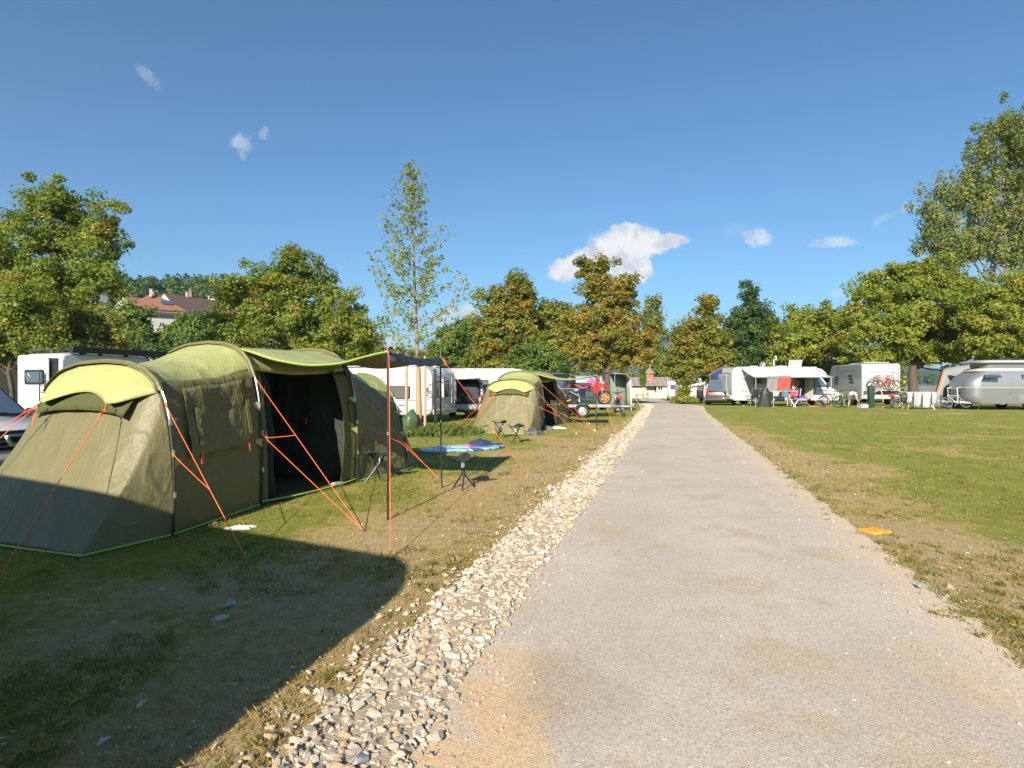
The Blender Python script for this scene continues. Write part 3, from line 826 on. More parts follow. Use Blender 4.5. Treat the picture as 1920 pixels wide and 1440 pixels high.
tree('shrub_tree', 'yellowing low tree behind the tiled building roof', b0, B_(126, b0, (1165, 708, 18, 9), (1185, 712, 12, 6), (1150, 715, 20, 14)), 'yellow', 34, clumps=80, crad=1.0, per=40, leaf=.5, trunk=(.15, .03), limbs=6)
b0 = gb(1246, 128)
tree('shrub_tree', 'green tree behind the building turret', b0, B_(128, b0, (1238, 690, 14, 12), (1256, 705, 16, 22), (1215, 700, 8, 12), (1262, 730, 14, 16)), 'green', 35, clumps=110, crad=1.0, per=40, leaf=.5, trunk=(.15, .03), limbs=6)
# --- right side
b0 = gb(1283, 46)
tree('maple_tree', 'rusty green ivy clad tree at the bend of the path beside two small caravans', b0, B_(46, b0,
     (1330, 572, 18, 18), (1318, 605, 30, 26), (1295, 635, 34, 28), (1335, 640, 34, 34), (1285, 670, 32, 26), (1320, 680, 44, 26), (1275, 700, 20, 18), (1340, 700, 28, 14)), 'chestnut', 36, clumps=300, crad=.5, per=56, leaf=.24, trunk=(.2, .05), limbs=20)
b0 = gb(1283, 45.2)
tree('ivy_bush', 'bushy green ivy round the foot of the tree between two small caravans', b0, B_(45.2, b0, (1283, 736, 10, 14, 0), (1280, 748, 17, 8, 0)), 'yellow', 37, clumps=50, crad=.28, per=50, leaf=.16, trunk=(.1, .06), limbs=4, cat='bush')
b0 = gb(1403, 62)
tree('alder_tree', 'dark green pointed tree standing behind the motorhome with the white awning', b0, B_(62, b0,
     (1403, 548, 14, 22), (1408, 585, 28, 26), (1390, 620, 38, 34), (1425, 625, 34, 34), (1375, 655, 34, 32), (1415, 665, 50, 32), (1445, 600, 10, 24), (1370, 690, 40, 24)), 'dark', 38, clumps=340, crad=.7, per=58, leaf=.3, trunk=(.3, .05), limbs=18)
b0 = gb(1500, 60)
tree('maple_tree', 'yellow green rounded tree between the dark pointed tree and the big chestnut', b0, B_(60, b0,
     (1490, 585, 12, 24), (1530, 600, 40, 26), (1485, 620, 38, 34), (1555, 625, 36, 38), (1500, 660, 56, 34), (1560, 670, 40, 32), (1460, 670, 26, 30)), 'yellow', 39, clumps=320, crad=.7, per=54, leaf=.3, trunk=(.3, .05), limbs=18)
b0 = gb(1715, 47)
tree('chestnut_tree', 'huge spreading chestnut tree over the second motorhome and bicycles', b0, B_(47, b0,
     (1745, 515, 52, 28), (1680, 530, 48, 32), (1640, 560, 46, 40), (1720, 560, 70, 40), (1790, 545, 44, 34), (1620, 610, 40, 40), (1680, 620, 70, 44), (1760, 610, 70, 44), (1650, 665, 50, 26), (1730, 665, 70, 26), (1800, 640, 50, 36), (1600, 590, 22, 30)), 'yellow', 40, clumps=640, crad=.58, per=62, leaf=.25, trunk=(.42, .07), limbs=40, shell=.4, bole=3)
b0 = gb(1890, 42)
tree('maple_tree', 'yellow tinged maple overhanging the silver caravan', b0, B_(42, b0,
     (1830, 560, 44, 30), (1880, 545, 40, 32), (1850, 600, 50, 34), (1910, 600, 50, 44), (1960, 560, 50, 60), (1860, 645, 60, 26), (1930, 650, 50, 30)), 'yellow', 41, clumps=380, crad=.52, per=58, leaf=.23, trunk=(.34, .06), limbs=26, shell=.45, bole=3)
b0 = gb(1893, 66)
tree('poplar_tree', 'very tall loose poplar with two pale trunks towering at the edge of the photo', b0, B_(66, b0,
     (1895, 225, 34, 34), (1850, 260, 34, 32), (1915, 280, 60, 50), (1830, 320, 36, 40), (1880, 340, 60, 46), (1785, 365, 42, 36), (1840, 385, 56, 34), (1740, 400, 30, 28), (1905, 410, 50, 50), (1775, 430, 50, 34), (1850, 450, 44, 40), (1745, 460, 34, 26), (1800, 470, 40, 28), (1980, 300, 60, 110), (1950, 450, 60, 60), (1895, 490, 40, 34), (1770, 500, 24, 18)), 'poplar', 42, clumps=720, crad=.72, per=46, leaf=.33, trunk=(.42, .05), bark=PALEBARK, limbs=30, shell=.35, rough=.34, flat=1.35, follow=.3)
# hedges closing the view under the crowns
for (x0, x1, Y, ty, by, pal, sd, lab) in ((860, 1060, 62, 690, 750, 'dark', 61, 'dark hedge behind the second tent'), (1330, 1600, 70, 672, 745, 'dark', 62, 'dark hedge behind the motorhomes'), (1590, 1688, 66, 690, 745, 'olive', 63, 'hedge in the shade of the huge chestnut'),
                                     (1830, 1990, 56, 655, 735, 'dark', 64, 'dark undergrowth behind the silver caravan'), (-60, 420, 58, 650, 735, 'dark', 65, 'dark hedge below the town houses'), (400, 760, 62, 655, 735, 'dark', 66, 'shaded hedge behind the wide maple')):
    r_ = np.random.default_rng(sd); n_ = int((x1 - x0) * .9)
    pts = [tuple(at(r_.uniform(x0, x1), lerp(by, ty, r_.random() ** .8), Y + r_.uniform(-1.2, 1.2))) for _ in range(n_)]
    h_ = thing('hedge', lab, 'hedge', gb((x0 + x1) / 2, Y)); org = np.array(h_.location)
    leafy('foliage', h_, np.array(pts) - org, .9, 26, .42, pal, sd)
# woods on the hilltop: one mass
r_ = np.random.default_rng(77)
pts = []
for _ in range(900):
    q = r_.uniform(-1.0, -.36); Y = r_.uniform(225, 300)
    pts.append((q * Y, Y, hill_h(q * Y, Y) + .3 + 8 * r_.random() ** .8 + 2 * nz(q * 30, Y * .05, 1)))
o = leafy('woods', None, pts, 3.2, 46, 1.5, 'dark', 78, flat=.8)
tag(o, 'dense green woods along the hilltop above the town', kind='stuff')
pts = []
for _ in range(360):
    q = r_.uniform(-1.0, -.34); Y = r_.uniform(95, 150)
    pts.append((q * Y, Y, hill_h(q * Y, Y) + 3.4 * r_.random()))
tag(leafy('undergrowth', None, pts, 1.8, 40, .75, 'green', 79), 'scrub on the slope below the town', kind='stuff')
pts = []
for _ in range(300):
    X = r_.uniform(250, 900); pts.append((X, r_.uniform(725, 760), r_.uniform(0, 9)))
tag(leafy('woods', None, pts, 7, 24, 4, 'dark', 80), 'dark row of trees along the far lake shore', kind='stuff')

# --- young staked tree
b0 = gd(786, 812); b0.z = 0
yt = thing('young_tree', 'slim young tree with sparse leaves tied between stakes beside the tents', 'tree', b0)
rr = random.Random(5); YD = b0.y; kk = YD / FPX
topz = at(775, 308, YD).z
spine = [(0, 0, 0), (-.02, 0, 1.5), (-.08, .02, 3), (-.14, 0, 4.6), (-.20, .03, 6.2), (-.26, 0, topz - .4), (-.28, 0, topz)]
m_ = MB(); m_.tube(spine, [.075, .062, .052, .042, .028, .013, .006], 8); m_.build('trunk', PALEBARK, yt)
lm = MB(); lp = []
for i in range(58):
    f = .30 + .68 * (i / 57) ** .9
    z0 = topz * f; sx = -.28 * f
    a = i * 2.4 + rr.uniform(-.4, .4)
    L = (1 - f) ** 1.0 * 3.5 * rr.uniform(.45, 1.05) + .16
    e = Vector((sx + math.cos(a) * L * .95, math.sin(a) * L * .95, z0 + L * rr.uniform(.35, .85)))
    s0 = Vector((sx, 0, z0))
    md = s0.lerp(e, .5) + Vector((0, 0, -.10 * L))
    bp = [s0, s0.lerp(md, .5) + Vector((0, 0, -.03 * L)), md, md.lerp(e, .5) + Vector((0, 0, -.02)), e]
    r0 = .006 + .013 * (1 - f)
    lm.tube(bp, [r0, r0 * .8, r0 * .6, r0 * .45, .003], 5)
    for _ in range(int(9 + 17 * L)):
        t = rr.uniform(.22, 1.0)
        i_ = min(int(t * 4), 3); p = Vector(bp[i_]).lerp(Vector(bp[i_ + 1]), t * 4 - i_)
        lp.append(p + Vector((rr.gauss(0, .11), rr.gauss(0, .11), rr.gauss(0, .10))))
for _ in range(60):
    f = rr.uniform(.82, 1.0); lp.append(Vector((-.28 * f + rr.gauss(0, .07), rr.gauss(0, .07), topz * f)))
lm.build('branches', PALEBARK, yt, smooth=60)['kind'] = 'stuff'
leafy('crown', yt, lp, .07, 4, .078, 'yellow', 51, flat=1)
wr = MB(); wr.tube([(0, 0, .02), (-.01, 0, .8), (-.035, .0, 2.02)], [.10, .09, .082], 12)
wr.build('trunk_wrap', REEDM, yt)
for (px, py, tp, lab) in ((762, 815, 682, 'thin pale stake standing apart to the caravan-window side of the young tree'), (797, 815, 668, 'pale stake standing tight beside the wrapped trunk of the young tree'), (816, 808, 676, 'pale stake standing apart on the awning pole side of the young tree')):
    p = gd(px, 812 if px < 810 else 808); p.y = YD + (.1 if px < 770 else (-.25 if px < 800 else .5)); p.x = (px - 960) / FPX * p.y
    tz = at(px, tp, p.y).z
    s_ = MB(); s_.tube([(0, 0, -.02), (0, 0, tz - .05), (0, 0, tz)], [.044, .042, .03], 10)
    so_ = s_.build('tree_stake', WOOD, loc=p); tag(so_, lab, 'stake', 'stakes round the young tree')
blades_pts = []
def tuft(name, cx, cy, rx, ry, n, hgt, seed, lab):
    r_ = np.random.default_rng(seed)
    X = cx + r_.normal(0, rx, n); Y = cy + r_.normal(0, ry, n); H = hgt * r_.uniform(.3, 1.2, n)
    B = np.stack([X, Y, np.zeros(n)], 1); a = r_.uniform(0, 6.28, n); dx = np.stack([np.cos(a), np.sin(a), 0 * a], 1) * .012
    ln = r_.normal(0, .5, (n, 2)) * H[:, None]; top = B + np.concatenate([ln, H[:, None]], 1); mid = B + np.concatenate([ln * .3, H[:, None] * .6], 1)
    V = np.stack([B - dx, B + dx, mid + dx * .7, top], 1).reshape(-1, 3)
    c = np.array([.075, .12, .025]) * r_.uniform(.7, 1.6, (n, 1)) + r_.random((n, 1)) ** 3 * np.array([.12, .06, .02])
    tag(quick_mesh(name, V, np.arange(4 * n).reshape(-1, 4), LEAF, None, np.repeat(c, 4, 0)), lab, kind='stuff')
tuft('long_grass', b0.x + .1, b0.y - .2, .75, .5, 3600, .26, 91, 'unmown grass round the foot of the young tree')
# ================================================================== TENTS
def fabric(name, rgb, transl=.18, wr=.5, rough=.5):
    m_ = bpy.data.materials.new(name); m_.use_nodes = True
    k = NT(m_.node_tree); b = m_.node_tree.nodes['Principled BSDF']; out = m_.node_tree.nodes['Material Output']
    co = k.n('ShaderNodeTexCoord').outputs['Object']
    n1 = k.noise(co, 3.0, 5, .6)
    h = None
    for sc_, st_, wd in ((1.1, 1.0, .06), (2.7, .5, .06), (6.5, .2, .07), (16, .06, .09)):
        cw = k.vm('ADD', co, (sc_ * 3.1, sc_ * 1.7, sc_))
        nn = k.noise(k.vm('MULTIPLY', cw, (1, 1, .72)), sc_, 2, .5)
        cr = k.m('MULTIPLY', k.smooth(k.m('ABSOLUTE', k.m('SUBTRACT', nn, .5)), wd, 0), st_)
        sl_ = k.m('MULTIPLY', nn, st_ * 2.2)
        cr = k.m('ADD', cr, sl_)
        h = cr if h is None else k.m('ADD', h, cr)
    col = k.n('ShaderNodeVectorMath', operation='SCALE', inp={0: rgb, 'Scale': k.m('MULTIPLY_ADD', n1, .24, .88)}).outputs[0]
    k.link(col, b.inputs['Base Color']); b.inputs['Roughness'].default_value = rough; b.inputs['Specular IOR Level'].default_value = .4
    bp = k.n('ShaderNodeBump', inp={'Height': h, 'Strength': wr, 'Distance': .022})
    k.link(bp.outputs[0], b.inputs['Normal'])
    tr = k.n('ShaderNodeBsdfTranslucent', inp={'Color': col, 'Normal': bp.outputs[0]})
    k.link(k.n('ShaderNodeMixShader', inp={0: transl, 1: b.outputs[0], 2: tr.outputs[0]}).outputs[0], out.inputs[0])
    return m_
OLIVE = fabric('olive_fabric', (.150, .140, .054), .10, .45)
LIME = fabric('lime_fabric', (.385, .405, .152), .13, .24, .55)
TAN = fabric('tan_olive_fabric', (.160, .145, .066), .08, .36, .5)
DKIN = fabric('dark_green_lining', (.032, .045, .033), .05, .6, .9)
GSHEET = fabric('green_groundsheet', (.10, .11, .06), 0, .5, .6)
VAL = fabric('navy_valance', (.045, .052, .075), .08, .8, .6)
MESHV = fabric('vent_mesh', (.10, .115, .035), .3, .3, .7)
TRIM = mat('lime_tape', (.30, .42, .08), .6, var=.15)
PALEL = mat('pale_print', (.30, .34, .22), .6, var=.1)

def hoop(y, xr, xl, h, lean=0.0, n=23, cp=None, c=0):
    """outline of a pole arch, path side foot first"""
    cp = cp or [(0, 0), (-.015, .15), (-.018, .32), (.005, .5), (.055, .66), (.125, .79), (.235, .885), (.40, .95), (.65, .988), (1, 1)]
    half = xr - c; hl = (c - xl) / half
    # even spacing along the curve
    pts = [Vector((xr - s * half, y + lean * z, z * h)) for s, z in cp]
    full = pts + [Vector((c - (p.x - c) * hl, p.y, p.z)) for p in pts[-2::-1]]
    d = [0]
    for a, b_ in zip(full, full[1:]): d.append(d[-1] + (b_ - a).length)
    out = []
    for i in range(2 * n + 1):
        t = d[-1] * i / (2 * n)
        j = max(q for q in range(len(d)) if d[q] <= t + 1e-9); j = min(j, len(full) - 2)
        out.append(full[j].lerp(full[j + 1], (t - d[j]) / (d[j + 1] - d[j])))
    return out
NH = 23
H1 = hoop(0, 1.0, -1.08, 1.80, c=.06); H2 = hoop(1.5, .74, -1.2, 2.10, c=-.10); H3 = hoop(3.4, .86, -1.2, 2.10, c=-.05); H4 = hoop(4.75, 1.0, -1.05, 1.72, c=.06, cp=[(0, 0), (.025, .2), (.075, .38), (.15, .55), (.27, .72), (.42, .84), (.6, .93), (.8, .98), (1, 1)])
SH = 15             # index where the lime roof begins
def hi(H, i):
    j = min(int(i), len(H) - 2)
    return H[j].lerp(H[j + 1], i - j)
def steps(i0, i1): return [i0 + .5 * q for q in range(int((i1 - i0) * 2) + 1)]
def creases(x, y, z, sd):
    """soft folds with sharp ridges, roughly -1 to 1"""
    q = 0
    for f_, a_ in ((1.3, .6), (2.9, .4), (6.1, .22)):
        v = mnoise.noise(Vector((x * f_ + sd, y * f_ - sd, z * f_ * .7 + sd * .3)))
        q += a_ * (1 - 2 * min(abs(v) * 2.4, 1) ** .7)
    return q
def patch(Ha, Hb, i0, i1, m=28, sag=.05, wr=.012, seed=0, push=0):
    rows = []
    c0 = (Ha[NH] + Hb[NH]) * .5; c0.z = .9
    for a in range(m + 1):
        t = a / m
        row = []
        for i in steps(i0, i1):
            p = hi(Ha, i).lerp(hi(Hb, i), t)
            inw = (Vector((c0.x, p.y, c0.z)) - p); inw.normalize()
            e = math.sin(PI * t)
            p = p + inw * (sag * e * min(1, i / 5, (2 * NH - i) / 5) - push)
            q = creases(p.x, p.y, p.z, seed)
            p = p + inw * wr * q * min(1, e * 2.5)
            row.append(p)
        rows.append(row)
    return rows
def end_panel(H, base, i0, i1, seed, m=34, top=0, wr=.024):
    """slanting bedroom end: from an arch down to a base line on the ground"""
    # base: list of (index along arch, point)
    rows = []
    for a in range(m + 1):
        t = a / m; row = []
        for i in steps(i0, i1):
            for (ia, pa), (ib, pb) in zip(base, base[1:]):
                if ia <= i <= ib: bp = pa.lerp(pb, (i - ia) / (ib - ia)); break
            p = hi(H, i).lerp(bp, t)
            q = .3 * creases(p.x, p.y, p.z, seed) + 1.2 * mnoise.noise(Vector((p.x * 3.2 + p.z * 2.2 + seed, p.z * .5, seed)))
            sg = 1 if bp.y < H[NH].y else -1
            p = p + Vector((0, sg * wr * q * math.sin(PI * min(t * 1.0, 1)) + sg * .03 * math.sin(PI * t), 0))
            row.append(p)
        rows.append(row)
    return rows
def make_tent(name, label, loc, rz):
    t = thing(name, label, 'tent', loc, rz, 'olive and lime family tents')
    def sheet(nm, rows, mt, off=0, lab=None):
        o = MB().grid(rows).build(nm, mt, t, smooth=50, solid=.003)
        if lab: o['label'] = lab
        return o
    # near bedroom end
    br, bl = Vector((.87, -.82, .01)), Vector((-1.18, -.82, .01))
    base = [(0, Vector((1.0, 0, .01))), (12, br), (34, bl), (46, Vector((-1.08, 0, .01)))]
    sheet('end_panel', end_panel(H1, base, 0, 46, 3), TAN)
    base2 = [(0, Vector((1.0, 4.75, .01))), (12, Vector((.92, 5.28, .01))), (34, Vector((-1.1, 5.28, .01))), (46, Vector((-1.05, 4.75, .01)))]
    sheet('end_panel', end_panel(H4, base2, 0, 46, 5), OLIVE)
    # walls and roofs
    for (Ha, Hb, sd, sg) in ((H1, H2, 1, .06), (H2, H3, 2, .05), (H3, H4, 4, .06)):
        if sd != 2: sheet('side_wall', patch(Ha, Hb, 0, SH, sag=sg, seed=sd, wr=.02), OLIVE)
        sheet('roof_panel', patch(Ha, Hb, SH, 2 * NH - SH, sag=sg + .05, seed=sd + 7, wr=.010, push=.004), LIME)
        sheet('side_wall', patch(Ha, Hb, 2 * NH - SH, 2 * NH, sag=sg, seed=sd + 3), OLIVE)
    # doorway: strips of wall beside each arch, dark lining inside
    for (Ha, Hb, a, b_, lab) in ((H2, H3, 0.0, .07, None), (H3, H2, 0.0, .20, 'rolled door flap tied beside the doorway')):
        rows = [[Ha[i].lerp(Hb[i], lerp(a, b_ * (1 - .25 * math.sin(PI * i / SH)), u / 4)) + Vector((-.05 * math.sin(PI * u / 4), 0, 0)) for i in range(0, SH + 1)] for u in range(5)]
        o = sheet('door_flap', rows, OLIVE)
        if lab: o['label'] = lab
    def inner(scale, dz): return [[Vector((lerp(p.x, -.05, scale), p.y, p.z * (1 - dz))) for p in H] for H in (H2, H3)]
    # inner bedroom walls close each end of the living room; a lining hangs at the back
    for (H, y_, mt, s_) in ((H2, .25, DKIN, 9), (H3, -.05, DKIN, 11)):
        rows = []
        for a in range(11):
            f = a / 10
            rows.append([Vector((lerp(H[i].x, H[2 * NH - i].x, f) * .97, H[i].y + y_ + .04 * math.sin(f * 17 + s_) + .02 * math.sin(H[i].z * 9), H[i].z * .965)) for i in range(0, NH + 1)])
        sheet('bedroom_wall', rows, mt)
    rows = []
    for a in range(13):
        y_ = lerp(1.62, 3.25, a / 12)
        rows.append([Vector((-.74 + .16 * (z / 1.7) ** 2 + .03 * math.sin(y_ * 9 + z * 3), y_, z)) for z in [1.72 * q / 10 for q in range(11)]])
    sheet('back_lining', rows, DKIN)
    rows = [[Vector((x, lerp(1.56, 3.33, v / 8), .035 + .012 * mnoise.noise((x * 4, v, 1)))) for x in [lerp(.80 + .05 * v / 8, -.74, u / 10) for u in range(11)]] for v in range(9)]
    sheet('groundsheet', rows, GSHEET)
    sill = MB().tube([(.76, 1.5, .06), (.84, 1.9, .05), (.9, 2.45, .05), (.9, 3.0, .05), (.86, 3.38, .06)], .012, 5)
    sill.build('door_sill', TRIM, t)
    zp = MB(); zp.tube([(-.60, 1.85, .1), (-.52, 1.95, .9), (-.47, 2.2, 1.3), (-.46, 2.6, 1.42), (-.48, 3.0, 1.2), (-.55, 3.12, .1)], .008, 5); zp.build('zip', PALEL, t)
    # zip pull and tie cords in the doorway
    MB().box((.10, 3.16, .98), (.02, .012, .10)).build('zip_pull', ORANGE, t)
    # hood over the bedroom vent
    def hoodrows(H, tips, sgn):
        (ax, ay, az), (bx, by, bz) = tips
        A, Bq = Vector((ax, ay, az)), Vector((bx, by, bz))
        i0, i1 = SH - 1, 2 * NH - SH + 1
        rows = []
        for v in range(9):
            f = v / 8; row = []
            for i in range(i0, i1 + 1):
                u = (i - i0) / (i1 - i0)
                P0, P1 = H[i0], H[i1]
                if u < .2: e = P0.lerp(A, u / .2)
                elif u < .8:
                    w_ = (u - .2) / .6; e = A.lerp(Bq, w_) + Vector((0, -sgn * .14 * math.sin(PI * w_), .13 * math.sin(PI * w_)))
                else: e = Bq.lerp(P1, (u - .8) / .2)
                p = H[i].lerp(e, f) + Vector((0, sgn * .02 * math.sin(PI * f), .03 * math.sin(PI * f) * math.sin(PI * u)))
                row.append(p)
            rows.append(row)
        return rows
    sheet('vent_hood', hoodrows(H1, ((.56, -.36, 1.36), (-.46, -.36, 1.36)), -1), LIME)
    sheet('vent_hood', hoodrows(H4, ((.56, 5.12, 1.30), (-.46, 5.12, 1.30)), 1), LIME)
    rows = [[H1[i].lerp(Vector((H1[i].x * .9, -.50, .85)), f) + Vector((0, -.012 - .016 * f, 0)) for i in range(SH + 1, 2 * NH - SH)] for f in [.52 * q / 6 for q in range(7)]]
    sheet('vent_mesh', rows, MESHV)
    # arch poles in sleeves, dark below and bright where they show
    for H in (H1, H2, H3, H4):
        sg = -1 if H is H1 else 1
        sl_ = MB()
        for (i0, i1, mt_, r_) in ((SH - 1, 2 * NH - SH + 1, 0, .026), (0, SH - 1, 1, .011), (2 * NH - SH + 1, 2 * NH, 1, .011)):
            sl_.cm = mt_
            sl_.tube([p + (Vector((p.x - .05, 0, p.z - .9)).normalized() * .022) for p in H[i0:i1 + 1]], r_, 6)
        sl_.cm = 2
        for i in (4, 8, 11): sl_.tube([H[i] + Vector((.026, 0, -.03)), H[i] + Vector((.026, 0, .03))], .016, 6)
        sl_.tube([p + (Vector((p.x - .05, 0, p.z - .9)).normalized() * .03) for p in H[SH - 4:SH + 3]], .0095, 6)
        sl_.build('arch_pole', [OLIVE, BLACK, STEEL], t)
        rib = [[p + Vector((0, s_ * .055, 0)) + Vector((p.x - .05, 0, p.z - .9)).normalized() * o_ for p in H[SH - 1:2 * NH - SH + 2]] for s_, o_ in ((-1, .004), (-.5, .019), (0.5, .019), (1, .004))]
        sheet('pole_sleeve', rib, OLIVE)
        for i, s_ in ((11, 1), (7, 1)):
            p = H[i]
            MB().add([p + Vector((.03, -.01, .05)), p + Vector((.035, 0, -.07)), p + Vector((-.01, sg * -.13, .03)), p + Vector((.02, .02, -.06))], [(0, 1, 2), (0, 3, 1), (0, 2, 3), (1, 3, 2)]).build('corner_tab', LIME, t)
    # window flap with buckles on the path side
    P_ = patch(H1, H2, 7, 14, m=22, sag=.045, seed=31, wr=.03, push=.035)
    rows = [r_ for r_ in P_[4:20]]
    sheet('window_flap', rows, OLIVE, lab='crumpled flap zipped over the side window')
    for a in (6, 18):
        p = P_[a][0] + Vector((.012, 0, -.02))
        MB().box(p, (.014, .022, .11)).build('buckle_tab', ORANGE, t)
        MB().box(P_[a][6] + Vector((.018, 0, 0)), (.008, .05, .42), Matrix.Rotation(-.16, 3, 'Y')).build('strap', OLIVE, t)
    # lime tape along the ground
    for pts in ([(-1.08, 0, .02), (-1.18, -.825, .02), (0, -.84, .018), (.87, -.825, .02), (1.0, 0, .02)], [(1.0, 0, .02), (.9, .75, .03), (.74, 1.5, .02)], [(.86, 3.4, .02), (1.0, 4.75, .02), (.92, 5.29, .02), (-1.1, 5.29, .02)]):
        MB().tube(pts, .013, 5).build('hem_tape', TRIM, t)
    # canopy held out on two poles
    A, D = H2[NH - 4].copy(), H3[NH - 4].copy()
    Bc, Cc = Vector((2.69, 1.40, 1.945)), Vector((2.34, 3.43, 1.955))
    def can(dz):
        rows = []
        for a in range(21):
            u = a / 20; row = []
            for q in range(17):
                v = q / 16
                p = A.lerp(Bc, u).lerp(D.lerp(Cc, u), v)
                sag = .20 * math.sin(PI * u) ** 1.2 * (1 - .35 * math.sin(PI * v)) + .035 * math.sin(PI * v) * u
                p.z -= sag + dz; p.z -= .012 * mnoise.noise(p * 2.6)
                p.y += .10 * math.sin(PI * u) * (1 - 2 * v)
                row.append(p)
            rows.append(row)
        return rows
    cr = can(0)
    sheet('canopy', cr, LIME, lab='lime awning held up on two black poles')
    sheet('canopy_lining', can(.012), OLIVE)
    edge = cr[-1]
    rows = [[p + Vector((.012 * a, 0, -.022 * a - .008 * math.sin(i * 1.9) * a / 3)) for i, p in enumerate(edge)] for a in range(6)]
    sheet('valance', rows, VAL)
    MB().tube([r_[0] + Vector((0, -.004, .004)) for r_ in cr], .010, 5).build('canopy_hem', TRIM, t)
    for (c_, nm) in ((Bc, 0), (Cc, 1)):
        m_ = MB(); m_.cm = 0
        m_.tube([(c_.x + (.02 if nm else 0), c_.y, .0), (c_.x, c_.y, 1.0), (c_.x, c_.y, c_.z - .02)], .0125, 8)
        m_.cm = 1; m_.tube([(c_.x, c_.y, c_.z - .02), (c_.x, c_.y, c_.z + .10)], .005, 6)
        m_.tube([(c_.x, c_.y, .98), (c_.x, c_.y, 1.02)], .0145, 8)
        m_.build('canopy_pole', [BLACK, STEEL], t)
    # guy lines with pegs
    def peg(m_, p, d):
        d = Vector((d.x, d.y, 0)).normalized()
        m_.cm = 1; m_.tube([p + d * -.05 + Vector((0, 0, -.06)), p + Vector((0, 0, .05)), p + d * -.02 + Vector((0, 0, .065))], .004, 5)
    def guy(pts, tail=None):
        m_ = MB(); m_.cm = 0
        pts = [Vector(p) for p in pts]
        fine = []
        for a, b_ in zip(pts, pts[1:]): fine += [a.lerp(b_, q / 4) for q in range(4)]
        fine.append(pts[-1])
        for q, p in enumerate(fine[1:-1]): p.z -= .006
        m_.tube(fine, .0042, 5)
        m_.box(pts[0].lerp(pts[1], .06), (.014, .02, .03))
        if pts[-1].z < .1: peg(m_, pts[-1], pts[-1] - pts[-2])
        return m_.build('guy_line', [ORANGE, STEEL], t, smooth=60)
    rzm = Matrix.Rotation(-rz, 3, 'Z')
    def lw(p): return rzm @ (Vector(p) - Vector(loc))
    def gp(px, py): v = lw(gd(px, py)); v.z = .03; return v
    pg = t_pegs
    a1 = Vector((.56, -.36, 1.36)); a2 = Vector((-.46, -.36, 1.36))
    guy([a1, pg['nose']]); guy([a1, a1 + Vector((.01, -.02, -.06)), a1 + Vector((-.02, .0, -.03))])
    guy([a2, pg['noseleft']]); guy([a2, pg['noseleft'] + Vector((.25, .5, 0))]); guy([a2, a2 + Vector((-.02, -.05, -.22)), a2 + Vector((-.04, -.02, -.10))])
    j = H1[13].lerp(pg['hoop1'], .60)
    guy([H1[13] + Vector((.03, -.02, 0)), j, pg['hoop1']]); guy([H1[8] + Vector((.03, -.02, 0)), j])
    guy([H2[14] + Vector((.03, 0, 0)), H2[14].lerp(pg['hoop2'], .42) + Vector((0, .02, 0)), pg['hoop2']])
    guy([H2[8] + Vector((.03, 0, 0)), H2[8].lerp(pg['hoop2'], .12), pg['hoop2'] + Vector((-.03, .03, 0))])
    guy([H2[8].lerp(pg['hoop2'], .06), H2[14].lerp(pg['hoop2'], .42)])
    guy([Bc + Vector((0, 0, .03)), Bc + Vector((.03, -.02, -.06)), pg['pole1']])
    guy([Cc + Vector((0, 0, .02)), pg['pole2']]); guy([Cc + Vector((.0, .05, -.01)), Cc + Vector((.05, .05, -.05)), Cc + Vector((.05, .04, -.22))])
    j3 = H3[13].lerp(pg['hoop3'], .55)
    guy([H3[13] + Vector((.03, 0, 0)), j3, pg['hoop3']]); guy([H3[8] + Vector((.03, 0, 0)), j3 + Vector((.05, 0, -.1)), pg['hoop3'] + Vector((.02, .03, 0))])
    guy([H4[12] + Vector((.03, 0, 0)), pg['hoop4']])
    guy([H2[15] + Vector((-.06, .03, 0)), H2[15] + Vector((-.25, .25, -.1)), H2[9] + Vector((-.08, .06, 0))])
    # pegs at the wall feet
    for p in ((.90, -.86, 0), (1.03, .02, 0), (.78, 1.5, 0), (.90, 3.42, 0), (1.03, 4.76, 0)):
        m_ = MB(); p = Vector(p); m_.tube([p + Vector((0, 0, -.05)), p + Vector((.05, -.03, .05)), p + Vector((.02, -.02, .06))], .0045, 5); m_.build('peg', STEEL, t)
    # printed maker's mark on the far wall
    lp = patch(H3, H4, 0, SH, sag=.06, seed=4)
    q = lp[16][4]; 
    mk = MB()
    for (a, b_) in (((0, 0), (.05, .07)), ((.05, .07), (.08, .035)), ((.08, .035), (.11, .055)), ((.11, .055), (.18, 0))):
        mk.tube([(q.x + .045, q.y - .10 + a[0], .36 + a[1]), (q.x + .045, q.y - .10 + b_[0], .36 + b_[1])], .004, 4)
    mk.build('emblem', PALEL, t)
    text('lettering', 'Quechua', .085, PALEL, t, (q.x + .045, q.y + .05, .30), (R(90), 0, R(90)))
    return t
TA = math.atan2(-.341, .940)
T1 = Vector((-4.44, 6.37, 0))
_m = Matrix.Rotation(-TA, 3, 'Z')
def tl(px, py): v = _m @ (gd(px, py) - T1); v.z = .02; return v
t_pegs = {'nose': tl(-18, 1108), 'noseleft': Vector((-1.6, -1.75, .02)), 'hoop1': tl(462, 1053), 'hoop2': tl(681, 999), 'pole1': tl(732, 1052), 'pole2': tl(990, 897), 'hoop3': tl(820, 898), 'hoop4': tl(806, 884) + Vector((.1, .5, 0))}
tent1 = make_tent('family_tent', 'big olive and lime tunnel tent with open doorway, its front panel half in shade', T1, TA)
tent2 = dup(tent1, T1 + Vector((4.42, 12.35, -.02)), TA + R(2), 'olive and lime tunnel tent farther along, two black stools before its nose', scale=.93)

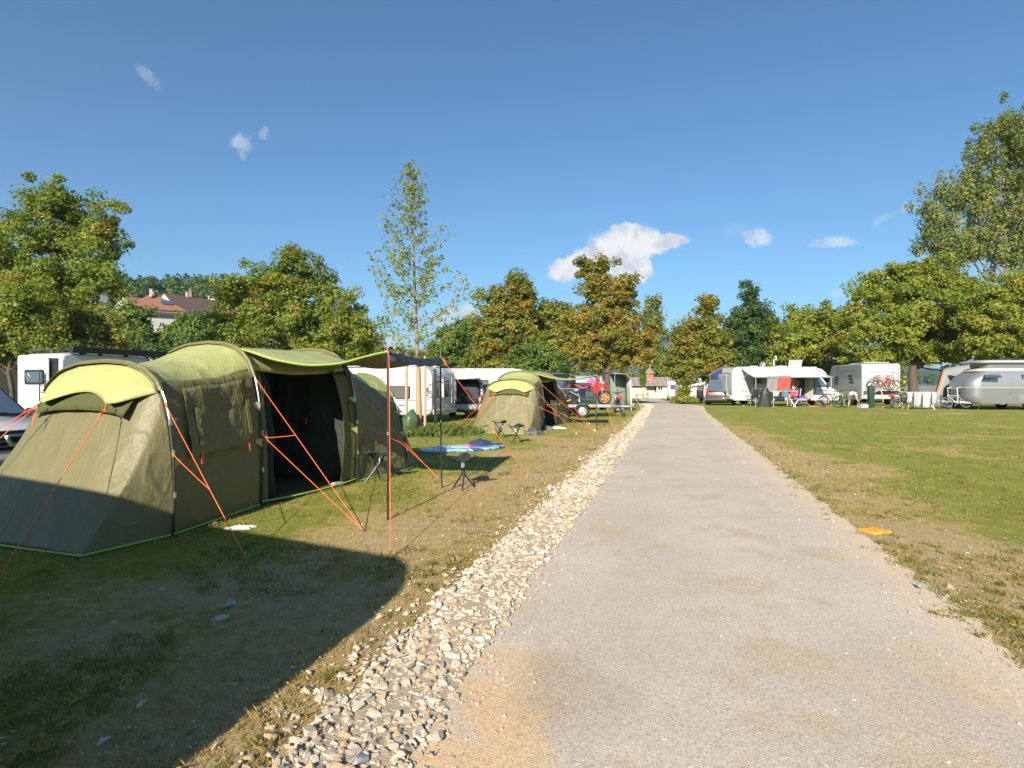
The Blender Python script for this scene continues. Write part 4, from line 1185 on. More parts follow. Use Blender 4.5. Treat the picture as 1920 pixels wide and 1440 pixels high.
# ------------------------------------------------------------------ things round the tents
STOOLF = mat('stool_frame', (.035, .036, .04), .4, metal=.5, var=.2)
STOOLC = mat('stool_cloth', (.022, .023, .028), .85, var=.3, scale=20, bump=.3)
def make_stool(label, loc, rz, s=1.1):
    t = thing('folding_stool', label, 'stool', loc, rz, 'black tripod folding stools', s)
    for k_ in range(3):
        a = k_ * 2 * PI / 3
        m_ = MB(); m_.tube([(.17 * math.cos(a), .17 * math.sin(a), 0), (0.012 * math.cos(a + 1.5), .012 * math.sin(a + 1.5), .22), (-.175 * math.cos(a), -.175 * math.sin(a), .45)], .0105, 7)
        m_.build('leg', STOOLF, t)
    MB().box((0, 0, .225), (.05, .05, .035)).build('hub', DGREY, t, bevel=.008)
    # sling seat: high at the three tips, sagging between
    rows = []
    n_ = 36
    for v in range(7):
        f = v / 6; row = []
        for i in range(n_):
            a = 2 * PI * i / n_
            tip = (.5 + .5 * math.cos(3 * (a - PI))) ** 1.5
            rr_ = (.135 + .11 * tip) * f
            row.append((rr_ * math.cos(a), rr_ * math.sin(a), .395 + (.065 * tip - .004) * f ** 1.6))
        rows.append(row)
    MB().grid(rows, closed=True).build('seat', STOOLC, t, solid=.006)
    MB().tube([(.175, .02, .45), (.20, .03, .38), (.185, .02, .25), (.195, .01, .18)], .007, 5).build('strap', BLACK, t)
    MB().box((-.03, -.05, .335), (.06, .006, .08), .5).build('label_tag', CLOTHW, t)
    return t
st = make_stool('black folding stool standing in the sun at the foot of the awning pole', gd(869, 916), .5)
dup(st, gd(706, 903), 1.5, 'black folding stool in the shade beside the doorway of the big tent')
dup(st, gd(938, 822), 2.1, 'black folding stool before the farther tent, the one nearer the blue board')
dup(st, gd(968, 832), .2, 'black folding stool before the farther tent, the one toward the path')

# inflatable board with clothes on it
SUPM = bpy.data.materials.new('board_print'); SUPM.use_nodes = True
k = NT(SUPM.node_tree); b = SUPM.node_tree.nodes['Principled BSDF']
co = k.n('ShaderNodeTexCoord').outputs['Object']
wav = k.n('ShaderNodeTexWave', wave_type='BANDS', bands_direction='DIAGONAL', inp={'Vector': k.vm('MULTIPLY', co, (.55, 1.6, 1)), 'Scale': 1.05, 'Distortion': 3.2, 'Detail': 1.0, 'Detail Scale': 1.2})
rp = k.n('ShaderNodeValToRGB'); k.link(wav.outputs[1], rp.inputs[0]); rp.color_ramp.interpolation = 'CONSTANT'
el = rp.color_ramp.elements
el[0].position = 0; el[0].color = (.03, .10, .33, 1); el[1].position = .28; el[1].color = (.62, .70, .76, 1)
for p_, c_ in ((.40, (.16, .42, .68)), (.62, (.66, .72, .75)), (.70, (.03, .12, .40)), (.86, (.25, .52, .74))):
    e_ = el.new(p_); e_.color = (*c_, 1)
k.link(rp.outputs[0], b.inputs['Base Color']); b.inputs['Roughness'].default_value = .4
PADM = mat('pale_green_pad', (.42, .55, .42), .6)
bc = gd(869, 843)
bt = thing('paddle_board', 'blue and white inflatable paddle board lying on the grass between the tents', 'paddle board', bc, R(32))
prof = [(x, .47 * (1 - abs(x / 1.12) ** 2.6) ** .6) for x in np.linspace(-1.12, 1.12, 33)]
outl = [(x, y_) for x, y_ in prof] + [(x, -y_) for x, y_ in prof[-2:0:-1]]
m_ = MB(); m_.loft([[(x * s_, y_ * s_, z) for x, y_ in outl] for s_, z in ((.97, .005), (1, .025), (1, .05), (.975, .07))])
m_.build('deck', SUPM, bt)
MB().box((-.12, 0, .075), (.34, .5, .012)).build('deck_pad', PADM, bt, bevel=.004)
MB().box((.95, 0, .076), (.24, .32, .012)).build('tail_pad', DGREY, bt, bevel=.004)
m_ = MB()
for y_ in (-.12, .12): m_.tube([(.1, y_, .085), (.25, -y_, .085)], .008, 5)
m_.build('bungee', REDP, bt)
def heap(name, label, cat, loc, r_, hgt, mt_, seed, rz=0, group=None, lob=5):
    rows = []
    for i in range(9):
        th = (i / 8) * PI / 2
        row = []
        for j in range(20):
            a = 2 * PI * j / 20
            q = 1 + .28 * math.sin(lob * a + seed) * math.sin(th) + .35 * mnoise.noise((math.cos(a) * 2 + seed, math.sin(a) * 2, th * 2))
            row.append((r_[0] * math.sin(th) * math.cos(a) * q, r_[1] * math.sin(th) * math.sin(a) * q, hgt * math.cos(th) * (1 + .5 * mnoise.noise((a * 1.3, th * 3, seed))) + .003))
        rows.append(row)
    o = MB().grid(rows, closed=True).build(name, mt_, None, smooth=60, loc=loc, rz=rz)
    return tag(o, label, cat, group)
heap('clothes', 'navy clothes dropped in a heap on the paddle board', 'clothes', Vector((bc.x + .38, bc.y + .32, .068)), (.28, .2), .13, NAVY, 2.2)
heap('swimsuit', 'small pink swimsuit crumpled on the paddle board', 'swimsuit', (bc.x + .10, bc.y + .02, .078), (.075, .05), .04, PINK, 4.1)
p = gd(1000, 815); heap('shoe_bag', 'black bag with white stripes lying at the corner of the farther tent', 'bag', p, (.24, .15), .2, mat('black_white_bag', (.06, .06, .065), .6, var=.9, scale=9), 1.1)
p = gd(1022, 806); heap('towel', 'crumpled dark striped towel lying at the doorway of the farther tent', 'towel', p, (.22, .12), .14, mat('striped_towel', (.10, .10, .11), .8, var=.9, scale=8), 3.3)
p = gd(1045, 804); heap('towel', 'crumpled pale towel lying past the doorway of the farther tent', 'towel', p, (.28, .12), .07, mat('pale_blue_cloth', (.5, .58, .62), .8, var=.5, scale=9), 5.3)
p = gd(450, 992); heap('rag', 'dirty white rag lying on the turf by the big tent wall', 'rag', p, (.13, .055), .035, CLOTHW, 6.3, .3)
# bottle and paper lying at the door sill of the big tent
p = gd(634, 912)
bo = thing('bottle', 'clear bottle with red cap lying by the open doorway of the big tent', 'bottle', p, .9)
MB().tube([(-.1, 0, .04), (.06, 0, .04), (.09, 0, .04), (.13, 0, .04)], [.036, .036, .02, .014], 10).build('body', mat('clear_plastic', (.35, .40, .38), .1, coat=.5), bo)
MB().tube([(.13, 0, .04), (.155, 0, .04)], .017, 10).build('cap', REDP, bo)
# leaf sack against the tree
p = gd(770, 812); p.y = 17.7; p.x = (767 - 960) / FPX * p.y
rows = []
for i in range(15):
    z = .74 * i / 14; f = i / 14
    rr_ = (.165 + .06 * math.sin(PI * min(f * 1.1, 1))) * (1 if f < .72 else max(1 - (f - .72) * 2.6, .16))
    rows.append([(.24 * f ** 2 * .4 + rr_ * 1.1 * math.cos(a) * (1 + .09 * math.sin(5 * a + z * 7)), rr_ * math.sin(a) * (1 + .09 * math.sin(4 * a + z * 5)), z + .02 * math.sin(3 * a)) for a in [2 * PI * q / 22 for q in range(22)]])
sk = thing('leaf_sack', 'green woven plastic sack tied shut leaning on the wrapped tree trunk', 'sack', p)
MB().loft(rows).build('sack_body', GREENB, sk, smooth=60)
MB().ring((.08, 0, .66), (0, .1, 1), .06, .012, 14, 5).build('tie', BLACK, sk)

# orange pitch markers let into the turf
def marker(label, px, py, w_, d_, rz):
    p = gd(px, py); p.z = .012
    t = thing('pitch_marker', label, 'marker', p, rz, 'orange marker plates')
    MB().box((0, 0, -.012), (w_, d_, .04)).build('plate', mat('orange_plate', (.80, .36, .02), .5, var=.12), t, bevel=.004)
    for s_ in (-1, 1): MB().tube([(s_ * w_ * .3, 0, .008), (s_ * w_ * .3, 0, .011)], .012, 8).build('screw', STEEL, t)
    MB().box((w_ * .02, d_ * .1, .0088), (w_ * .22, d_ * .06, .001), .4).build('scratch', mat('worn_print', (.35, .13, .03), .7), t)
marker('flat orange marker plate in the lawn on the open side of the path', 1641, 997, .24, .2, .3)
marker('small orange marker plate among the verge stones', 1162, 843, .2, .22, .3)
# ================================================================== VEHICLES   (x forward, y left, z up)
def wheel(parent, x, y, r, w=.2, hub=ALU, nm='wheel'):
    s_ = 1 if y > 0 else -1
    o = MB().disc((0, 0, 0), (0, s_, 0), [(r * .62, -w / 2), (r * .93, -w / 2), (r, -w * .32), (r, w * .32), (r * .93, w / 2), (r * .64, w / 2), (r * .60, w * .36)], 22).build(nm, RUBBER, parent, loc=(x, y, r))
    h = MB(); h.disc((0, 0, 0), (0, s_, 0), [(r * .63, w * .42), (r * .55, w * .46), (r * .5, w * .2), (r * .22, w * .3), (.0, w * .36)], 22)
    for i in range(7):
        a = i * 2 * PI / 7; c_, q = math.cos(a), math.sin(a)
        h.box((c_ * r * .38, s_ * w * .33, q * r * .38), (r * .36, w * .14, r * .09), Matrix.Rotation(-a, 3, 'Y'))
    h.build('rim', hub, o)
    return o
def panel(name, parent, pts, n_, mt, t=.008, off=.003, bev=0):
    """thin plate following an outline that lies in a plane"""
    n_ = Vector(n_).normalized(); pts = [Vector(p) for p in pts]
    return MB().loft([[p + n_ * (off - t) for p in pts], [p + n_ * off for p in pts]]).build(name, mt, parent, bevel=bev)
def inset(pts, d):
    c = sum((Vector(p) for p in pts), Vector()) / len(pts)
    return [Vector(p) + (c - Vector(p)).normalized() * d for p in pts]
def window(parent, pts, n_, glass=GLASS, frame=BLACK, d=.05, off=.006, bar=False):
    f = panel('window', parent, pts, n_, frame, .014, off)
    panel('pane', f, inset(pts, d * 1.3), n_, glass, .008, off + .003)
    if bar:
        n2 = Vector(n_).normalized(); P = [Vector(p) for p in pts]
        c0 = (P[0] + P[1]) / 2 + n2 * (off + .004)
    return f
def rect_side(x0, x1, z0, z1, y, r=.05):
    return [(x, y, z) for x, z in rrect(x0, x1, z0, z1, r, 3)]
def rect_end(y0, y1, z0, z1, x, r=.05):
    return [(x, y, z) for y, z in rrect(y0, y1, z0, z1, r, 3)]
def lamp_cluster(parent, x, y, z, sgn=-1, h=.3, w=.13):
    o = MB().box((x, y, z), (.03, w, h)).build('tail_light', DGREY, parent, bevel=.01)
    MB().box((x + sgn * .016, y, z + h * .2), (.02, w * .8, h * .5)).build('lens', REDL, o, bevel=.006)
    MB().box((x + sgn * .016, y, z - h * .28), (.02, w * .8, h * .26)).build('lens', ORANGEL, o, bevel=.006)
    return o
def ladder(parent, x, y, z0, z1, w=.28, mt=ALU):
    m_ = MB()
    for s_ in (-1, 1): m_.tube([(x + .02, y + s_ * w / 2, z0), (x - .08, y + s_ * w / 2, z0), (x - .08, y + s_ * w / 2, z1), (x + .03, y + s_ * w / 2, z1 + .06)], .014, 6)
    n_ = int((z1 - z0) / .27)
    for i in range(n_): m_.tube([(x - .08, y - w / 2, z0 + .12 + i * .27), (x - .08, y + w / 2, z0 + .12 + i * .27)], .011, 6)
    return m_.build('ladder', mt, parent)
def caravan(name, label, loc, rz, L=5.0, W=2.2, z0=.32, Ht=2.5, r=(.25, .25, .5, .55), paint=WHITE, group=None, wins=(), endwin=True, skirt=GREYW, wx=(-.1,), rack=False, cat='caravan', scale=1):
    t = thing(name, label, cat, loc, rz, group, scale)
    x0, x1 = -L / 2, L / 2
    pf = rrect(x0, x1, z0, Ht, r, 6)
    MB().prism(pf, -W / 2, W / 2).build('body', paint, t, bevel=.07, seg=3)
    pf2 = rrect(x0 + .02, x1 - .02, z0 - .02, z0 + .30, .05, 2)
    for s_ in (-1, 1): panel('side_skirt', t, [(x, s_ * W / 2, z) for x, z in rrect(x0 + .25, x1 - .25, z0 + .02, z0 + .30, .04, 2)], (0, s_, 0), skirt, .02, .012)
    for (sd, a, b_, c, d) in wins:
        s_ = 1 if sd == 'L' else -1
        window(t, rect_side(a, b_, c, d, s_ * W / 2, .07), (0, s_, 0), CURTAIN)
    for s_ in (-1, 1):
        for z_ in (z0 + .58, Ht - .34): MB().box((0, s_ * W / 2, z_), (L - .9, .012, .022)).build('trim_strip', DGREY if z_ < 1.5 else GREYW, t)
        MB().box((x0 - .004, s_ * W * .485, (z0 + Ht) / 2 - .05), (.02, .05, Ht - z0 - 1.0)).build('corner_trim', GREYW, t)
    MB().box((x0 - .004, 0, z0 + .72), (.014, W * .8, .025)).build('trim_strip', DGREY, t)
    if endwin:
        window(t, rect_end(-W * .33, W * .33, z0 + 1.0, z0 + 1.62, x0, .07), (-1, 0, 0), CURTAIN)
    for s_ in (-1, 1): lamp_cluster(t, x0 - .012, s_ * W * .42, z0 + .42)
    m_ = MB()
    m_.box((x0 - .03, 0, z0 + .14), (.10, W * .9, .2)); m_.build('bumper', skirt, t, bevel=.03)
    for wxi in wx:
        for s_ in (-1, 1): wheel(t, wxi, s_ * (W / 2 - .08), .31, .18)
    m_ = MB()
    for y_ in (-W * .4, W * .4): m_.tube([(x0 + .6, y_, Ht + .0), (x0 + .65, y_, Ht + .06), (x1 - .9, y_, Ht + .06), (x1 - .85, y_, Ht)], .016, 6)
    m_.build('roof_rail', WHITE, t)
    m_ = MB(); m_.box((.4, .1, Ht + .05), (.55, .55, .1)); m_.build('roof_hatch', GREYW, t, bevel=.03)
    m_ = MB()
    for y_ in (-.32, .32): m_.tube([(x1 - .2, y_, z0 + .08), (x1 + .9, y_ * .1, z0 + .1)], .035, 6)
    m_.tube([(x1 + .85, 0, z0 + .1), (x1 + 1.1, 0, z0 + .12)], .05, 8); m_.build('drawbar', STEEL, t)
    return t

# --- white caravan with blue waves
u_ = Vector((.341, .940, 0)); n_ = Vector((-.940, .341, 0))
CW = Vector((-3.02, 22.0, 0))                   # its rear corner beside the tree stakes
Lc, Wc = 4.9, 2.15
locc = CW + n_ * (Lc / 2) + u_ * (Wc / 2)
wk = caravan('caravan', 'white caravan with blue wave stripes standing behind the staked young tree', locc, math.atan2(n_.y, n_.x), Lc, Wc, .30, 2.14, (.3, .25, .5, .42),
             wins=(('L', -2.0 + .45, -2.0 + 1.40, .92, 1.42), ('L', .2, 1.1, .92, 1.42)), endwin=False, wx=(-.2,))
window(wk, rect_end(-.42, .72, .98, 1.62, -Lc / 2, .08), (-1, 0, 0), CURTAIN)
ladder(wk, -Lc / 2, -.62, .75, 1.95, .26, WHITE)
def wave(pts, nm='stripe', mt=BLUE): panel(nm, wk, [(x, Wc / 2, z) for x, z in pts], (0, 1, 0), mt, .004, .004)
wave([(-.45, .66), (-.9, .73), (-1.25, .70), (-1.75, .70), (-1.2, .655), (-.9, .67)]); wave([(.75, .66), (.3, .73), (-.05, .72), (-.5, .70), (.0, .66)])
wave([(.70, .80), (.38, .98), (.30, 1.02), (.18, .93), (-.2, .88), (.2, .90), (.34, .97), (.42, .89)])
wave([(-1.5, .90), (-2.1, .90), (-2.1, .892), (-1.5, .892)], mt=GREYW)
text('lettering', 'WILK', .17, mat('grey_print', (.22, .23, .25), .5), wk, (.98, Wc / 2 + .004, 1.32), (R(90), 0, R(180)))
wave([(.95, 1.52), (.75, 1.57), (.55, 1.57), (.75, 1.555)], 'emblem', mat('grey_print', (.22, .23, .25), .5))
MB().box((-2.33, Wc / 2 + .01, .52), (.12, .03, .05)).build('side_marker', ORANGEL, wk)
MB().box((-Lc / 2 - .06, .1, .62), (.02, .62, .14)).build('number_plate', CLOTHW, wk)
m_ = MB()
m_.tube([(-Lc / 2 - .05, .25, 1.75), (-Lc / 2 - .07, .25, .98)], .05, 6); m_.build('hanging_cloth', CLOTHW, wk)

# --- further white caravans
caravan('caravan', 'long white caravan with plain wall behind the car with raised tailgate', Vector((-2.2, 37, 0)), R(170), 6.4, 2.3, .35, 2.32, (.3, .3, .35, .3), wins=(('L', -1, .2, 1.2, 1.7),), group='white touring caravans')
caravan('caravan', 'white caravan end with dark window at the very edge beyond the car', gb(-62, 27), R(97), 5.2, 2.2, .4, 2.42, (.3, .3, .4, .4), wins=(('R', -1.6, -.7, 1.3, 1.8),), group='white touring caravans')
caravan('caravan', 'small white caravan parked by the building, seen from behind with bicycle rack', gb(1267, 75), R(76), 4.6, 2.1, .4, 2.5, (.3, .3, .4, .4), group='white touring caravans', wins=(('R', -.6, .5, 1.2, 1.8),))
cv = caravan('caravan', 'white caravan with pale blue flashes between the ivy clad tree and the brown minivan', gb(1318, 65), R(180), 5.6, 2.2, .4, 2.42, (.35, .35, .7, .6), group='white touring caravans', wins=(('L', -1.6, -.5, 1.35, 1.8), ('L', .2, 1.0, 1.3, 1.75)))
for i in range(3): panel('stripe', cv, [(1.6 - .1 * i, 1.1, 1.75 - .13 * i), (1.0 - .1 * i, 1.1, 1.75 - .13 * i), (.9 - .1 * i, 1.1, 1.69 - .13 * i), (1.5 - .1 * i, 1.1, 1.69 - .13 * i)], (0, 1, 0), mat('pale_blue_print', (.22, .38, .58), .5), .004, .004)

# --- camper van on the left
def van(name, label, loc, rz, L=5.9, W=2.0, Ht=2.6, paint=WHITE, cat='van', group=None, sidewin=()):
    t = thing(name, label, cat, loc, rz, group)
    x0, x1 = -L / 2, L / 2
    pf = [(x0, .38), (x1 - .15, .30), (x1, .45), (x1 - .02, .78), (x1 - .18, .98), (x1 - .82, 1.22), (x1 - 1.52, Ht * .78), (x1 - 1.75, Ht * .9), (x1 - 2.2, Ht - .05), (x1 - 2.8, Ht), (x0 + .5, Ht), (x0 + .16, Ht - .05), (x0 + .03, Ht - .28)]
    secs = []
    for f, ins in ((-1, .10), (-.93, .02), (-.9, 0), (.9, 0), (.93, .02), (1, .10)):
        ring_ = []
        for x, z in pf:
            tuck = 1 - .10 * max(0, (z - 1.2) / (Ht - 1.2)) ** 2.2
            cx = (x0 + x1) / 2
            ring_.append((x - (ins if x > cx else -ins) * .6, f * W / 2 * tuck, z - (ins if z > 1.5 else -ins) * .7))
        secs.append(ring_)
    MB().loft(secs).build('body', paint, t, bevel=.02, smooth=50)
    ws = [(x1 - .86, .82, 1.26), (x1 - 1.48, .74, Ht * .765), (x1 - 1.48, -.74, Ht * .765), (x1 - .86, -.82, 1.26)]
    nn = (Vector(ws[1]) - Vector(ws[0])).cross(Vector(ws[3]) - Vector(ws[0])); nn = nn if nn.x > 0 else -nn
    window(t, [Vector(p) for p in ws], nn, BGLASS, off=.03)
    for s_ in (-1, 1):
        window(t, [(x1 - 1.0, s_ * W / 2, 1.25), (x1 - 1.95, s_ * W / 2, 1.25), (x1 - 1.95, s_ * W * .492, 1.82), (x1 - 1.5, s_ * W * .492, 1.82)], (0, s_, .08), BGLASS)
        for xi in (x0 + 1.05, x1 - .95): wheel(t, xi, s_ * (W / 2 - .09), .34, .2)
        m_ = MB(); m_.box((x1 - 1.05, s_ * (W / 2 + .12), 1.35), (.1, .2, .3)); m_.build('wing_mirror', BLACK, t, bevel=.03)
        MB().box((x1 - .2, s_ * .72, .84), (.2, .28, .2), Matrix.Rotation(.5, 3, 'Y')).build('headlight', GREYW, t, bevel=.03)
        lamp_cluster(t, x0 + .02, s_ * W * .455, 1.15, h=.42, w=.1)
        m_ = MB(); m_.box((0, s_ * W / 2, .62), (L * .86, .035, .09)); m_.build('side_moulding', DGREY, t, bevel=.01)
    for (sd, a, b_, c, d) in sidewin:
        s_ = 1 if sd == 'L' else -1
        window(t, rect_side(a, b_, c, d, s_ * (W / 2 - .008), .06), (0, s_, .05), BGLASS)
    MB().box((x0 - .03, 0, .48), (.14, W * .96, .16)).build('rear_bumper', DGREY, t, bevel=.03)
    return t
vd = Vector((.24, .971, 0)); vr = Vector((.971, -.24, 0))
rearR = at(116, 715, 22.5); rearR.z = 0            # rear corner on the side facing the tents
vc = rearR + vd * 3.05 - vr * 1.02
cvn = van('camper_van', 'tall white camper van with black roof awning box behind the big tent', vc, math.atan2(vd.y, vd.x), 6.1, 2.05, 2.72)
m_ = MB(); m_.box((-.2, -.99, 2.84), (5.0, .26, .25)); m_.build('awning_box', BLACK, cvn, bevel=.02)
m_ = MB()
for x_ in (-2.2, -1.4, -.2, 1.2): m_.box((x_, -.96, 2.69), (.06, .2, .1))
m_.build('awning_bracket', BLACK, cvn)
m_ = MB(); m_.tube([(-2.9, .95, 2.78), (-2.9, -.4, 2.84), (-2.2, -.85, 2.84)], .03, 6); m_.tube([(-2.9, .3, 2.78), (-2.1, -.6, 2.73)], .02, 6); m_.build('roof_bar', DGREY, cvn)
xr = -3.05
MB().box((xr - .004, -.66, 1.62), (.03, .34, 1.75)).build('door_gap_shade', BLACK, cvn)  # black slab painted in as the shade of the gap beside the door
dr = MB().loft([[(x, y_, z) for y_, z in rrect(-.56, .98,   .5, 2.62, (.05, .05, .12, .25), 5)] for x in (xr - .16, xr - .10)]).build('rear_door', WHITE, cvn, bevel=.025)
f = panel('window', dr, rect_end(-.36, .60, 1.48, 2.05, xr - .16, .07), (-1, 0, 0), BLACK, .02, .02); panel('pane', f, rect_end(-.27, .50, 1.56, 1.97, xr - .16, .05), (-1, 0, 0), BGLASS, .01, .028)
m_ = MB(); m_.tube([(xr - .22, .47, 1.90), (xr - .24, .40, 1.75), (xr - .23, .30, 1.66)], .012, 6); m_.build('window_stay', STEEL, dr)
m_ = MB()
for y_ in (-.36, -.66):
    m_.tube([(xr - .16, y_, .8), (xr - .34, y_, .85), (xr - .34, y_, 2.02 if y_ > -.5 else 1.85), (xr - .24, y_ + .1, 2.05 if y_ > -.5 else 1.9)], .022, 6)
for z_ in (.95, 1.2, 1.45, 1.7): m_.tube([(xr - .34, -.36, z_), (xr - .34, -.66, z_ - .05)], .016, 6)
m_.build('ladder', DGREY, cvn)
m_ = MB(); m_.box((0.4, -1.015, 1.95), (5.0, .008, .02)); m_.build('body_crease', GREYW, cvn)

# --- cars
def car(name, label, loc, rz, paint, L=4.3, W=1.78, Ht=1.62, hood=1.0, tail=.35, belt=1.0, cat='car', suv=False, glass=BGLASS, group=None):
    t = thing(name, label, cat, loc, rz, group)
    x0, x1 = -L / 2, L / 2; g0 = .28 if suv else .22
    hz = belt - (.02 if suv else .08)
    st = [(x0, .45, belt - .22, .78), (x0 + .06, .34, belt - .06, .94), (x0 + .5, g0, belt, 1), (x1 - hood - .35, g0, belt, 1), (x1 - hood + .1, g0, hz + .03, .99), (x1 - .45, g0 + .02, hz - .04, .955), (x1 - .12, .32, hz - .16, .88), (x1, .42, hz - .32, .78)]
    rings = []
    for x, zb, zs, w_ in st:
        h_ = W / 2 * w_
        rings.append([(x, -h_ * .94, zb), (x, -h_, zb + .14), (x, -h_, lerp(zb, zs, .62)), (x, -h_ * .955, zs - .05), (x, -h_ * .86, zs), (x, 0, zs + .025), (x, h_ * .86, zs), (x, h_ * .955, zs - .05), (x, h_, lerp(zb, zs, .62)), (x, h_, zb + .14), (x, h_ * .94, zb)])
    MB().loft(rings).build('body', paint, t, smooth=45, bevel=.015)
    xa, xb = x0 + tail * .3, x1 - hood            # base of the cabin
    ta, tb = x0 + tail + .25, x1 - hood - .85
    hb, ht_ = W / 2 * .93, W / 2 * .74
    C = {}
    for nm, x, h_, z in (('a', xa, hb * .97, belt - .01), ('b', xb, hb * .97, belt - .0), ('c', ta, ht_, Ht), ('d', tb, ht_, Ht)):
        C[nm + 'R'] = Vector((x, -h_, z)); C[nm + 'L'] = Vector((x, h_, z))
    m_ = MB(); rings = []
    for s_, q in (('R', 0), ('L', 1)): pass
    m_.loft([[C['aR'], C['cR'], C['dR'], C['bR']], [C['aR'].lerp(C['aL'], .5) + Vector((-.03, 0, .0)), C['cR'].lerp(C['cL'], .5) + Vector((0, 0, .035)), C['dR'].lerp(C['dL'], .5) + Vector((0, 0, .035)), C['bR'].lerp(C['bL'], .5) + Vector((.09, 0, 0))], [C['aL'], C['cL'], C['dL'], C['bL']]])
    m_.build('cabin', paint, t, bevel=.05, smooth=50)
    def q4(a, b_, c, d, u0, u1, v0, v1): return [a.lerp(b_, u0).lerp(d.lerp(c, u0), v0), a.lerp(b_, u1).lerp(d.lerp(c, u1), v0), a.lerp(b_, u1).lerp(d.lerp(c, u1), v1), a.lerp(b_, u0).lerp(d.lerp(c, u0), v1)]
    def nrm(q, ref):
        n_ = (q[1] - q[0]).cross(q[3] - q[0]).normalized(); return n_ if n_.dot(ref) > 0 else -n_
    q = q4(C['bR'], C['bL'], C['dL'], C['dR'], .04, .96, .06, .93); o_ = Vector((.055, 0, .03)); q = [p + o_ for p in q]; window(t, q, nrm(q, Vector((1, 0, .5))), glass, d=.03)
    q = q4(C['aR'], C['aL'], C['cL'], C['cR'], .07, .93, .12, .9); q = [p + Vector((-.03, 0, .02)) for p in q]; window(t, q, nrm(q, Vector((-1, 0, .3))), glass, d=.03)
    for s_, ref in (('R', Vector((0, -1, .2))), ('L', Vector((0, 1, .2)))):
        for u0, u1 in ((.06, .30), (.32, .62), (.64, .93)):
            q = q4(C['a' + s_], C['b' + s_], C['d' + s_], C['c' + s_], u0, u1, .08, .88); window(t, q, nrm(q, ref), glass, d=.03, off=.012)
        sg = -1 if s_ == 'R' else 1
        for xi in (x0 + .78, x1 - .82):
            wheel(t, xi, sg * (W / 2 - .085), .33, .2)
            MB().tube([(xi + .42 * math.cos(a), sg * (W / 2 - .01), .36 + .42 * math.sin(a)) for a in [PI * i / 10 for i in range(11)]], .035, 6).build('wheel_arch', DGREY if suv else paint, t)
        MB().box((xb - .35, sg * (W / 2 + .07), belt + .08), (.12, .17, .13)).build('wing_mirror', paint, t, bevel=.03)
        MB().loft([[(x1 - .09 - .10 * (i == 0), sg * y_ * W / 2, z) for y_, z in ((.50, hz - .14), (.88, hz - .13), (.87, hz - .31), (.55, hz - .31))] for i in (0, 1)]).build('headlight', GREYW, t, bevel=.01)
        MB().box((x0 + .04, sg * W * .43, belt - .12), (.1, .17, .36)).build('tail_light', REDL, t, bevel=.03)
    MB().box((x1 - .02, 0, .44), (.12, W * .86, .20)).build('front_bumper', DGREY if suv else paint, t, bevel=.04)
    MB().box((x0 + .02, 0, .48), (.12, W * .9, .22)).build('rear_bumper', DGREY if suv else paint, t, bevel=.04)
    return t
sc = gd(20, 905); 
sc = Vector((-8.80, 8.93, 0))
suv = car('parked_car', 'white off-road car with black grille facing out beside the big tent', sc, math.atan2(-.40, .916), WHITE, 4.3, 1.82, 1.60, hood=1.15, belt=1.03, suv=True)
GR = MB().loft([[(x, y_, z) for y_, z in rrect(-.52, .52, .66, .92, (.09, .09, .05, .05), 3)] for x in (2.0, 2.16)]).build('grille', BLACK, suv)
m_ = MB()
for i in range(3): m_.box((2.165, 0, .715 + .07 * i), (.02, .92, .018))
m_.build('grille_bar', DGREY, GR)
em = [(-.15, .07), (-.10, .085), (.10, .085), (.15, .07), (.09, -.07), (.05, -.085), (-.05, -.085), (-.09, -.07)]
ei = [(p[0] * .62, p[1] * .5 + .012) for p in em]
m_ = MB()
for a in range(8):
    b_ = (a + 1) % 8
    m_.add([(2.18, em[a][0], .79 + em[a][1]), (2.18, em[b_][0], .79 + em[b_][1]), (2.20, ei[b_][0], .79 + ei[b_][1]), (2.20, ei[a][0], .79 + ei[a][1])], [(0, 1, 2, 3)])
m_.build('emblem', STEEL, suv, solid=.02)
pl_ = MB().box((2.12, .0, .545), (.03, .54, .12)).build('number_plate', CLOTHW, suv, bevel=.008)
text('lettering', 'R', .12, BLACK, pl_, (2.138, -.15, .545), (R(90), 0, R(90)))
m_ = MB(); m_.tube([(.98, -.3, 1.10), (1.0, .45, 1.12)], .012, 5); m_.build('wiper', BLACK, suv)

hc = gb(893, 27.5)
hat = car('parked_car', 'white hatchback with its tailgate raised, beside the blue waved caravan', hc, R(80), WHITE, 4.1, 1.76, 1.50, hood=.95, tail=.2, belt=.95)
xb = -2.02
MB().loft([[(x, y_, z) for y_, z in rrect(-.62, .62, .62, 1.36, .12, 4)] for x in (xb - .05, xb + .10)]).build('boot_shade', BLACK, hat)  # solid black block stands for the shade inside the open boot
rows = [[(xb + .42 - .95 * u + 0, lerp(-.70, .70, v), 1.50 + .22 * math.sin(u * 1.9) ) for v in [q / 6 for q in range(7)]] for u in [q / 6 for q in range(7)]]
MB().grid(rows).build('tailgate', WHITE, hat, solid=.04)
MB().grid([[(p[0], p[1] * .82, p[2] - .035) for p in r_] for r_ in rows]).build('tailgate_lining', BLACK, hat)
m_ = MB()
for i, (y_, z_) in enumerate(((-.4, .8), (-.1, .86), (.3, .78), (.12, 1.0))): m_.box((xb - .04, y_, z_), (.12, .26, .22), rot=i * .2)
m_.build('luggage', DGREY, hat, bevel=.03)

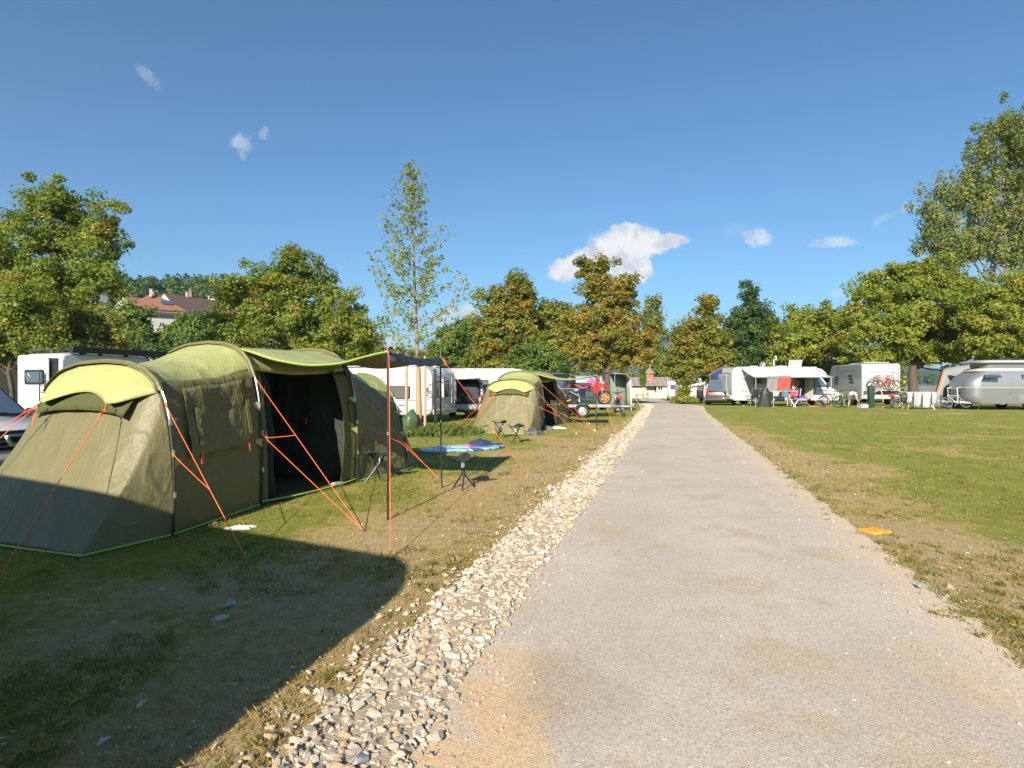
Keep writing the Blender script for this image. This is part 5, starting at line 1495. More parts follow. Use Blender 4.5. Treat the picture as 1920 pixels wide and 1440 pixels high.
BROWNP = mat('brown_paint', (.085, .072, .058), .3, metal=.3, var=.08, coat=.4)
mv = car('minivan', 'brown minivan parked against the rear of the motorhome', gb(1352, 42.5), R(68), BROWNP, 4.7, 1.9, 1.82, hood=.85, tail=.12, belt=1.02, cat='minivan', glass=BGLASS)
sp_ = thing('solar_panel', 'tilted blue solar panel raised on the roof of the brown minivan', 'solar panel', gb(1343, 41) + Vector((0, 0, 1.83)), .2)
MB().box((0, 0, .28), (1.15, .04, .74), Matrix.Rotation(-.5, 3, 'Y') @ Matrix.Rotation(.5, 3, 'X')).build('frame', ALU, sp_, bevel=.01)
cells = MB()
for i in range(4):
    for j in range(3):
        v = Matrix.Rotation(-.5, 3, 'Y') @ Matrix.Rotation(.5, 3, 'X') @ Vector((-.40 + i * .265, -.024, -.23 + j * .23))
        cells.box(v + Vector((0, 0, .28)), (.245, .012, .21), Matrix.Rotation(-.5, 3, 'Y') @ Matrix.Rotation(.5, 3, 'X'))
cells.build('solar_cell', mat('solar_blue', (.03, .07, .19), .2, coat=.5), sp_)
m_ = MB(); m_.tube([(.35, .1, 0), (.4, .2, .42)], .015, 5); m_.tube([(-.35, .1, 0), (-.3, .2, .2)], .015, 5); m_.build('prop', STEEL, sp_)

# --- black van and neighbours behind the second tent
BP = mat('black_paint', (.012, .013, .016), .25, var=.1, coat=.5)
bv = van('camper_van', 'black van seen from behind between the farther tent and the motorcycle', gb(1046, 29.2) + Vector((0, 2.2, 0)), R(80), 5.0, 1.92, 1.99, BP, 'van', None)
x0 = -2.5
window(bv, rect_end(-.72, .72, 1.12, 1.66, x0 + .03, .08), (-1, 0, .05), BGLASS)
MB().box((x0 + .05, 0, 1.9), (.06, .4, .06)).build('brake_light', REDL, bv)
m_ = MB(); m_.tube([(x0, 0.0, 1.95), (x0, 0.0, 1.95)], .01, 4)
rows = [[(lerp(-1.6, 1.6, u / 6), lerp(-.95, -2.35, v / 5), 2.03 - .30 * (v / 5) ** 1.6) for u in range(7)] for v in range(6)]
MB().grid(rows).build('side_awning', DGREY, bv, solid=.01)
m_ = MB(); m_.box((0, 0, 2.0), (2.6, 1.3, .10)); m_.build('roof_box', DGREY, bv, bevel=.04)
m_ = MB()
for x_, y_ in ((-1.5, -2.3), (1.5, -2.3)): m_.tube([(x_, y_, 0), (x_, y_, 1.73)], .015, 5)
m_.build('awning_leg', ALU, bv)
gv = van('camper_van', 'pale grey blue van showing its windscreen behind the red motorcycle', gb(1113, 33) + Vector((0, 2.4, 0)), R(-100), 5.0, 1.9, 1.95, mat('greyblue_paint', (.36, .42, .44), .3, var=.05, coat=.3), 'van', None)

# --- motorhomes on the right
def motorhome(name, label, loc, rz, L=7.2, W=2.25, Ht=2.78, rr_=.5, paint=WHITE, wins=(), group=None, cab=True):
    t = thing(name, label, 'motorhome', loc, rz, group)
    x0, x1 = -L / 2, L / 2
    if cab:
        pf = [(x0, .42), (x1 - 2.05, .42), (x1 - 2.05, 2.0), (x1 - 1.0, 2.08), (x1 - 1.03, 2.2), (x1 - 1.35, 2.48), (x1 - 1.85, Ht - .05), (x1 - 2.4, Ht)] + [(x0 + rr_ * (1 - math.sin(a)), Ht - rr_ * (1 - math.cos(a))) for a in [.5 * PI * i / 8 for i in range(9)]]
    else:
        pf = [(x0, .42), (x1 - .2, .42), (x1, .7), (x1 - .05, 1.25), (x1 - .35, 2.2), (x1 - .75, Ht - .06), (x1 - 1.2, Ht)] + [(x0 + rr_ * (1 - math.sin(a)), Ht - rr_ * (1 - math.cos(a))) for a in [.5 * PI * i / 8 for i in range(9)]]
    MB().prism(pf, -W / 2, W / 2).build('body', paint, t, bevel=.06, seg=3)
    if cab:
        cw = 1.0
        pc = [(x1 - 2.1, .36), (x1 - .12, .34), (x1, .48), (x1 - .02, .82), (x1 - .22, 1.02), (x1 - .72, 1.28), (x1 - 1.28, 2.02), (x1 - 1.5, 2.10), (x1 - 2.1, 2.10)]
        secs = [[(x - (.10 if i in (0, 5) else .02 if i in (1, 4) else 0), f_ * (1 - .10 * max(0, (z - 1.2) / .9)), z - (.06 if i in (0, 5) and z > .9 else 0)) for x, z in pc] for i, f_ in enumerate((-cw, -cw * .95, -cw * .8, cw * .8, cw * .95, cw))]
        MB().loft(secs).build('cab', paint, t, smooth=50, bevel=.02)
        ws = [Vector((x1 - .74, y_, 1.29)) if i in (0, 3) else Vector((x1 - 1.25, y_, 1.97)) for i, y_ in enumerate((.84, .78, -.78, -.84))]
        window(t, ws, (.8, 0, .55), GLASS, off=.03)
        for s_ in (-1, 1):
            window(t, [(x1 - .92, s_ * cw, 1.27), (x1 - 1.85, s_ * cw, 1.27), (x1 - 1.85, s_ * cw * .93, 1.9), (x1 - 1.4, s_ * cw * .93, 1.9)], (0, s_, .1), BGLASS, off=.012)
            MB().box((x1 - .95, s_ * (cw + .16), 1.42), (.12, .2, .32)).build('wing_mirror', DGREY, t, bevel=.03)
            MB().box((x1 - .20, s_ * .74, .86), (.22, .3, .2), Matrix.Rotation(.45, 3, 'Y')).build('headlight', GREYW, t, bevel=.03)
        MB().box((x1 - .0, 0, .66), (.05, 1.0, .16)).build('grille', DGREY, t, bevel=.02)
    else:
        window(t, [(x1 - .08, .95, 1.3), (x1 - .33, .9, 2.12), (x1 - .33, -.9, 2.12), (x1 - .08, -.95, 1.3)], (.95, 0, .3), GLASS, off=.02)
    for s_ in (-1, 1):
        for xi in (x0 + 1.75, x1 - .95):
            wheel(t, xi, s_ * (1.0 - .12 if cab and xi > 0 else W / 2 - .12), .35, .22)
            MB().tube([(xi + .42 * math.cos(a), s_ * ((1.0 if cab and xi > 0 else W / 2) + .0), .36 + .42 * math.sin(a)) for a in [PI * i / 10 for i in range(11)]], .03, 6).build('wheel_arch', DGREY, t)
        lamp_cluster(t, x0 - .01, s_ * W * .43, .80, h=.36, w=.14)
        panel('side_skirt', t, [(x, s_ * W / 2, z) for x, z in rrect(x0 + .1, x1 - 2.2 if cab else x1 - .3, .36, .62, .04, 2)], (0, s_, 0), GREYW, .02, .012)
    MB().box((x0 - .03, 0, .58), (.12, W * .92, .3)).build('rear_bumper', GREYW, t, bevel=.05)
    for s_ in (-1, 1):
        MB().box((-.9, s_ * W / 2, Ht - .42), (L - 3.4, .02, .04)).build('gutter_rail', GREYW, t)
        MB().box((-1.0, s_ * W / 2, .98), (L - 3.2, .012, .022)).build('trim_strip', DGREY, t)
        MB().box((x0 - .004, s_ * W * .47, 1.62), (.02, .06, 1.1)).build('corner_trim', GREYW, t)
    MB().box((x0 - .004, 0, 2.18), (.014, W * .7, .02)).build('trim_strip', DGREY, t)
    MB().box((x0 - .012, 0, .84), (.02, .52, .12)).build('number_plate', CLOTHW, t)
    for (sd, a, b_, c, d) in wins:
        s_ = 1 if sd == 'L' else -1
        window(t, rect_side(a, b_, c, d, s_ * W / 2, .06), (0, s_, 0), CURTAIN)
    m_ = MB(); m_.box((.2, .3, Ht + .05), (.7, .7, .12)); m_.box((-1.9, -.2, Ht + .04), (.45, .45, .1)); m_.build('roof_hatch', GREYW, t, bevel=.03)
    return t
A1 = motorhome('motorhome', 'white motorhome with its white awning rolled out over chairs and towels', gb(1468, 40) + Vector((0, .6, 0)), R(2), 7.5, 2.25, 2.62, wins=(('R', -2.3, -1.2, 1.5, 2.1),))
x0 = -3.75
rows = [[(lerp(-3.15, 1.95, u / 12), -1.14 - 2.0 * v, 2.52 - .62 * v ** 1.12 - .07 * math.sin(PI * v) - .03 * math.sin(PI * u / 12) * v) for u in range(13)] for v in [q / 8 for q in range(9)]]
MB().grid(rows).build('awning', CLOTHW, A1, solid=.012)
m_ = MB(); m_.box((-.6, -1.18, 2.55), (5.15, .13, .14)); m_.build('awning_case', WHITE, A1, bevel=.03)
m_ = MB(); m_.tube([(-3.18, -3.15, 1.90), (1.98, -3.15, 1.90)], .035, 8); m_.build('awning_rail', ALU, A1)
for x_ in (-3.05, 1.85): MB().tube([(x_, -3.12, 0), (x_, -3.12, 1.9)], .022, 6).build('awning_leg', ALU, A1)
m_ = MB(); m_.tube([(-3.05, -1.2, 1.9), (-3.05, -2.2, 2.15), (-3.05, -3.1, 1.9)], .02, 5); m_.build('awning_arm', ALU, A1)
panel('doorway_shade', A1, rect_side(.55, 1.22, .5, 2.3, -1.125, .05), (0, -1, 0), BLACK, .02, .006)  # flat black panel stands for the shade inside the open doorway
panel('door_leaf', A1, [(1.25, -1.14, .5), (1.42, -1.75, .5), (1.42, -1.75, 2.28), (1.25, -1.14, 2.28)], (-.9, -.3, 0), CREAM, .03, .01)
panel('garage_door', A1, rect_side(-3.2, -2.2, .62, 1.85, -1.125, .04), (0, -1, 0), GREYW, .01, .006)
MB().box((-1.2, -1.13, 1.95), (2.2, .006, .02)).build('stripe', DGREY, A1)
panel('stripe', A1, [(1.9, -1.13, .75), (2.0, -1.13, .75), (2.0, -1.13, 2.1), (1.9, -1.13, 2.1)], (0, -1, 0), mat('copper_print', (.36, .15, .09), .5), .004, .005)
panel('stripe', A1, [(2.25, -1.0, 1.10), (2.95, -1.0, 1.02), (2.95, -1.0, .97), (2.25, -1.0, 1.04)], (0, -1, 0), REDP, .004, .005)
MB().box((1.3, .3, 2.62 + .28), (.95, .05, .5), Matrix.Rotation(.35, 3, 'X')).build('solar_panel', GREYW, A1, bevel=.01)
m_ = MB(); m_.disc((-1.1, .2, 2.86), (-.7, -.5, .5), [(0, .02), (.17, .0), (.22, -.05)], 16); m_.tube([(-1.1, .2, 2.6), (-1.1, .2, 2.85)], .03, 6); m_.build('satellite_dish', ALU, A1)
m_ = MB()
for y_ in (-.5, .1, .7): m_.tube([(x0 - .1, y_, .9), (x0 - .22, y_, 1.1), (x0 - .18, y_, 2.0)], .015, 5)
m_.build('bike_frame', ALU, A1)
rows = [[(x0 - .24 + .02 * math.sin(z * 5 + y_ * 4), y_, z) for y_ in np.linspace(-.85, .85, 9)] for z in np.linspace(.85, 2.15, 9)]
MB().grid(rows).build('rear_cover', mat('clear_cover', (.34, .35, .36), .3, coat=.3, bump=.4, bscale=10), A1, solid=.01)

HD = Vector((.20, .98, 0)); HRr = Vector((.98, -.20, 0))
rc = at(1652, 715, 38.6); rc.z = 0
A2 = motorhome('motorhome', 'white motorhome seen from behind carrying red bicycles on its rear wall', rc + HD * 3.4, math.atan2(HD.y, HD.x), 6.8, 2.3, 2.78, rr_=.22, cab=False, paint=mat('warm_white_paint', (.44, .435, .41), .3, var=.05, coat=.3),
               wins=(('L', 1.1, 1.9, 1.35, 1.95),))
for i in range(3): panel('vent', A2, rect_side(-1.9 + .12 * i, -1.15 + .12 * i, 1.45 + .22 * i, 1.6 + .22 * i, 1.15, .03), (0, 1, 0), DGREY, .01, .006)
m_ = MB(); m_.box((1.3, 0, 1.6), (.05, 2.31, 2.34)); m_.build('body_joint', DGREY, A2, bevel=.01)
m_ = MB(); m_.box((-1.6, 0, 2.86), (2.2, 1.5, .06)); m_.build('roof_panel', GREYW, A2, bevel=.02)
ladder(A2, -3.4, -.85, 1.5, 2.7, .3)
m_ = MB()
for y_ in (-.45, .45): m_.tube([(-3.4, y_, 1.95), (-3.62, y_, 1.9), (-3.62, y_, 1.02), (-3.42, y_, .98)], .02, 6)
for z_ in (1.04, 1.9): m_.tube([(-3.62, -.75, z_), (-3.62, .75, z_)], .02, 6)
for x_ in (-3.68, -3.86): m_.box((x_, 0, 1.0), (.09, 1.5, .03))
m_.build('bicycle_rack', ALU, A2)
panel('lower_panel', A2, rect_end(-1.05, 1.05, .62, .98, -3.47, .05), (-1, 0, 0), DGREY, .02, .01)

# shade caster behind the camera: another camper
sc_ = Vector((-2.06, -.02, 0)); fw = Vector((-.894, .449, 0)); lf = Vector((-.449, -.894, 0))
motorhome('motorhome', 'white motorhome parked outside the frame whose shade falls over the near turf', sc_ + fw * 3.15 + lf * 1.12, math.atan2(fw.y, fw.x), 6.3, 2.25, 2.74, rr_=.55, cab=False)

# --- silver caravan
SILV = mat('hammered_silver', (.34, .345, .35), .34, metal=.6, var=.06, bump=.15, bscale=60)
SILVD = mat('grey_silver', (.19, .195, .195), .42, metal=.35, var=.06)
er = thing('caravan', 'rounded silver caravan with raised white pop-up roof at the edge of the lawn', 'caravan', gb(1928, 32.6) + Vector((0, 1.0, 0)), R(178), None, 1.06)
Le, We = 5.9, 2.05
def erib(z_lo, z_hi, n_=14):
    """side outline between two heights: nose rounded in plan and profile"""
    rings = []
    for j in range(n_ + 1):
        z = lerp(z_lo, z_hi, j / n_); f = max(0, (z - 1.15) / (2.12 - 1.15))
        back = Le / 2 - .95 * f ** 2.4; w_ = We / 2 * (1 - .16 * f ** 3)
        lowf = max(0, (.75 - z) / .45); back -= .25 * lowf ** 2
        rings.append([(x, y_, z) for x, y_ in rrect(-back, back, -w_, w_, .62 * (1 - .3 * f), 7)])
    return rings
r1 = erib(.34, 1.16); r2 = erib(1.185, 2.06)
MB().loft(r1).build('lower_body', SILVD, er, smooth=60); MB().loft(r2).build('upper_body', SILV, er, smooth=60)
MB().loft(erib(1.155, 1.19, 1)).build('waist_rail', GREYW, er)
rt = [[(x, y_, z) for x, y_ in rrect(-a, a, -b_, b_, .5, 7)] for a, b_, z in ((2.3, .86, 2.05), (2.2, .84, 2.14), (2.05, .78, 2.2))]
MB().loft(rt).build('roof_rim', CREAM, er, smooth=60)
rt = [[(x, y_, z) for x, y_ in rrect(-a, a, -b_, b_, .4, 6)] for a, b_, z in ((1.95, .68, 2.19), (2.05, .68, 2.5))]
MB().loft(rt).build('pop_up_canvas', SILVD, er)
rt = [[(x, y_, z) for x, y_ in rrect(-a, a, -b_, b_, .45, 7)] for a, b_, z in ((2.4, .84, 2.48), (2.45, .87, 2.54), (2.2, .75, 2.62), (1.5, .5, 2.65))]
MB().loft(rt).build('pop_up_roof', WHITE, er, smooth=60)
# window propped open toward the nose, others shut (its camera side is +y after turning)
window(er, [(1.45, 1.0, 1.36), (2.38, .99, 1.36), (2.12, .955, 1.84), (1.5, .965, 1.84)], (0, 1, .12), CURTAIN, off=.02)
panel('open_flap', er, [(1.5, 1.0, 1.90), (2.2, .98, 1.90), (2.55, 1.42, 1.70), (1.7, 1.48, 1.70)], (0, .4, .9), BGLASS, .014, .01)
window(er, [(-.5, 1.0, 1.36), (.35, 1.0, 1.36), (.35, .97, 1.86), (-.5, .97, 1.86)], (0, 1, .12), CURTAIN, off=.02)
panel('hatch', er, rect_side(-.3, .5, .45, .85, We / 2, .04), (0, 1, 0), SILV, .01, .006)
MB().box((.9, We / 2 + .01, .86), (.14, .02, .03)).build('side_marker', REDL, er)
for s_ in (-1, 1): wheel(er, -.1, s_ * .92, .31, .18)
m_ = MB()
for y_ in (-.5, .5): m_.tube([(2.5, y_, .40), (3.4, y_ * .15, .42)], .04, 6)
m_.tube([(1.2, .98, .34), (2.6, .7, .36), (3.6, 0, .42), (3.95, 0, .46)], .045, 6); m_.build('drawbar', WHITE, er)
m_ = MB(); m_.tube([(3.4, .15, .42), (3.42, .15, .05)], .03, 6); m_.ring((3.42, .15, .11), (0, 1, 0), .09, .03, 14, 6); m_.build('jockey_wheel', DGREY, er)
m_ = MB(); m_.tube([(2.1, .6, .34), (2.4, .75, .02)], .02, 5); m_.tube([(-2.1, .6, .34), (-2.4, .75, .02)], .02, 5); m_.build('corner_steady', STEEL, er)
m_ = MB()
for y_ in (-.42, .30): m_.tube([(2.75, y_, 1.2), (3.15, y_, 1.16), (3.12, y_, .5), (2.95, y_, .44)], .03, 6)
m_.tube([(3.15, -.42, 1.1), (3.15, .30, 1.1)], .025, 6); m_.tube([(3.1, -.42, .62), (3.1, .30, .62)], .025, 6)
m_.build('bicycle_carrier', WHITE, er)
# awning tent joined to its nose
aw = thing('awning_tent', 'pale grey awning tent with orange piping joined to the silver caravan', 'awning tent', gb(1785, 35.5))
GRF = mat('grey_awning', (.27, .275, .27), .8, var=.08, bump=.3, bscale=6, transl=.1)
P = lambda px, py, Y: at(px, py, Y) - aw.location
rows = []
for u in range(13):
    f = u / 12; row = []
    for v in range(11):
        g_ = v / 10
        top = P(lerp(1769, 1838, f), lerp(696, 684, f ** .6), 36 + 1.2 * f)
        bot = P(lerp(1745, 1822, f), 766, lerp(34.6, 36.6, f)); bot.z = .02
        mid_b = Vector((0, -.15 * math.sin(PI * g_), .10 * math.sin(PI * g_)))
        row.append(top.lerp(bot, g_) + mid_b + Vector((0, .02 * math.sin(f * 20 + g_ * 5), 0)))
    rows.append(row)
MB().grid(rows).build('front_wall', GRF, aw, smooth=60, solid=.01)
e0 = rows[0]
side = [[p + Vector((1.45 * q, 2.2 * q, -.05 * q)) for q in (0, .33, .66, 1)] for p in e0]
MB().grid(side).build('end_wall', mat('pale_awning', (.38, .38, .37), .8, var=.06), aw, smooth=60, solid=.01)
MB().tube([p + Vector((-.02, -.02, .02)) for p in e0], .035, 6).build('piping', ORANGE, aw)
rf = [[r_[0] + Vector((1.45 * q, 2.2 * q, .12 * math.sin(PI * q * .5))) for q in (0, .33, .66, 1)] for r_ in rows]
MB().grid(rf).build('roof', GRF, aw, smooth=60, solid=.01)
win_ = [rows[3][3], rows[10][2], rows[10][7], rows[3][7]]
panel('mesh_window', aw, [p + Vector((0, -.14, .06)) for p in win_], (0, -1, .2), mat('grey_mesh', (.26, .27, .27), .8, var=.2, scale=20), .006, .01)
m_ = MB()
for q in range(4): m_.tube([rows[2][3].lerp(rows[2][8], q / 4) + Vector((0, -.2, .06)), rows[11][2].lerp(rows[11][6], q / 4) + Vector((0, -.2, .06))], .008, 4)
m_.build('cord', DGREY, aw)
# ================================================================== BUILDINGS
TILE = mat('brown_roof_tiles', (.19, .105, .068), .85, var=.35, scale=3, bump=.5, bscale=8)
TILER = mat('red_roof_tiles', (.235, .105, .062), .85, var=.35, scale=3, bump=.5, bscale=8)
TILED = mat('dark_roof_tiles', (.10, .066, .05), .85, var=.35, scale=3, bump=.5, bscale=8)
TILEG = mat('weathered_roof_tiles', (.22, .17, .145), .9, var=.45, scale=2, bump=.6, bscale=7)
PLAST = mat('pale_plaster', (.46, .41, .35), .9, var=.12, scale=.8, dirt=(.38, .33, .28), dscale=.6, damt=.35)
PLASTW = mat('white_plaster', (.42, .40, .36), .9, var=.1, scale=.8, dirt=(.42, .38, .33), dscale=.6, damt=.3)
PLASTG = mat('grey_plaster', (.36, .35, .34), .9, var=.15, scale=.8, dirt=(.22, .2, .18), dscale=.6, damt=.4)
SHUT = mat('blue_shutter', (.07, .16, .30), .6)
BRICKR = mat('red_render', (.40, .16, .11), .9, var=.2)
DWOOD = mat('dark_timber', (.06, .045, .035), .85, var=.3)
def house_window(t, c, n_, w_, h_, gl=GLASS, fr=CREAM):
    n_ = Vector(n_).normalized(); r_ = Vector((-n_.y, n_.x, 0)); c = Vector(c)
    pts = [c - r_ * w_ / 2 - Vector((0, 0, h_ / 2)), c + r_ * w_ / 2 - Vector((0, 0, h_ / 2)), c + r_ * w_ / 2 + Vector((0, 0, h_ / 2)), c - r_ * w_ / 2 + Vector((0, 0, h_ / 2))]
    f = panel('window', t, pts, n_, fr, .06, .05)
    q = [[p.lerp(pts[(i + 1) % 4], 0) for i, p in enumerate(pts)]]
    for s_ in (-.25, .25):
        cc = c + r_ * w_ * s_
        pp = [cc + r_ * a * w_ * .19 + Vector((0, 0, b_ * h_ * .42)) for a, b_ in ((-1, -1), (1, -1), (1, 1), (-1, 1))]
        panel('pane', f, pp, n_, gl, .02, .056)
def house(name, label, loc, rz, L, D, wall, roof, wm=PLAST, rm=TILE, hip=0.0, eave=.5, chim=1, cat='house', group='houses of the town on the slope', wins=(), drop=6):
    t = thing(name, label, cat, loc, rz, group)
    x0, x1, y0, y1 = -L / 2, L / 2, -D / 2, D / 2
    m_ = MB()
    if hip: m_.box((0, 0, (wall - drop) / 2), (L, D, wall + drop))
    else: m_.prism([(y0, -drop), (y1, -drop), (y1, wall), (0, wall + roof), (y0, wall)], x0, x1, 'yz')
    m_.build('wall', wm, t)
    k_ = roof / (D / 2); hx = hip * D / 2
    e = eave; zb = wall - e * k_
    th = .22
    rt = MB()
    for s_ in (-1, 1):
        A, B__ = (x0 - (e if hip else .12), s_ * (D / 2 + e), zb), (x1 + (e if hip else .12), s_ * (D / 2 + e), zb)
        C_, D_ = (x1 - hx + (0 if hip else .12), 0, wall + roof), (x0 + hx - (0 if hip else .12), 0, wall + roof)
        q = [Vector(p) for p in (A, B__, C_, D_)]
        rt.loft([[p + Vector((0, 0, .03)) for p in q], [p + Vector((0, 0, th)) for p in q]])
    if hip:
        for s_ in (-1, 1):
            q = [Vector(p) for p in ((s_ * (L / 2 + e), -(D / 2 + e), zb), (s_ * (L / 2 + e), D / 2 + e, zb), (s_ * (L / 2 - hx), 0, wall + roof))]
            rt.loft([[p + Vector((0, 0, .03)) for p in q], [p + Vector((0, 0, th)) for p in q]])
    ro = rt.build('roof', rm, t)
    rr = random.Random(int(loc[0] * 7) & 1023)
    for i in range(chim):
        cx = rr.uniform(-.35, .35) * L; cy = rr.uniform(-.2, .2) * D
        z_ = wall + roof * (1 - abs(cy) / (D / 2))
        c_ = MB(); c_.box((cx, cy, z_ + .5), (.7, .6, 2.2)); c_.box((cx, cy, z_ + 1.65), (.85, .75, .12)); c_.build('chimney', PLAST, ro)
    for (c_, n_, w_, h_) in wins: house_window(t, c_, n_, w_, h_)
    return t
def Lw(px, py, Y): return at(px, py, Y)
# hipped house
c = Lw(286, 583, 176)
hb = house('town_house', 'big hipped red roofed house with pale lit wall above the round green tree', (c.x, c.y, c.z - 6), R(-50), 13, 15, 6.0, 5.0, PLASTW, TILER, hip=.72, chim=2,
      wins=[((-3.4 + 3.2 * i, -7.5, 3.4), (0, -1, 0), 1.2, 1.5) for i in range(3)] + [((6.5, -5 + 3.2 * i, 1.5 + 3 * j), (1, 0, 0), 1.2, 1.4) for i in range(4) for j in (0,)])
m_ = MB(); m_.box((6.9, .5, 4.6), (1.2, 10, .9)); m_.build('timber_balcony', DWOOD, hb)
panel('skylight', hb, [(5.2, 1.5, 7.55), (4.1, 1.5, 8.75), (4.1, 4.5, 8.75), (5.2, 4.5, 7.55)], (.7, 0, .72), BGLASS, .05, .35)
def terrace(label, px, py, Y, L, D, wall, roof, wm, rm, **kw):
    c = Lw(px, py, Y); d = Vector((.45, .893, 0))
    return house('town_house', label, (c.x + d.x * L / 2, c.y + d.y * L / 2, c.z - wall - roof), R(63.2), L, D, wall, roof, wm, rm, **kw)
terrace('dark roofed terrace house whose pale gable stands next to the hipped red roof', 308, 551, 180, 15, 14, 6.5, 5.4, PLAST, TILED, chim=2, wins=[((-4.5 + 3 * i, -7, 4.6), (0, -1, 0), 1.1, 1.5) for i in range(4)])
terrace('dark roofed terrace house with pale gable below the pointed spire', 348, 557, 196, 15, 14, 7, 5.4, PLAST, TILED, chim=1, wins=[((-4.5 + 3 * i, -7, 4.6), (0, -1, 0), 1.1, 1.5) for i in range(4)])
terrace('tall cream gabled house at the end of the terrace beside the wide maple', 397, 556, 212, 12, 13, 9, 4.6, PLASTW, TILE, chim=1, wins=[((-6, -2.4 + 3 * i, 9.0), (-1, 0, 0), 1.0, 1.4) for i in range(2)])
terrace('brown roofed house half hidden in the tall maple', 118, 520, 185, 10, 12, 5, 3.4, PLASTW, TILER, chim=1)
terrace('red roofed house peeping from behind the tall maple near the hipped roof', 232, 556, 205, 9, 10, 6, 3.0, PLAST, TILER, chim=2)
c = Lw(358, 568, 222); sp = thing('church_spire', 'slim brown pointed church spire above the terrace roofs', 'church', (c.x, c.y, c.z - 10))
MB().box((0, 0, 5), (3.4, 3.4, 10)).build('tower', PLAST, sp)
MB().loft([[(a * s_, b_ * s_, z) for a, b_ in ((-1, -1), (1, -1), (1, 1), (-1, 1))] for s_, z in ((2.0, 9.9), (1.35, 11.6), (.06, 15.9))]).build('spire_roof', TILE, sp)
m_ = MB(); m_.tube([(0, 0, 15.8), (0, 0, 17.4)], .06, 5); m_.box((0, 0, 16.9), (.6, .08, .08)); m_.build('cross', DGREY, sp)
# lower houses
c = Lw(312, 637, 112); d = Vector((-.5, .866, 0))
lh = house('house', 'white gabled house with blue shuttered window low behind the camper van', (c.x + d.x * 5, c.y + d.y * 5, c.z - 6.6), R(120), 10, 5.6, 4.7, 1.9, PLASTW, TILE, chim=0, eave=.35, group='houses below the slope')
panel('shutter', lh, [(-5, -.9, 3.9), (-5, -.1, 3.9), (-5, -.1, 5.3), (-5, -.9, 4.9)], (-1, 0, 0), SHUT, .05, .06); panel('shutter', lh, [(-5, .1, 3.9), (-5, .9, 3.9), (-5, .9, 4.9), (-5, .1, 5.3)], (-1, 0, 0), SHUT, .05, .06)
m_ = MB(); m_.tube([(-1.5, .2, 6.4), (-1.5, .2, 7.6)], .28, 8); m_.build('flue', ALU, lh)
panel('roof_window', lh, [(-3.2, 2.3, 5.15), (-1.6, 2.3, 5.15), (-1.6, .9, 6.1), (-3.2, .9, 6.1)], (0, .55, .83), ALU, .05, .32)
c = Lw(243, 652, 118)
house('house', 'low hipped brown roofed house seen just over the black roof awning box', (c.x, c.y, c.z - 3.2), R(20), 8, 7, 3.2, 1.9, PLAST, TILE, hip=.6, chim=0, group='houses below the slope')

# campsite building
c = at(1212, 747, 112); c.z = -1.62
cb = thing('campsite_building', 'low white building with tiled roof and small round turret at the end of the path', 'building', (c.x, 112, c.z))
fx = lambda px: (px - 960) / FPX * 112 - c.x
xa, xm, xw, xe = fx(1176), fx(1210), fx(1231), fx(1282)
MB().box(((xa + xm) / 2, .15, 1.0), (xm - xa, .3, 2.0)).build('wall', PLASTW, cb)
m_ = MB(); m_.box(((xm + xw) / 2, 1.2, 1.2), (xw - xm, .3, 2.4)); m_.box((xm + .12, .75, 1.2), (.2, 1.2, 2.4)); m_.box(((xw + xe) / 2, .15, 1.2), (xe - xw, .3, 2.4)); m_.build('wall', PLAST, cb)
m_ = MB(); m_.box(((xa + xe) / 2, 6, 1.2), (xe - xa, .3, 2.4)); m_.box((xa + .15, 3, 1.2), (.3, 5.7, 2.4)); m_.box((xe - .15, 3, 1.2), (.3, 5.7, 2.4)); m_.build('wall', PLAST, cb)
MB().box(((xa + xm) / 2, .55, 2.2), (xm - xa - .2, .08, .5)).build('opening_shade', DWOOD, cb)  # dark board behind the posts gives the opening its shade as colour
for i in range(5): MB().box((lerp(xa + .1, xm - .1, i / 4), .15, 2.2), (.14, .24, .44)).build('post', DWOOD, cb)
m_ = MB(); m_.box(((xm + xw) / 2 + .2, -.9, .42), (xw - xm - .4, .2, .84)); m_.box((xw - .35, -.9, .95), (.5, .2, .3)); m_.build('low_wall', PLASTW, cb)
house_window(cb, ((fx(1238)), 0, 1.9), (0, -1, 0), .85, .75)
rx0, rx1 = fx(1154), fx(1288)
zb, zt = 2.32, 3.78
for s_, ya, yb in ((0, -.55, 3.0), (1, 6.6, 3.0)):
    q = [Vector((rx0, ya, zb)), Vector((rx1, ya, zb)), Vector((rx1, yb, zt)), Vector((rx0 + .3, yb, zt))]
    MB().loft([q, [p + Vector((0, 0, .14)) for p in q]]).build('roof', TILEG, cb)
for i in range(15):
    f = (i + .5) / 15
    MB().tube([(lerp(rx0, rx1, f), -.56, zb + .16), (lerp(rx0 + .3, rx1, f), 3.0, zt + .16)], .05, 5).build('roof_rib', PLAST, cb)
MB().tube([(rx0 + .3, 3, zt + .16), (rx1, 3, zt + .16)], .12, 6).build('ridge', TILEG, cb)
txx = fx(1224)
m_ = MB(); m_.tube([(txx, 2.6, 3.2), (txx, 2.6, 4.85)], .88, 14); to = m_.build('turret', BRICKR, cb)
MB().disc((txx, 2.6, 4.8), (0, 0, 1), [(1.18, -.08), (1.15, 0), (.55, .62), (.03, 1.22)], 14).build('turret_roof', TILEG, to)
MB().disc((txx - .2, 1.74, 4.2), (0, -1, 0), [(.14, .0), (.12, .03), (0, .03)], 12).build('round_window', BLACK, to)
m_ = MB(); m_.tube([(txx, 2.6, 5.95), (txx, 2.6, 6.5)], .03, 5); m_.box((txx + .2, 2.6, 6.38), (.35, .02, .12)); m_.build('weather_vane', ORPLAST, to)
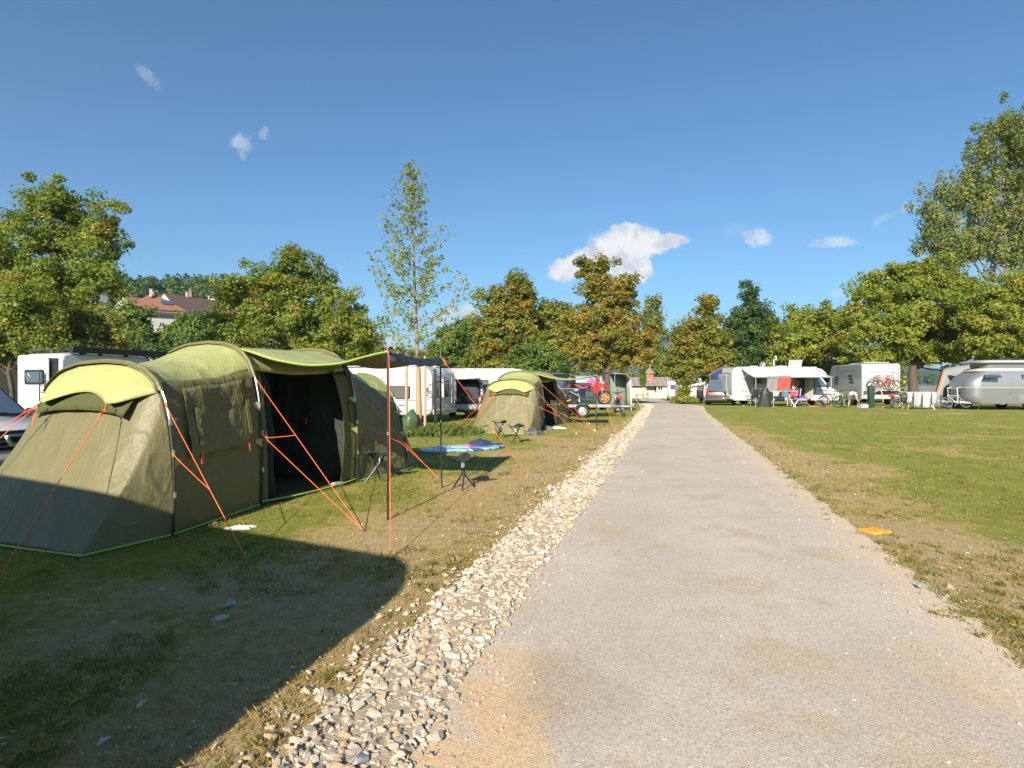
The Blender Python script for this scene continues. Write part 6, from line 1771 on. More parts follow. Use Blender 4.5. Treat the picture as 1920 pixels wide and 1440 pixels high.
def picnic(label, loc):
    t = thing('picnic_table', label, 'picnic table', loc)
    MB().box((0, 0, .74), (1.7, .7, .05)).build('table_top', DWOOD, t)
    for s_ in (-1, 1):
        MB().box((0, s_ * .62, .45), (1.7, .26, .05)).build('bench', DWOOD, t)
        m_ = MB(); m_.tube([(s_ * .6, -.65, 0), (s_ * .6, -.2, .74)], .04, 5); m_.tube([(s_ * .6, .65, 0), (s_ * .6, .2, .74)], .04, 5); m_.tube([(s_ * .6, -.7, .42), (s_ * .6, .7, .42)], .03, 5); m_.build('leg_frame', DWOOD, t)
picnic('dark picnic table before the white wall of the building', (at(1200, 747, 109.5).x, 109.5, gz(109.5)))
b0 = gb(1205.5, 96)
tree('young_tree', 'narrow column tree on a bare pale trunk before the building roof', b0, B_(96, b0, (1205, 700, 4, 9), (1205, 714, 4, 8)), 'green', 44, clumps=40, crad=.35, per=40, leaf=.22, trunk=(.09, .03), bark=WOOD, limbs=4, flat=1.5)

# slim posts with white boxes
def box_post(label, px, pytop, Y, h):
    p = gb(px, Y); p.z = gz(Y); top = at(px, pytop, Y).z - p.z
    t = thing('post', label, 'post', p, 0, 'slim grey posts with white boxes')
    MB().tube([(0, 0, 0), (0, 0, top - h * .45)], .075, 8).build('pole', ALU, t)
    MB().box((.12, 0, top - h / 2), (h * .42, h * .35, h)).build('box', WHITE, t, bevel=.02)
    MB().box((0, 0, top - h * .62), (.22, .16, .12)).build('bracket', DGREY, t, bevel=.02)
box_post('grey post with white box rising behind the white camper van', 79, 612, 31, .6)
box_post('grey post with white box above the motorhome with the awning', 1451, 667, 44, .34)
# ================================================================== BICYCLES, MOTORCYCLE, TRAILER
def bicycle(label, loc, rz, paint, group='bicycles standing on the lawn', tilt=0, s=1, bag=None):
    t = thing('bicycle', label, 'bicycle', loc, rz, group, s)
    t.rotation_euler[0] = tilt
    for x_ in (-.52, .53):
        w_ = MB().ring((0, 0, 0), (0, 1, 0), .325, .022, 28, 6).build('wheel', RUBBER, t, loc=(x_, 0, .345))
        m_ = MB(); m_.ring((0, 0, 0), (0, 1, 0), .298, .010, 28, 5)
        for i in range(14):
            a = i * 2 * PI / 14; m_.tube([(.02 * math.cos(a + 1), .025 * (-1) ** i, .02 * math.sin(a + 1)), (.29 * math.cos(a), 0, .29 * math.sin(a))], .0028, 3)
        m_.tube([(0, -.05, 0), (0, .05, 0)], .022, 8); m_.build('rim', ALU, w_)
    m_ = MB(); bb, hd, st, ra = (-.06, 0, .30), (.40, 0, .80), (-.20, 0, .80), (-.52, 0, .345)
    m_.tube([bb, hd], .022, 7); m_.tube([st, hd], .019, 7); m_.tube([bb, (-.235, 0, .88)], .018, 7)
    for y_ in (-.05, .05):
        m_.tube([bb, (-.52, y_, .345)], .011, 5); m_.tube([st, (-.52, y_, .345)], .010, 5)
    m_.tube([(.385, 0, .72), (.37, 0, .90)], .024, 7); m_.build('frame', paint, t)
    m_ = MB()
    for y_ in (-.06, .06): m_.tube([(.40, y_ * .8, .72), (.44, y_, .62), (.53, y_, .345)], .014, 6)
    m_.build('fork', DGREY, t)
    m_ = MB(); m_.tube([(.37, 0, .88), (.35, 0, 1.0), (.40, 0, 1.02)], .014, 6); m_.tube([(.34, -.31, 1.05), (.40, -.12, 1.02), (.40, .12, 1.02), (.34, .31, 1.05)], .013, 6); m_.build('handlebar', BLACK, t)
    MB().loft([[(x, y_ * w_, z) for y_, z in ((-1, .965), (-.8, .985), (.8, .985), (1, .965), (0, .94))] for x, w_ in ((-.37, .075), (-.28, .08), (-.18, .035), (-.10, .02))]).build('saddle', BLACK, t)
    m_ = MB(); m_.ring((-.06, -.055, .30), (0, 1, 0), .085, .007, 18, 4)
    m_.tube([(-.06, -.09, .30), (.05, -.1, .17), (.05, -.18, .17)], .011, 5); m_.tube([(-.06, .06, .30), (-.17, .1, .43), (-.17, .18, .43)], .011, 5); m_.build('crank', STEEL, t)
    m_ = MB()
    for cx in (-.52, .53): m_.tube([(cx + .37 * math.cos(a), 0, .345 + .37 * math.sin(a)) for a in [PI * (.15 + .8 * i / 8) for i in range(9)]], .013, 4)
    m_.build('mudguard', DGREY, t)
    if bag: MB().box((-.58, 0, .78), (.34, .24, .18)).build('luggage_bag', bag, t, bevel=.03)
    return t
GREYP = mat('grey_bike_paint', (.20, .21, .22), .4, metal=.4)
BLKP = mat('black_bike_paint', (.03, .03, .034), .35)
bicycle('dark bicycle leaning at the front wheel of the motorhome with the awning', gb(1557, 36.2), 2.0, BLKP, tilt=.10)
bicycle('lime yellow bicycle beside the bending child', gb(1580, 35.6), 1.25, YELG, tilt=-.06)
bicycle('grey bicycle with red rear bag by the rear of the motorhome carrying bicycles', gb(1672, 34.6), .9, GREYP, tilt=.06, bag=REDP)
bicycle('black bicycle standing close to the clothes airer', gb(1694, 34.4), .25, BLKP, tilt=-.06)
rack_w = A2.matrix_world if 0 else Matrix.Translation(A2.location) @ Matrix.Rotation(A2.rotation_euler[2], 4, 'Z')
for i, (x_, lab, pt, dy) in enumerate(((-3.68, 'red bicycle strapped on the rear rack of the motorhome, the inner of two', REDP, .1), (-3.86, 'orange and red bicycle strapped on the rear rack of the motorhome, the outer of two', mat('orange_red_paint', (.65, .10, .02), .35, coat=.3), -.12))):
    v = rack_w @ Vector((x_, dy, 1.02)); bicycle(lab, v, A2.rotation_euler[2] + PI / 2 * (1 if i else -1), pt, 'bicycles on the motorhome rack', s=.98)
bicycle('grey and orange bicycle hung low on the drawbar carrier of the silver caravan', gb(1795, 33.2) + Vector((0, 0, .1)), 3.0, mat('grey_orange_paint', (.42, .40, .38), .35), tilt=.35, s=.9)
bicycle('white framed bicycle on the carrier behind the motorcycle trailer', gb(1153, 30), 1.35, WHITE, 'bicycles by the grey awning', tilt=.05)
bicycle('dark bicycle with red basket bag next to the white framed one', gb(1161, 30.4), 1.5, BLKP, 'bicycles by the grey awning', tilt=-.05, bag=REDP)

# trailer and motorcycle
TY = 26.3
tx = lambda px: (px - 960) / FPX * TY
tr = thing('trailer', 'flat grey motorcycle trailer with orange reflectors standing on the grass', 'trailer', (tx(1093), TY, 0), R(2))
m_ = MB(); m_.box((0, -.52, .52), (2.26, .06, .12)); m_.box((0, .52, .52), (2.26, .06, .12)); m_.box((0, .2, .54), (2.2, .3, .04)); m_.box((0, -.15, .54), (2.2, .28, .04))
for x_ in (-1.1, -.4, .4, 1.1): m_.box((x_, 0, .49), (.06, 1.0, .06))
m_.build('bed', ALU, tr)
for s_ in (-1, 1):
    wheel(tr, -.12, s_ * .66, .29, .17)
    rows = [[(-.12 + r_ * math.cos(a), s_ * .66 + y_, .29 + r_ * math.sin(a)) for y_, r_ in ((-.11, .34), (-.09, .36), (.09, .36), (.11, .34))] for a in [PI * (.04 + .92 * i / 12) for i in range(13)]]
    MB().grid(rows).build('mudguard', DGREY, tr, solid=.008)
for x_ in (-.98, .38): MB().box((x_, -.556, .52), (.36 if x_ > 0 else .5, .012, .06)).build('reflector', ORANGEL, tr)
m_ = MB(); m_.tube([(1.1, -.4, .47), (1.75, 0, .47)], .035, 6); m_.tube([(1.1, .4, .47), (1.75, 0, .47)], .035, 6); m_.tube([(1.2, 0, .47), (2.15, 0, .47)], .05, 8); m_.build('drawbar', ALU, tr)
m_ = MB(); m_.tube([(2.1, 0, .47), (2.28, 0, .48)], .05, 8); m_.tube([(2.2, 0, .52), (2.34, 0, .60), (2.3, 0, .66)], .022, 6); m_.build('coupling', STEEL, tr)
m_ = MB(); m_.tube([(1.85, .09, .82), (1.85, .09, .2)], .028, 7); m_.tube([(1.85, .09, .82), (1.98, .09, .84)], .014, 5); jw = m_.build('jockey_stand', STEEL, tr)
MB().disc((1.85, .09, .1), (0, 1, 0), [(.02, -.04), (.1, -.035), (.1, .035), (.02, .04)], 14).build('jockey_wheel', RUBBER, jw)
m_ = MB(); m_.tube([(-1.02, -.45, .5), (-1.02, -.45, .0)], .022, 6); m_.tube([(.5, -.45, .5), (.5, -.45, .1)], .02, 6); m_.build('prop_stand', STEEL, tr)
m_ = MB(); m_.box((1.0, .12, .86), (.05, .10, .62)); m_.ring((1.0, .12, 1.0), (1, 0, 0), .14, .02, 14, 5); m_.build('wheel_chock', ALU, tr)
o = MB().tube([(-1.02, -.40, .58), (-.82, -.36, 1.0)], .03, 6).build('strap', ORPLAST, tr)
MB().tube([(-1.1, -.3, .6), (-.6, -.3, .78)], .022, 5).build('strap', mat('yellow_strap', (.75, .55, .04), .5), tr)
mo = thing('motorcycle', 'red touring motorcycle with black top box strapped on the trailer', 'motorcycle', (tx(1100), TY, .56), R(2), None, 1.0)
for x_, r_ in ((-.66, .31), (.80, .32)):
    w_ = MB().disc((0, 0, 0), (0, 1, 0), [(r_ * .72, -.05), (r_ * .9, -.065), (r_, -.03), (r_, .03), (r_ * .9, .065), (r_ * .72, .05)], 26).build('wheel', RUBBER, mo, loc=(x_, 0, r_))
    m_ = MB(); m_.ring((0, 0, 0), (0, 1, 0), r_ * .70, .018, 24, 5); m_.disc((0, -.055, 0), (0, 1, 0), [(.09, 0), (.13, 0), (.13, .008), (.09, .008)], 18)
    for i in range(5):
        a = i * 2 * PI / 5; m_.tube([(0, 0, 0), (r_ * .7 * math.cos(a), 0, r_ * .7 * math.sin(a))], .016, 5)
    m_.build('rim', mat('orange_rim', (.6, .25, .1), .4) if x_ > 0 else DGREY, w_)
m_ = MB()
for y_ in (-.09, .09): m_.tube([(.80, y_, .32), (.52, y_, .98)], .024, 7)
m_.build('fork', STEEL, mo)
m_ = MB(); m_.loft([[(x, y_ * h_, z) for y_, z in ((-1, zb), (-1.0, zt - .03), (-.6, zt), (.6, zt), (1.0, zt - .03), (1, zb))] for x, h_, zb, zt in ((.12, .10, .80, .92), (.22, .16, .78, 1.02), (.42, .17, .76, 1.06), (.56, .10, .82, 1.0))]); m_.build('fuel_tank', REDP, mo, smooth=60, bevel=.02)
for s_ in (-1, 1):
    panel('fairing', mo, [(.30, s_ * .20, .92), (.62, s_ * .17, .98), (.80, s_ * .12, .90), (.62, s_ * .18, .74), (.44, s_ * .19, .46), (.30, s_ * .19, .50)], (0, s_, 0), REDP, .03, .01, .012)
    panel('tail_panel', mo, [(.05, s_ * .14, .82), (-.2, s_ * .13, .80), (-.62, s_ * .11, .96), (-.58, s_ * .12, .88), (-.25, s_ * .15, .70), (.0, s_ * .15, .74)], (0, s_, 0), REDP, .02, .01, .008)
m_ = MB(); m_.loft([[(x, y_, z) for y_, z in ((-.07, z0_), (-.09, z0_ + .07), (0, z1_), (.09, z0_ + .07), (.07, z0_))] for x, z0_, z1_ in ((.74, .80, .98), (.94, .74, .84))]); m_.build('beak', REDP, mo, bevel=.01)
rows = [[(.62 - .13 * f + .04 * abs(y_) * 0, y_ * (1 - .3 * f), 1.02 + .34 * f) for y_ in (-.17, -.08, 0, .08, .17)] for f in [q / 5 for q in range(6)]]
MB().grid([[(p[0] - abs(p[1]) * .5, p[1], p[2]) for p in r_] for r_ in rows]).build('windscreen', BGLASS, mo, solid=.006)
MB().ball((.72, 0, .94), (.09, .13, .08)).build('headlight', GREYW, mo)
m_ = MB(); m_.loft([[(x, y_ * h_, z) for y_, z in ((-1, zz - .07), (-1, zz - .02), (-.5, zz), (.5, zz), (1, zz - .02), (1, zz - .07))] for x, h_, zz in ((.14, .10, .86), (-.05, .14, .83), (-.25, .15, .85), (-.32, .14, .93), (-.55, .13, .96))]); m_.build('seat', BLACK, mo, smooth=60)
m_ = MB(); m_.box((.12, 0, .44), (.42, .34, .30)); m_.tube([(.2, -.24, .42), (.2, .24, .42)], .12, 12); m_.box((.25, 0, .68), (.2, .28, .22), Matrix.Rotation(.5, 3, 'Y')); m_.build('engine', DGREY, mo, bevel=.03)
m_ = MB(); m_.tube([(.35, -.14, .42), (.30, -.18, .24), (-.2, -.19, .26), (-.35, -.20, .36)], .028, 7); m_.tube([(-.35, -.2, .36), (-.78, -.2, .60)], .055, 9); m_.build('exhaust', STEEL, mo)
m_ = MB(); m_.tube([(-.66, -.08, .31), (.0, -.07, .36)], .03, 6); m_.tube([(-.66, .08, .31), (.0, .07, .36)], .03, 6); m_.tube([(-.1, 0, .55), (-.25, 0, .8), (-.62, 0, .86)], .03, 6); m_.tube([(.5, 0, .98), (.1, 0, .7), (0, 0, .4)], .04, 6); m_.build('chassis', BLACK, mo)
m_ = MB(); m_.tube([(.44, -.40, 1.12), (.50, -.2, 1.10), (.50, .2, 1.10), (.44, .40, 1.12)], .016, 6)
for s_ in (-1, 1): m_.tube([(.5, s_ * .3, 1.12), (.52, s_ * .36, 1.27)], .008, 4); m_.ball((.52, s_ * .37, 1.29), (.02, .07, .045), 8, 5)
m_.build('handlebar', BLACK, mo)
MB().loft([[(x, y_, z) for y_, z in rrect(-.24 * s_, .24 * s_, .93, .93 + .34 * s_, .08, 4)] for x, s_ in ((-.92, .82), (-.86, 1), (-.62, 1), (-.52, .86))]).build('top_box', BLACK, mo, smooth=50)
m_ = MB(); m_.tube([(.85, -.16, .1), (.5, -.18, .9)], .01, 4); m_.tube([(.85, .16, .1), (.5, .18, .9)], .01, 4); m_.build('strap', ORPLAST, mo)
gp_ = MB().tube([(-.98, -.62, 0), (-.98, -.62, .0)], .01, 4)
# fire extinguisher-like red and white tube by the black van
ft = thing('gas_bottle_stand', 'red and white upright cylinder before the black van', 'cylinder', gb(1056, 26.9))
MB().tube([(0, 0, 0), (0, 0, .62)], .07, 10).build('lower_body', WHITE, ft); MB().tube([(0, 0, .62), (0, 0, 1.02), (0, 0, 1.1)], [.085, .085, .03], 10).build('upper_body', REDP, ft); MB().tube([(0, 0, .36), (0, 0, .46)], .075, 10).build('band', REDP, ft)
# pink cloth on awning corner of farther tent
heap('hat', 'bright pink cloth hung on the awning corner of the farther tent', 'cloth', at(1108, 718, 18.9), (.13, .08), .14, PINK, 1.7)
# grey awning beside the path
ga = thing('awning_tent', 'small grey green awning tent with silver roof beside the bicycles', 'awning tent', gb(1170, 31.5))
k_ = 31.5 / FPX
rows = [[(-.55 + 1.0 * u, v * 1.8, 2.02 - .03 * u - .34 * max(0, u - .7) / .3) for v in (0, .5, 1)] for u in [q / 8 for q in range(9)]]
MB().grid(rows).build('roof', ALU, ga, solid=.03)
MB().grid([[(-.5 + .85 * u, 1.4 + .05 * math.sin(u * 9), z) for z in (0, .6, 1.2, 2.0)] for u in [q / 6 for q in range(7)]]).build('back_wall', mat('grey_green_cloth', (.15, .18, .15), .85, var=.1), ga, solid=.01)
MB().grid([[(.36 + .05 * (2 - z) * .5 + .02 * math.sin(v * 7), v * 1.6, z) for z in (0, .6, 1.2, 1.75)] for v in (0, .3, .6, 1)]).build('side_wall', mat('cream_cloth', (.62, .60, .52), .85, var=.25, scale=4), ga, solid=.01)
m_ = MB()
for x_ in (-.5, .42): m_.tube([(x_, -.02, 0), (x_, -.02, 1.95 if x_ < 0 else 1.7)], .02, 6)
m_.tube([(.42, -.02, 1.0), (.95, -.3, .02)], .012, 5); m_.build('pole', ALU, ga)

# ================================================================== PEOPLE
def person(label, loc, rz, J, skin=SKIN, hair=HAIRB, top=None, bottom=None, s=1, longhair=False):
    """J: joint positions (x right, y back, z up; the figure looks along -y)"""
    t = thing('person', label, 'person', loc, rz, None, s)
    J = {k_: Vector(v) for k_, v in J.items()}
    V, E, Rr = [], [], []
    idx = {}
    def vtx(n_, p, r_): idx[n_] = len(V); V.append(p); Rr.append(r_); return idx[n_]
    vtx('pel', J['pel'], .125); vtx('waist', J['pel'].lerp(J['chest'], .45), .115); vtx('chest', J['chest'], .14); vtx('neck', J['neck'], .06); vtx('hd0', J['neck'].lerp(J['head'], .5), .058)
    E += [('pel', 'waist'), ('waist', 'chest'), ('chest', 'neck'), ('neck', 'hd0')]
    for sd in 'RL':
        vtx('sh' + sd, J['sh' + sd], .062); vtx('el' + sd, J['el' + sd], .043); vtx('wr' + sd, J['wr' + sd], .028)
        h_ = (J['wr' + sd] - J['el' + sd]).normalized(); pm = J['wr' + sd] + h_ * .075; vtx('pm' + sd, pm, .034)
        E += [('chest', 'sh' + sd), ('sh' + sd, 'el' + sd), ('el' + sd, 'wr' + sd), ('wr' + sd, 'pm' + sd)]
        sx = h_.orthogonal().normalized(); dn = h_.cross(sx)
        for i, (o_, ln) in enumerate(((-.030, .065), (-.010, .078), (.010, .074), (.030, .056))):
            a = vtx('f%d%s' % (i, sd), pm + sx * o_ + h_ * ln * .55, .0095); b_ = vtx('g%d%s' % (i, sd), pm + sx * o_ * 1.1 + h_ * ln * .9 + dn * .03, .0075)
            E += [('pm' + sd, 'f%d%s' % (i, sd)), ('f%d%s' % (i, sd), 'g%d%s' % (i, sd))]
        vtx('th' + sd, J['wr' + sd] + h_ * .05 + sx * -.055 + dn * .02, .011); E.append(('wr' + sd, 'th' + sd))
        vtx('hp' + sd, J['hp' + sd], .088); vtx('kn' + sd, J['kn' + sd], .058); vtx('cf' + sd, J['kn' + sd].lerp(J['an' + sd], .35), .056); vtx('an' + sd, J['an' + sd], .038)
        d_ = J.get('toe' + sd, J['an' + sd] + Vector((0, -.17, -.05))); vtx('to' + sd, d_, .034)
        E += [('pel', 'hp' + sd), ('hp' + sd, 'kn' + sd), ('kn' + sd, 'cf' + sd), ('cf' + sd, 'an' + sd), ('an' + sd, 'to' + sd)]
    me = bpy.data.meshes.new('body'); me.from_pydata([tuple(p) for p in V], [(idx[a], idx[b_]) for a, b_ in E], [])
    me.materials.append(skin)
    o = bpy.data.objects.new('body', me); COL.objects.link(o); o.parent = t
    md = o.modifiers.new('skin', 'SKIN'); md.use_smooth_shade = True
    if not me.skin_vertices: me.attributes.new('skin', 'FLOAT', 'POINT')
    sv = me.skin_vertices[0].data if me.skin_vertices else None
    if sv:
        for i, r_ in enumerate(Rr): sv[i].radius = (r_, r_ * (.8 if i < 3 else 1)); sv[i].use_root = i == 0
    md = o.modifiers.new('sub', 'SUBSURF'); md.levels = 1; md.render_levels = 1
    up = (J['head'] - J['neck']).normalized(); fw_ = J.get('face', Vector((0, -1, 0))).normalized(); rt_ = fw_.cross(up).normalized(); fw_ = up.cross(rt_)
    H = J['head']
    def hp_(a, b_, c): return H + rt_ * a + fw_ * b_ + up * c
    hm = MB()
    G = []
    for i in range(11):
        th = min(max(PI * i / 10, .03), PI - .03); z = math.cos(th); wq = math.sin(th)
        G.append([hp_(.076 * wq * math.cos(a) * (1 if z > -.3 else .86), .098 * wq * math.sin(a) + (.012 if z < -.2 and math.sin(a) > 0 else 0), .118 * z) for a in [2 * PI * q / 16 for q in range(16)]])
    hm.grid(G, closed=True)
    hm.add([hp_(-.016, .09, -.03), hp_(.016, .09, -.03), hp_(0, .118, -.028), hp_(0, .092, .015)], [(0, 1, 2), (0, 2, 3), (1, 3, 2)])
    for s_ in (-1, 1): hm.ball(hp_(s_ * .078, -.005, -.005), (.012, .02, .03), 6, 5)
    hd = hm.build('head', skin, t, smooth=70)
    em = MB()
    for s_ in (-1, 1): em.ball(hp_(s_ * .03, .084, .008), .012, 6, 5)
    em.build('eyes', BLACK, hd)
    mm_ = MB(); mm_.box(hp_(0, .088, -.062), (.04, .012, .01)); mm_.build('mouth', mat('lips', (.35, .12, .1), .6), hd)
    rows = []
    for i in range(8):
        th = PI * .56 * i / 7 + .02
        rows.append([hp_(.086 * math.sin(th) * math.cos(a), .105 * math.sin(th) * math.sin(a) - .012 - .02 * (i / 7), .127 * math.cos(th) - (.05 * (i / 7) if math.sin(a) < .2 else -.05 * (i / 7) * math.sin(a)) - (.12 * (i / 7) if longhair and math.sin(a) < .1 else 0)) for a in [2 * PI * q / 18 for q in range(18)]])
    MB().grid(rows, closed=True).build('hair', hair, t, smooth=70, solid=.012)
    def ringat(p, ax, side, a, b_, n_=14):
        ax = ax.normalized(); sx = (side - ax * side.dot(ax)).normalized(); sy = ax.cross(sx)
        return [p + sx * a * math.cos(2 * PI * q / n_) + sy * b_ * math.sin(2 * PI * q / n_) for q in range(n_)]
    side = (J['shR'] - J['shL']).normalized()
    if top:
        m_ = MB(); ax = J['chest'] - J['pel']
        m_.loft([ringat(J['pel'].lerp(J['chest'], -.12), ax, side, .178, .135), ringat(J['pel'].lerp(J['chest'], .4), ax, side, .165, .128), ringat(J['chest'], ax, side, .195, .145), ringat(J['chest'].lerp(J['neck'], .55), J['neck'] - J['chest'], side, .185, .11), ringat(J['neck'] + Vector((0, 0, -.015)), J['neck'] - J['chest'], side, .078, .075)])
        for sd in 'RL':
            a, b_ = J['sh' + sd], J['el' + sd]; m_.tube([a.lerp(J['chest'], .25), a, a.lerp(b_, .75)], [.085, .080, .064], 10)
        m_.build('shirt', top, t, smooth=70)
    if bottom:
        m_ = MB(); ax = J['chest'] - J['pel']
        m_.loft([ringat(J['pel'].lerp(J['chest'], .30), ax, side, .168, .13), ringat(J['pel'], ax, side, .182, .142), ringat(J['pel'].lerp(J['chest'], -.22), ax, side, .17, .13)])
        for sd in 'RL':
            a, b_ = J['hp' + sd], J['kn' + sd]; m_.tube([a.lerp(J['pel'], .3), a, a.lerp(b_, .8)], [.105, .108, .085], 10)
        m_.build('shorts', bottom, t, smooth=70)
    fm = MB()
    for sd in 'RL':
        a, b_ = J['an' + sd], J.get('toe' + sd, J['an' + sd] + Vector((0, -.17, -.05))); fm.tube([a + (a - b_).normalized() * .05 + Vector((0, 0, -.03)), a.lerp(b_, .5) + Vector((0, 0, -.012)), b_ + (b_ - a).normalized() * .05], [.045, .048, .036], 8)
    fm.build('shoes', DGREY, t, smooth=70)
    return t
STAND = dict(pel=(0, 0, .93), chest=(0, .0, 1.26), neck=(0, .01, 1.46), head=(0, -.02, 1.61), shR=(.18, 0, 1.41), shL=(-.18, 0, 1.41), elR=(.23, .03, 1.12), elL=(-.23, .03, 1.12), wrR=(.24, -.06, .87), wrL=(-.24, -.06, .87),
             hpR=(.09, 0, .90), hpL=(-.09, 0, .90), knR=(.10, -.02, .49), knL=(-.10, -.02, .49), anR=(.11, .02, .08), anL=(-.11, .02, .08))
SIT = dict(pel=(0, .05, .50), chest=(0, .06, .84), neck=(0, .03, 1.04), head=(0, -.02, 1.18), shR=(.18, .04, .99), shL=(-.18, .04, .99), elR=(.24, -.02, .72), elL=(-.24, -.02, .72), wrR=(.14, -.25, .66), wrL=(-.14, -.25, .66),
           hpR=(.10, .0, .49), hpL=(-.10, .0, .49), knR=(.14, -.42, .50), knL=(-.14, -.42, .50), anR=(.14, -.40, .08), anL=(-.14, -.40, .08))
BEND = dict(pel=(0, .12, .86), chest=(0, -.18, 1.02), neck=(0, -.36, .98), head=(0, -.48, .88), face=(0, -.3, -1), shR=(.18, -.30, 1.0), shL=(-.18, -.30, 1.0), elR=(.22, -.38, .72), elL=(-.22, -.38, .72), wrR=(.12, -.50, .50), wrL=(-.12, -.50, .50),
            hpR=(.09, .12, .84), hpL=(-.09, .12, .84), knR=(.10, .02, .47), knL=(-.10, .06, .47), anR=(.11, .08, .08), anL=(-.11, .14, .08))
LEAN = dict(STAND, chest=(0, -.10, 1.22), neck=(0, -.20, 1.38), head=(0, -.28, 1.49), face=(0, -1, -.6), shR=(.18, -.17, 1.34), shL=(-.18, -.17, 1.34), elR=(.22, -.25, 1.08), elL=(-.22, -.25, 1.08), wrR=(.2, -.42, .92), wrL=(-.2, -.42, .92))
px_ = lambda px, Y: (px - 960) / FPX * Y
TANS = mat('tanned_skin', (.40, .20, .125), .55, var=.1)
BLKC = mat('black_cloth', (.02, .02, .023), .85, var=.2)
step = thing('entrance_step', 'grey plastic step under the open motorhome door', 'step', (px_(1490, 38.9), 38.9, gz(38.9)))
MB().box((0, 0, .30), (.6, .5, .06)).build('upper_tread', DGREY, step, bevel=.015); MB().box((0, -.28, .15), (.6, .3, .05)).build('lower_tread', DGREY, step, bevel=.015)
m_ = MB()
for s_ in (-.27, .27): m_.box((s_, .1, .14), (.05, .3, .28)); m_.box((s_, -.28, .065), (.05, .26, .13))
m_.build('step_side', DGREY, step)
person('bare chested man in dark shorts leaning out of the motorhome doorway', (px_(1495, 38.9), 38.95, gz(38.9) + .33), R(-55), LEAN, TANS, HAIRB, None, BLKC)
person('woman in a pink top sitting at the table under the awning', (px_(1488, 36.95), 36.95, 0), R(-60), SIT, SKIN, HAIRG, PINK, mat('khaki_cloth', (.25, .19, .12), .85))
person('child in white shirt bending over by the lime yellow bicycle', (px_(1594, 36.3), 36.3, 0), R(70), BEND, SKIN, HAIRB, CLOTHW, mat('mauve_cloth', (.14, .09, .11), .85), .86)
person('man in black vest sitting behind the red motorcycle, back turned', (px_(1066, 28.2), 28.2, 0), R(165), SIT, SKIN, HAIRB, BLKC, mat('grey_cloth', (.16, .16, .17), .85), 1.12)
person('person in white shirt standing by the low wall of the building', (px_(1214, 108.5), 108.5, gz(108.5)), R(60), STAND, SKIN, HAIRB, CLOTHW, mat('grey_cloth', (.16, .16, .17), .85))

# ================================================================== CAMPING FURNITURE
def chair(label, loc, rz):
    t = thing('camping_chair', label, 'chair', loc, rz, 'dark camping chairs under the awning')
    MB().grid([[(x, lerp(-.25, .22, v), .45 - .03 * math.sin(PI * v)) for x in (-.25, 0, .25)] for v in (0, .3, .6, 1)]).build('seat', BLKC, t, solid=.03)
    MB().grid([[(x, .22 + .16 * v, .50 + .62 * v) for x in (-.25, 0, .25)] for v in (0, .3, .6, 1)]).build('backrest', BLKC, t, solid=.03)
    for s_ in (-1, 1):
        MB().tube([(s_ * .27, -.28, 0), (s_ * .27, .26, .66)], .013, 6).build('leg', ALU, t); MB().tube([(s_ * .27, .30, 0), (s_ * .27, -.24, .64)], .013, 6).build('leg', ALU, t)
        MB().box((s_ * .28, 0, .66), (.05, .5, .03)).build('armrest', BLACK, t, bevel=.01)
    m_ = MB()
    for s_ in (-1, 1): m_.tube([(s_ * .26, .2, .45), (s_ * .26, .39, 1.14)], .013, 6)
    m_.tube([(-.26, .39, 1.14), (.26, .39, 1.14)], .013, 6); m_.build('frame', ALU, t)
    return t
chair('dark camping chair under the woman in the pink top', (px_(1488, 36.95), 36.95, 0), R(-60))
chair('dark camping chair under the man in black vest behind the motorcycle', (px_(1066, 28.2), 28.2, 0), R(165)).scale = (1.1, 1.1, 1.1)
chair('dark camping chair beside the awning leg, fully in view', (px_(1411, 37.6), 37.6, 0), R(190))
chair('dark camping chair half hidden behind the black sheeted barbecue', (px_(1430, 38.6), 38.6, 0), R(175))
rows = []
for i in range(13):
    z = 1.15 * i / 12; f = i / 12
    rows.append([((.30 + .12 * (1 - f)) * math.cos(a) * (1 + .13 * math.sin(6 * a + z * 2) * (1 - f)) * (1 if f < .9 else .55) + .05 * f, .26 * math.sin(a) * (1 + .13 * math.sin(5 * a + 1 + z) * (1 - f)) * (1 if f < .9 else .55), z + .04 * math.sin(2 * a) * f) for a in [2 * PI * q / 30 for q in range(30)]])
bq = MB().loft(rows).build('covered_barbecue', SHEET, None, smooth=70, loc=(px_(1434, 36.6), 36.6, 0)); tag(bq, 'barbecue wrapped in shiny black sheet before the motorhome', 'barbecue')
def towel(name, label, x0p, x1p, z0, z1, Y, mt, group='towels hung from the awning rail'):
    x0_, x1_ = px_(x0p, Y), px_(x1p, Y)
    rows = [[(lerp(x0_, x1_, u) + .02 * math.sin(v * 6), Y + .03 * math.sin(u * 11 + v * 2) * (.3 + v), lerp(z1, z0, v) + .03 * math.sin(u * 5) * v) for u in [q / 12 for q in range(13)]] for v in [q / 10 for q in range(11)]]
    tag(MB().grid(rows).build(name, mt, None, smooth=70, solid=.008), label, 'towel', group)
towel('towel', 'grey towel hung from the awning rail of the motorhome', 1438, 1459, .85, 1.93, 37.42, CLOTHG)
towel('towel', 'bright red towel hung from the awning rail of the motorhome', 1460, 1482, .80, 1.95, 37.44, CLOTHR)
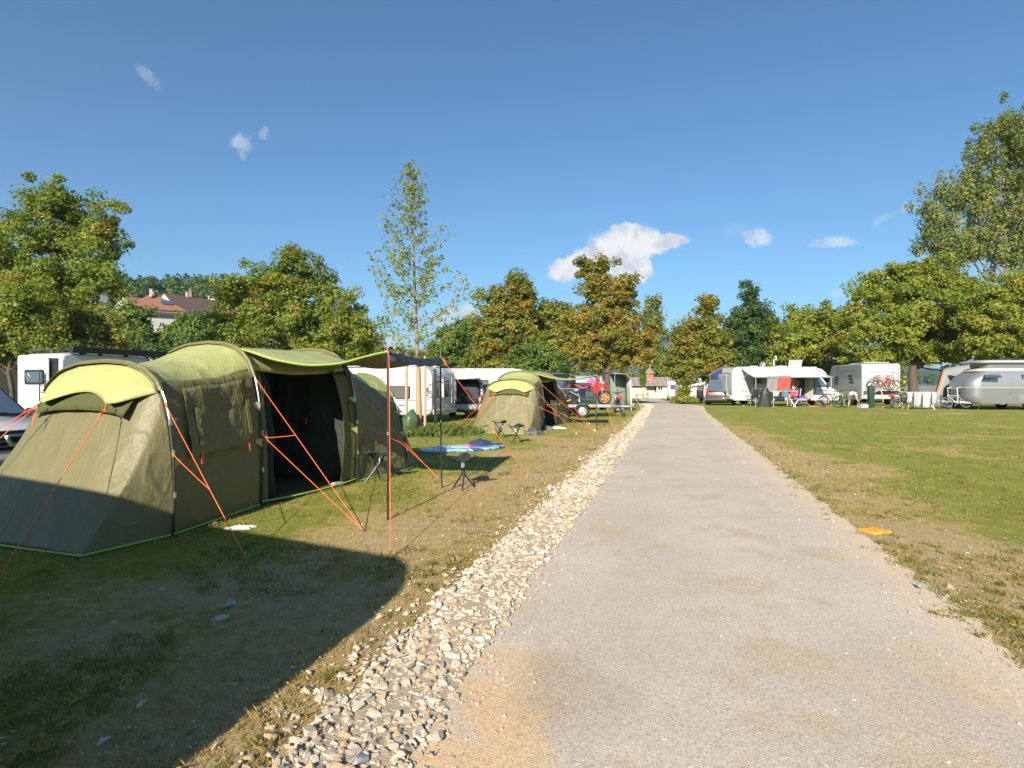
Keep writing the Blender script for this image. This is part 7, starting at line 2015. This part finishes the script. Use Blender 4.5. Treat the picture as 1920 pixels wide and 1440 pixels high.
def airer(label, loc, rz, L, cloths, legm=WHITE):
    t = thing('clothes_airer', label, 'clothes airer', loc, rz, 'folding clothes airers')
    m_ = MB()
    for y_ in (-.28, .28): m_.tube([(-L / 2, y_, .98), (L / 2, y_, .98)], .013, 6)
    for i in range(7): m_.tube([(lerp(-L / 2, L / 2, i / 6), -.28, .98), (lerp(-L / 2, L / 2, i / 6), .28, .98)], .006, 4)
    m_.build('rack', legm, t)
    for s_ in (-1, 1):
        for y_ in (-1, 1): MB().tube([(s_ * L * .42, y_ * .28, 0), (s_ * L * .18, -y_ * .20, .97)], .017, 6).build('leg', legm, t)
    tw = []
    for i, (f0, f1, ln, mt, lab) in enumerate(cloths):
        rows = []
        for u in [q / 8 for q in range(9)]:
            x_ = lerp(f0, f1, u) * L - L / 2
            rows.append([(x_, .1 - .30 + .02 * math.sin(u * 8), .992)] + [(x_ + .015 * math.sin(v * 5 + u), -.295 - .03 * math.sin(u * 9 + v * 2), .985 - ln * v) for v in (0, .25, .5, .75, 1)])
        o = MB().grid(rows).build('hung_cloth', mt, None, smooth=70, solid=.006, loc=loc, rz=rz); tag(o, lab, 'laundry', 'laundry on the airers')
    return t
airer('white folding airer carrying small towels before the seated woman', (px_(1466, 36.5), 36.5, 0), R(4), 1.7, ((.08, .30, .30, CLOTHW, 'white cloth drying on the airer before the seated woman'), (.40, .66, .36, CLOTHT, 'teal cloth drying on the airer before the seated woman'), (.72, .92, .30, CLOTHR, 'small red cloth drying on the airer before the seated woman')))
LAV = mat('lavender_cloth', (.36, .34, .44), .85, var=.2, scale=6, bump=.3)
airer('white folding airer with grey and white laundry beside the awning tent', (px_(1722, 33.8), 33.8, 0), R(-4), 1.75, ((.05, .22, .62, LAV, 'lavender garment on the airer beside the awning tent'), (.26, .50, .85, mat('grey_laundry', (.32, .31, .33), .85, var=.3), 'long grey garment on the airer beside the awning tent'), (.54, .78, .88, CLOTHW, 'long white sheet on the airer beside the awning tent'), (.82, .96, .7, LAV, 'lavender cloth at the awning tent end of the airer')))
ft = thing('folding_table', 'grey folding table with a teal and purple bundle by the motorhome door', 'table', (px_(1500, 36.9), 36.9, 0), R(5))
MB().box((0, 0, .50), (.95, .5, .035)).build('table_top', GREYW, ft, bevel=.01)
for s_ in (-1, 1):
    MB().tube([(s_ * .2, -.2, .49), (s_ * .55, -.22, 0)], .016, 6).build('leg', ALU, ft); MB().tube([(s_ * .2, .2, .49), (s_ * .55, .22, 0)], .016, 6).build('leg', ALU, ft)
heap('bundle', 'purple bundle lying on the grey folding table', 'bundle', (px_(1505, 36.9), 36.9, .52), (.26, .16), .14, mat('purple_cloth', (.10, .06, .28), .8), 1.9)
heap('cushion', 'teal cloth draped on the edge of the airer near the woman', 'cloth', (px_(1478, 37.1), 37.1, .97), (.5, .22), .12, CLOTHT, 2.9)
# service pillar and hoses
pi_ = thing('service_pillar', 'dark green service pillar with blue sockets behind the lawn', 'service pillar', (px_(1633, 35.6), 35.6, 0))
MB().box((0, 0, .64), (.30, .28, 1.28)).build('cabinet', mat('green_enamel', (.018, .05, .032), .45, var=.1), pi_, bevel=.02)
MB().box((0, 0, 1.30), (.34, .32, .05)).build('cap', DGREY, pi_, bevel=.01)
for i in range(3): MB().box((.16, -.05, .75 + .18 * i), (.05, .11, .11)).build('socket', BLUE, pi_, bevel=.01)
m_ = MB(); m_.tube([(.2, 0, .9), (.55, -.1, 1.1), (.62, -.2, .5), (.45, -.5, .03), (.1, -.9, .02)], .02, 6); tag(m_.build('water_hose', mat('tan_hose', (.48, .36, .22), .5), None, loc=pi_.location), 'tan water hose looping from the green pillar to the ground', 'hose')
m_ = MB(); m_.tube([(.2, .05, .9), (.5, .1, 1.15), (.72, .05, .9), (.75, 0, .3), (.7, -.1, .03)], .02, 6); m_.ring((.7, -.15, .03), (0, 0, 1), .12, .022, 14, 5); tag(m_.build('power_cable', ORPLAST, None, loc=pi_.location), 'orange power cable hanging from the green pillar', 'cable')
m_ = MB(); m_.tube([(0, 0, .45), (.35, -.3, .12), (.1, -.5, .02), (-.6, -.6, .018)], .018, 6); m_.ring((.8, -.4, .03), (0, 0, 1), .2, .03, 16, 5); tag(m_.build('power_cable', ORPLAST, None, loc=(px_(1524, 37.5), 37.5, 0)), 'orange cable coiled under the motorhome cab', 'cable')
b_ = thing('crate', 'low grey plastic crate lying on the grass by the service pillar', 'crate', (px_(1618, 35.2), 35.2, 0), .2)
m_ = MB(); m_.box((0, 0, .02), (.5, .34, .03))
for x_, y_, sx, sy in ((0, -.165, .5, .02), (0, .165, .5, .02), (-.24, 0, .02, .31), (.24, 0, .02, .31)): m_.box((x_, y_, .12), (sx, sy, .2))
m_.build('shell', GREYW, b_, bevel=.01)
# little things under the awning rail: sandals
for i, xx in enumerate((1394, 1399)):
    sh = MB(); sh.loft([[(x * s_, y_ * s_, z) for x, y_ in [(.045 * math.cos(a), .13 * math.sin(a)) for a in [2 * PI * q / 14 for q in range(14)]]] for s_, z in ((.95, 0), (1, .012), (1, .03), (.9, .04))]); tag(sh.build('sandal', mat('pale_sandal', (.62, .40, .34), .7), None, loc=(px_(xx, 38.6), 38.6, .0), rz=.1), ['pale sandal on the grass under the motorhome side, the one toward the minivan', 'pale sandal on the grass under the motorhome side, the one toward the chairs'][i], 'sandal', 'pair of sandals')
# dark chair by the caravans at the bend
chair_p = gb(1313, 46.5)
chair('dark camping chair alone on the grass by the caravan with blue flashes', chair_p, R(160))
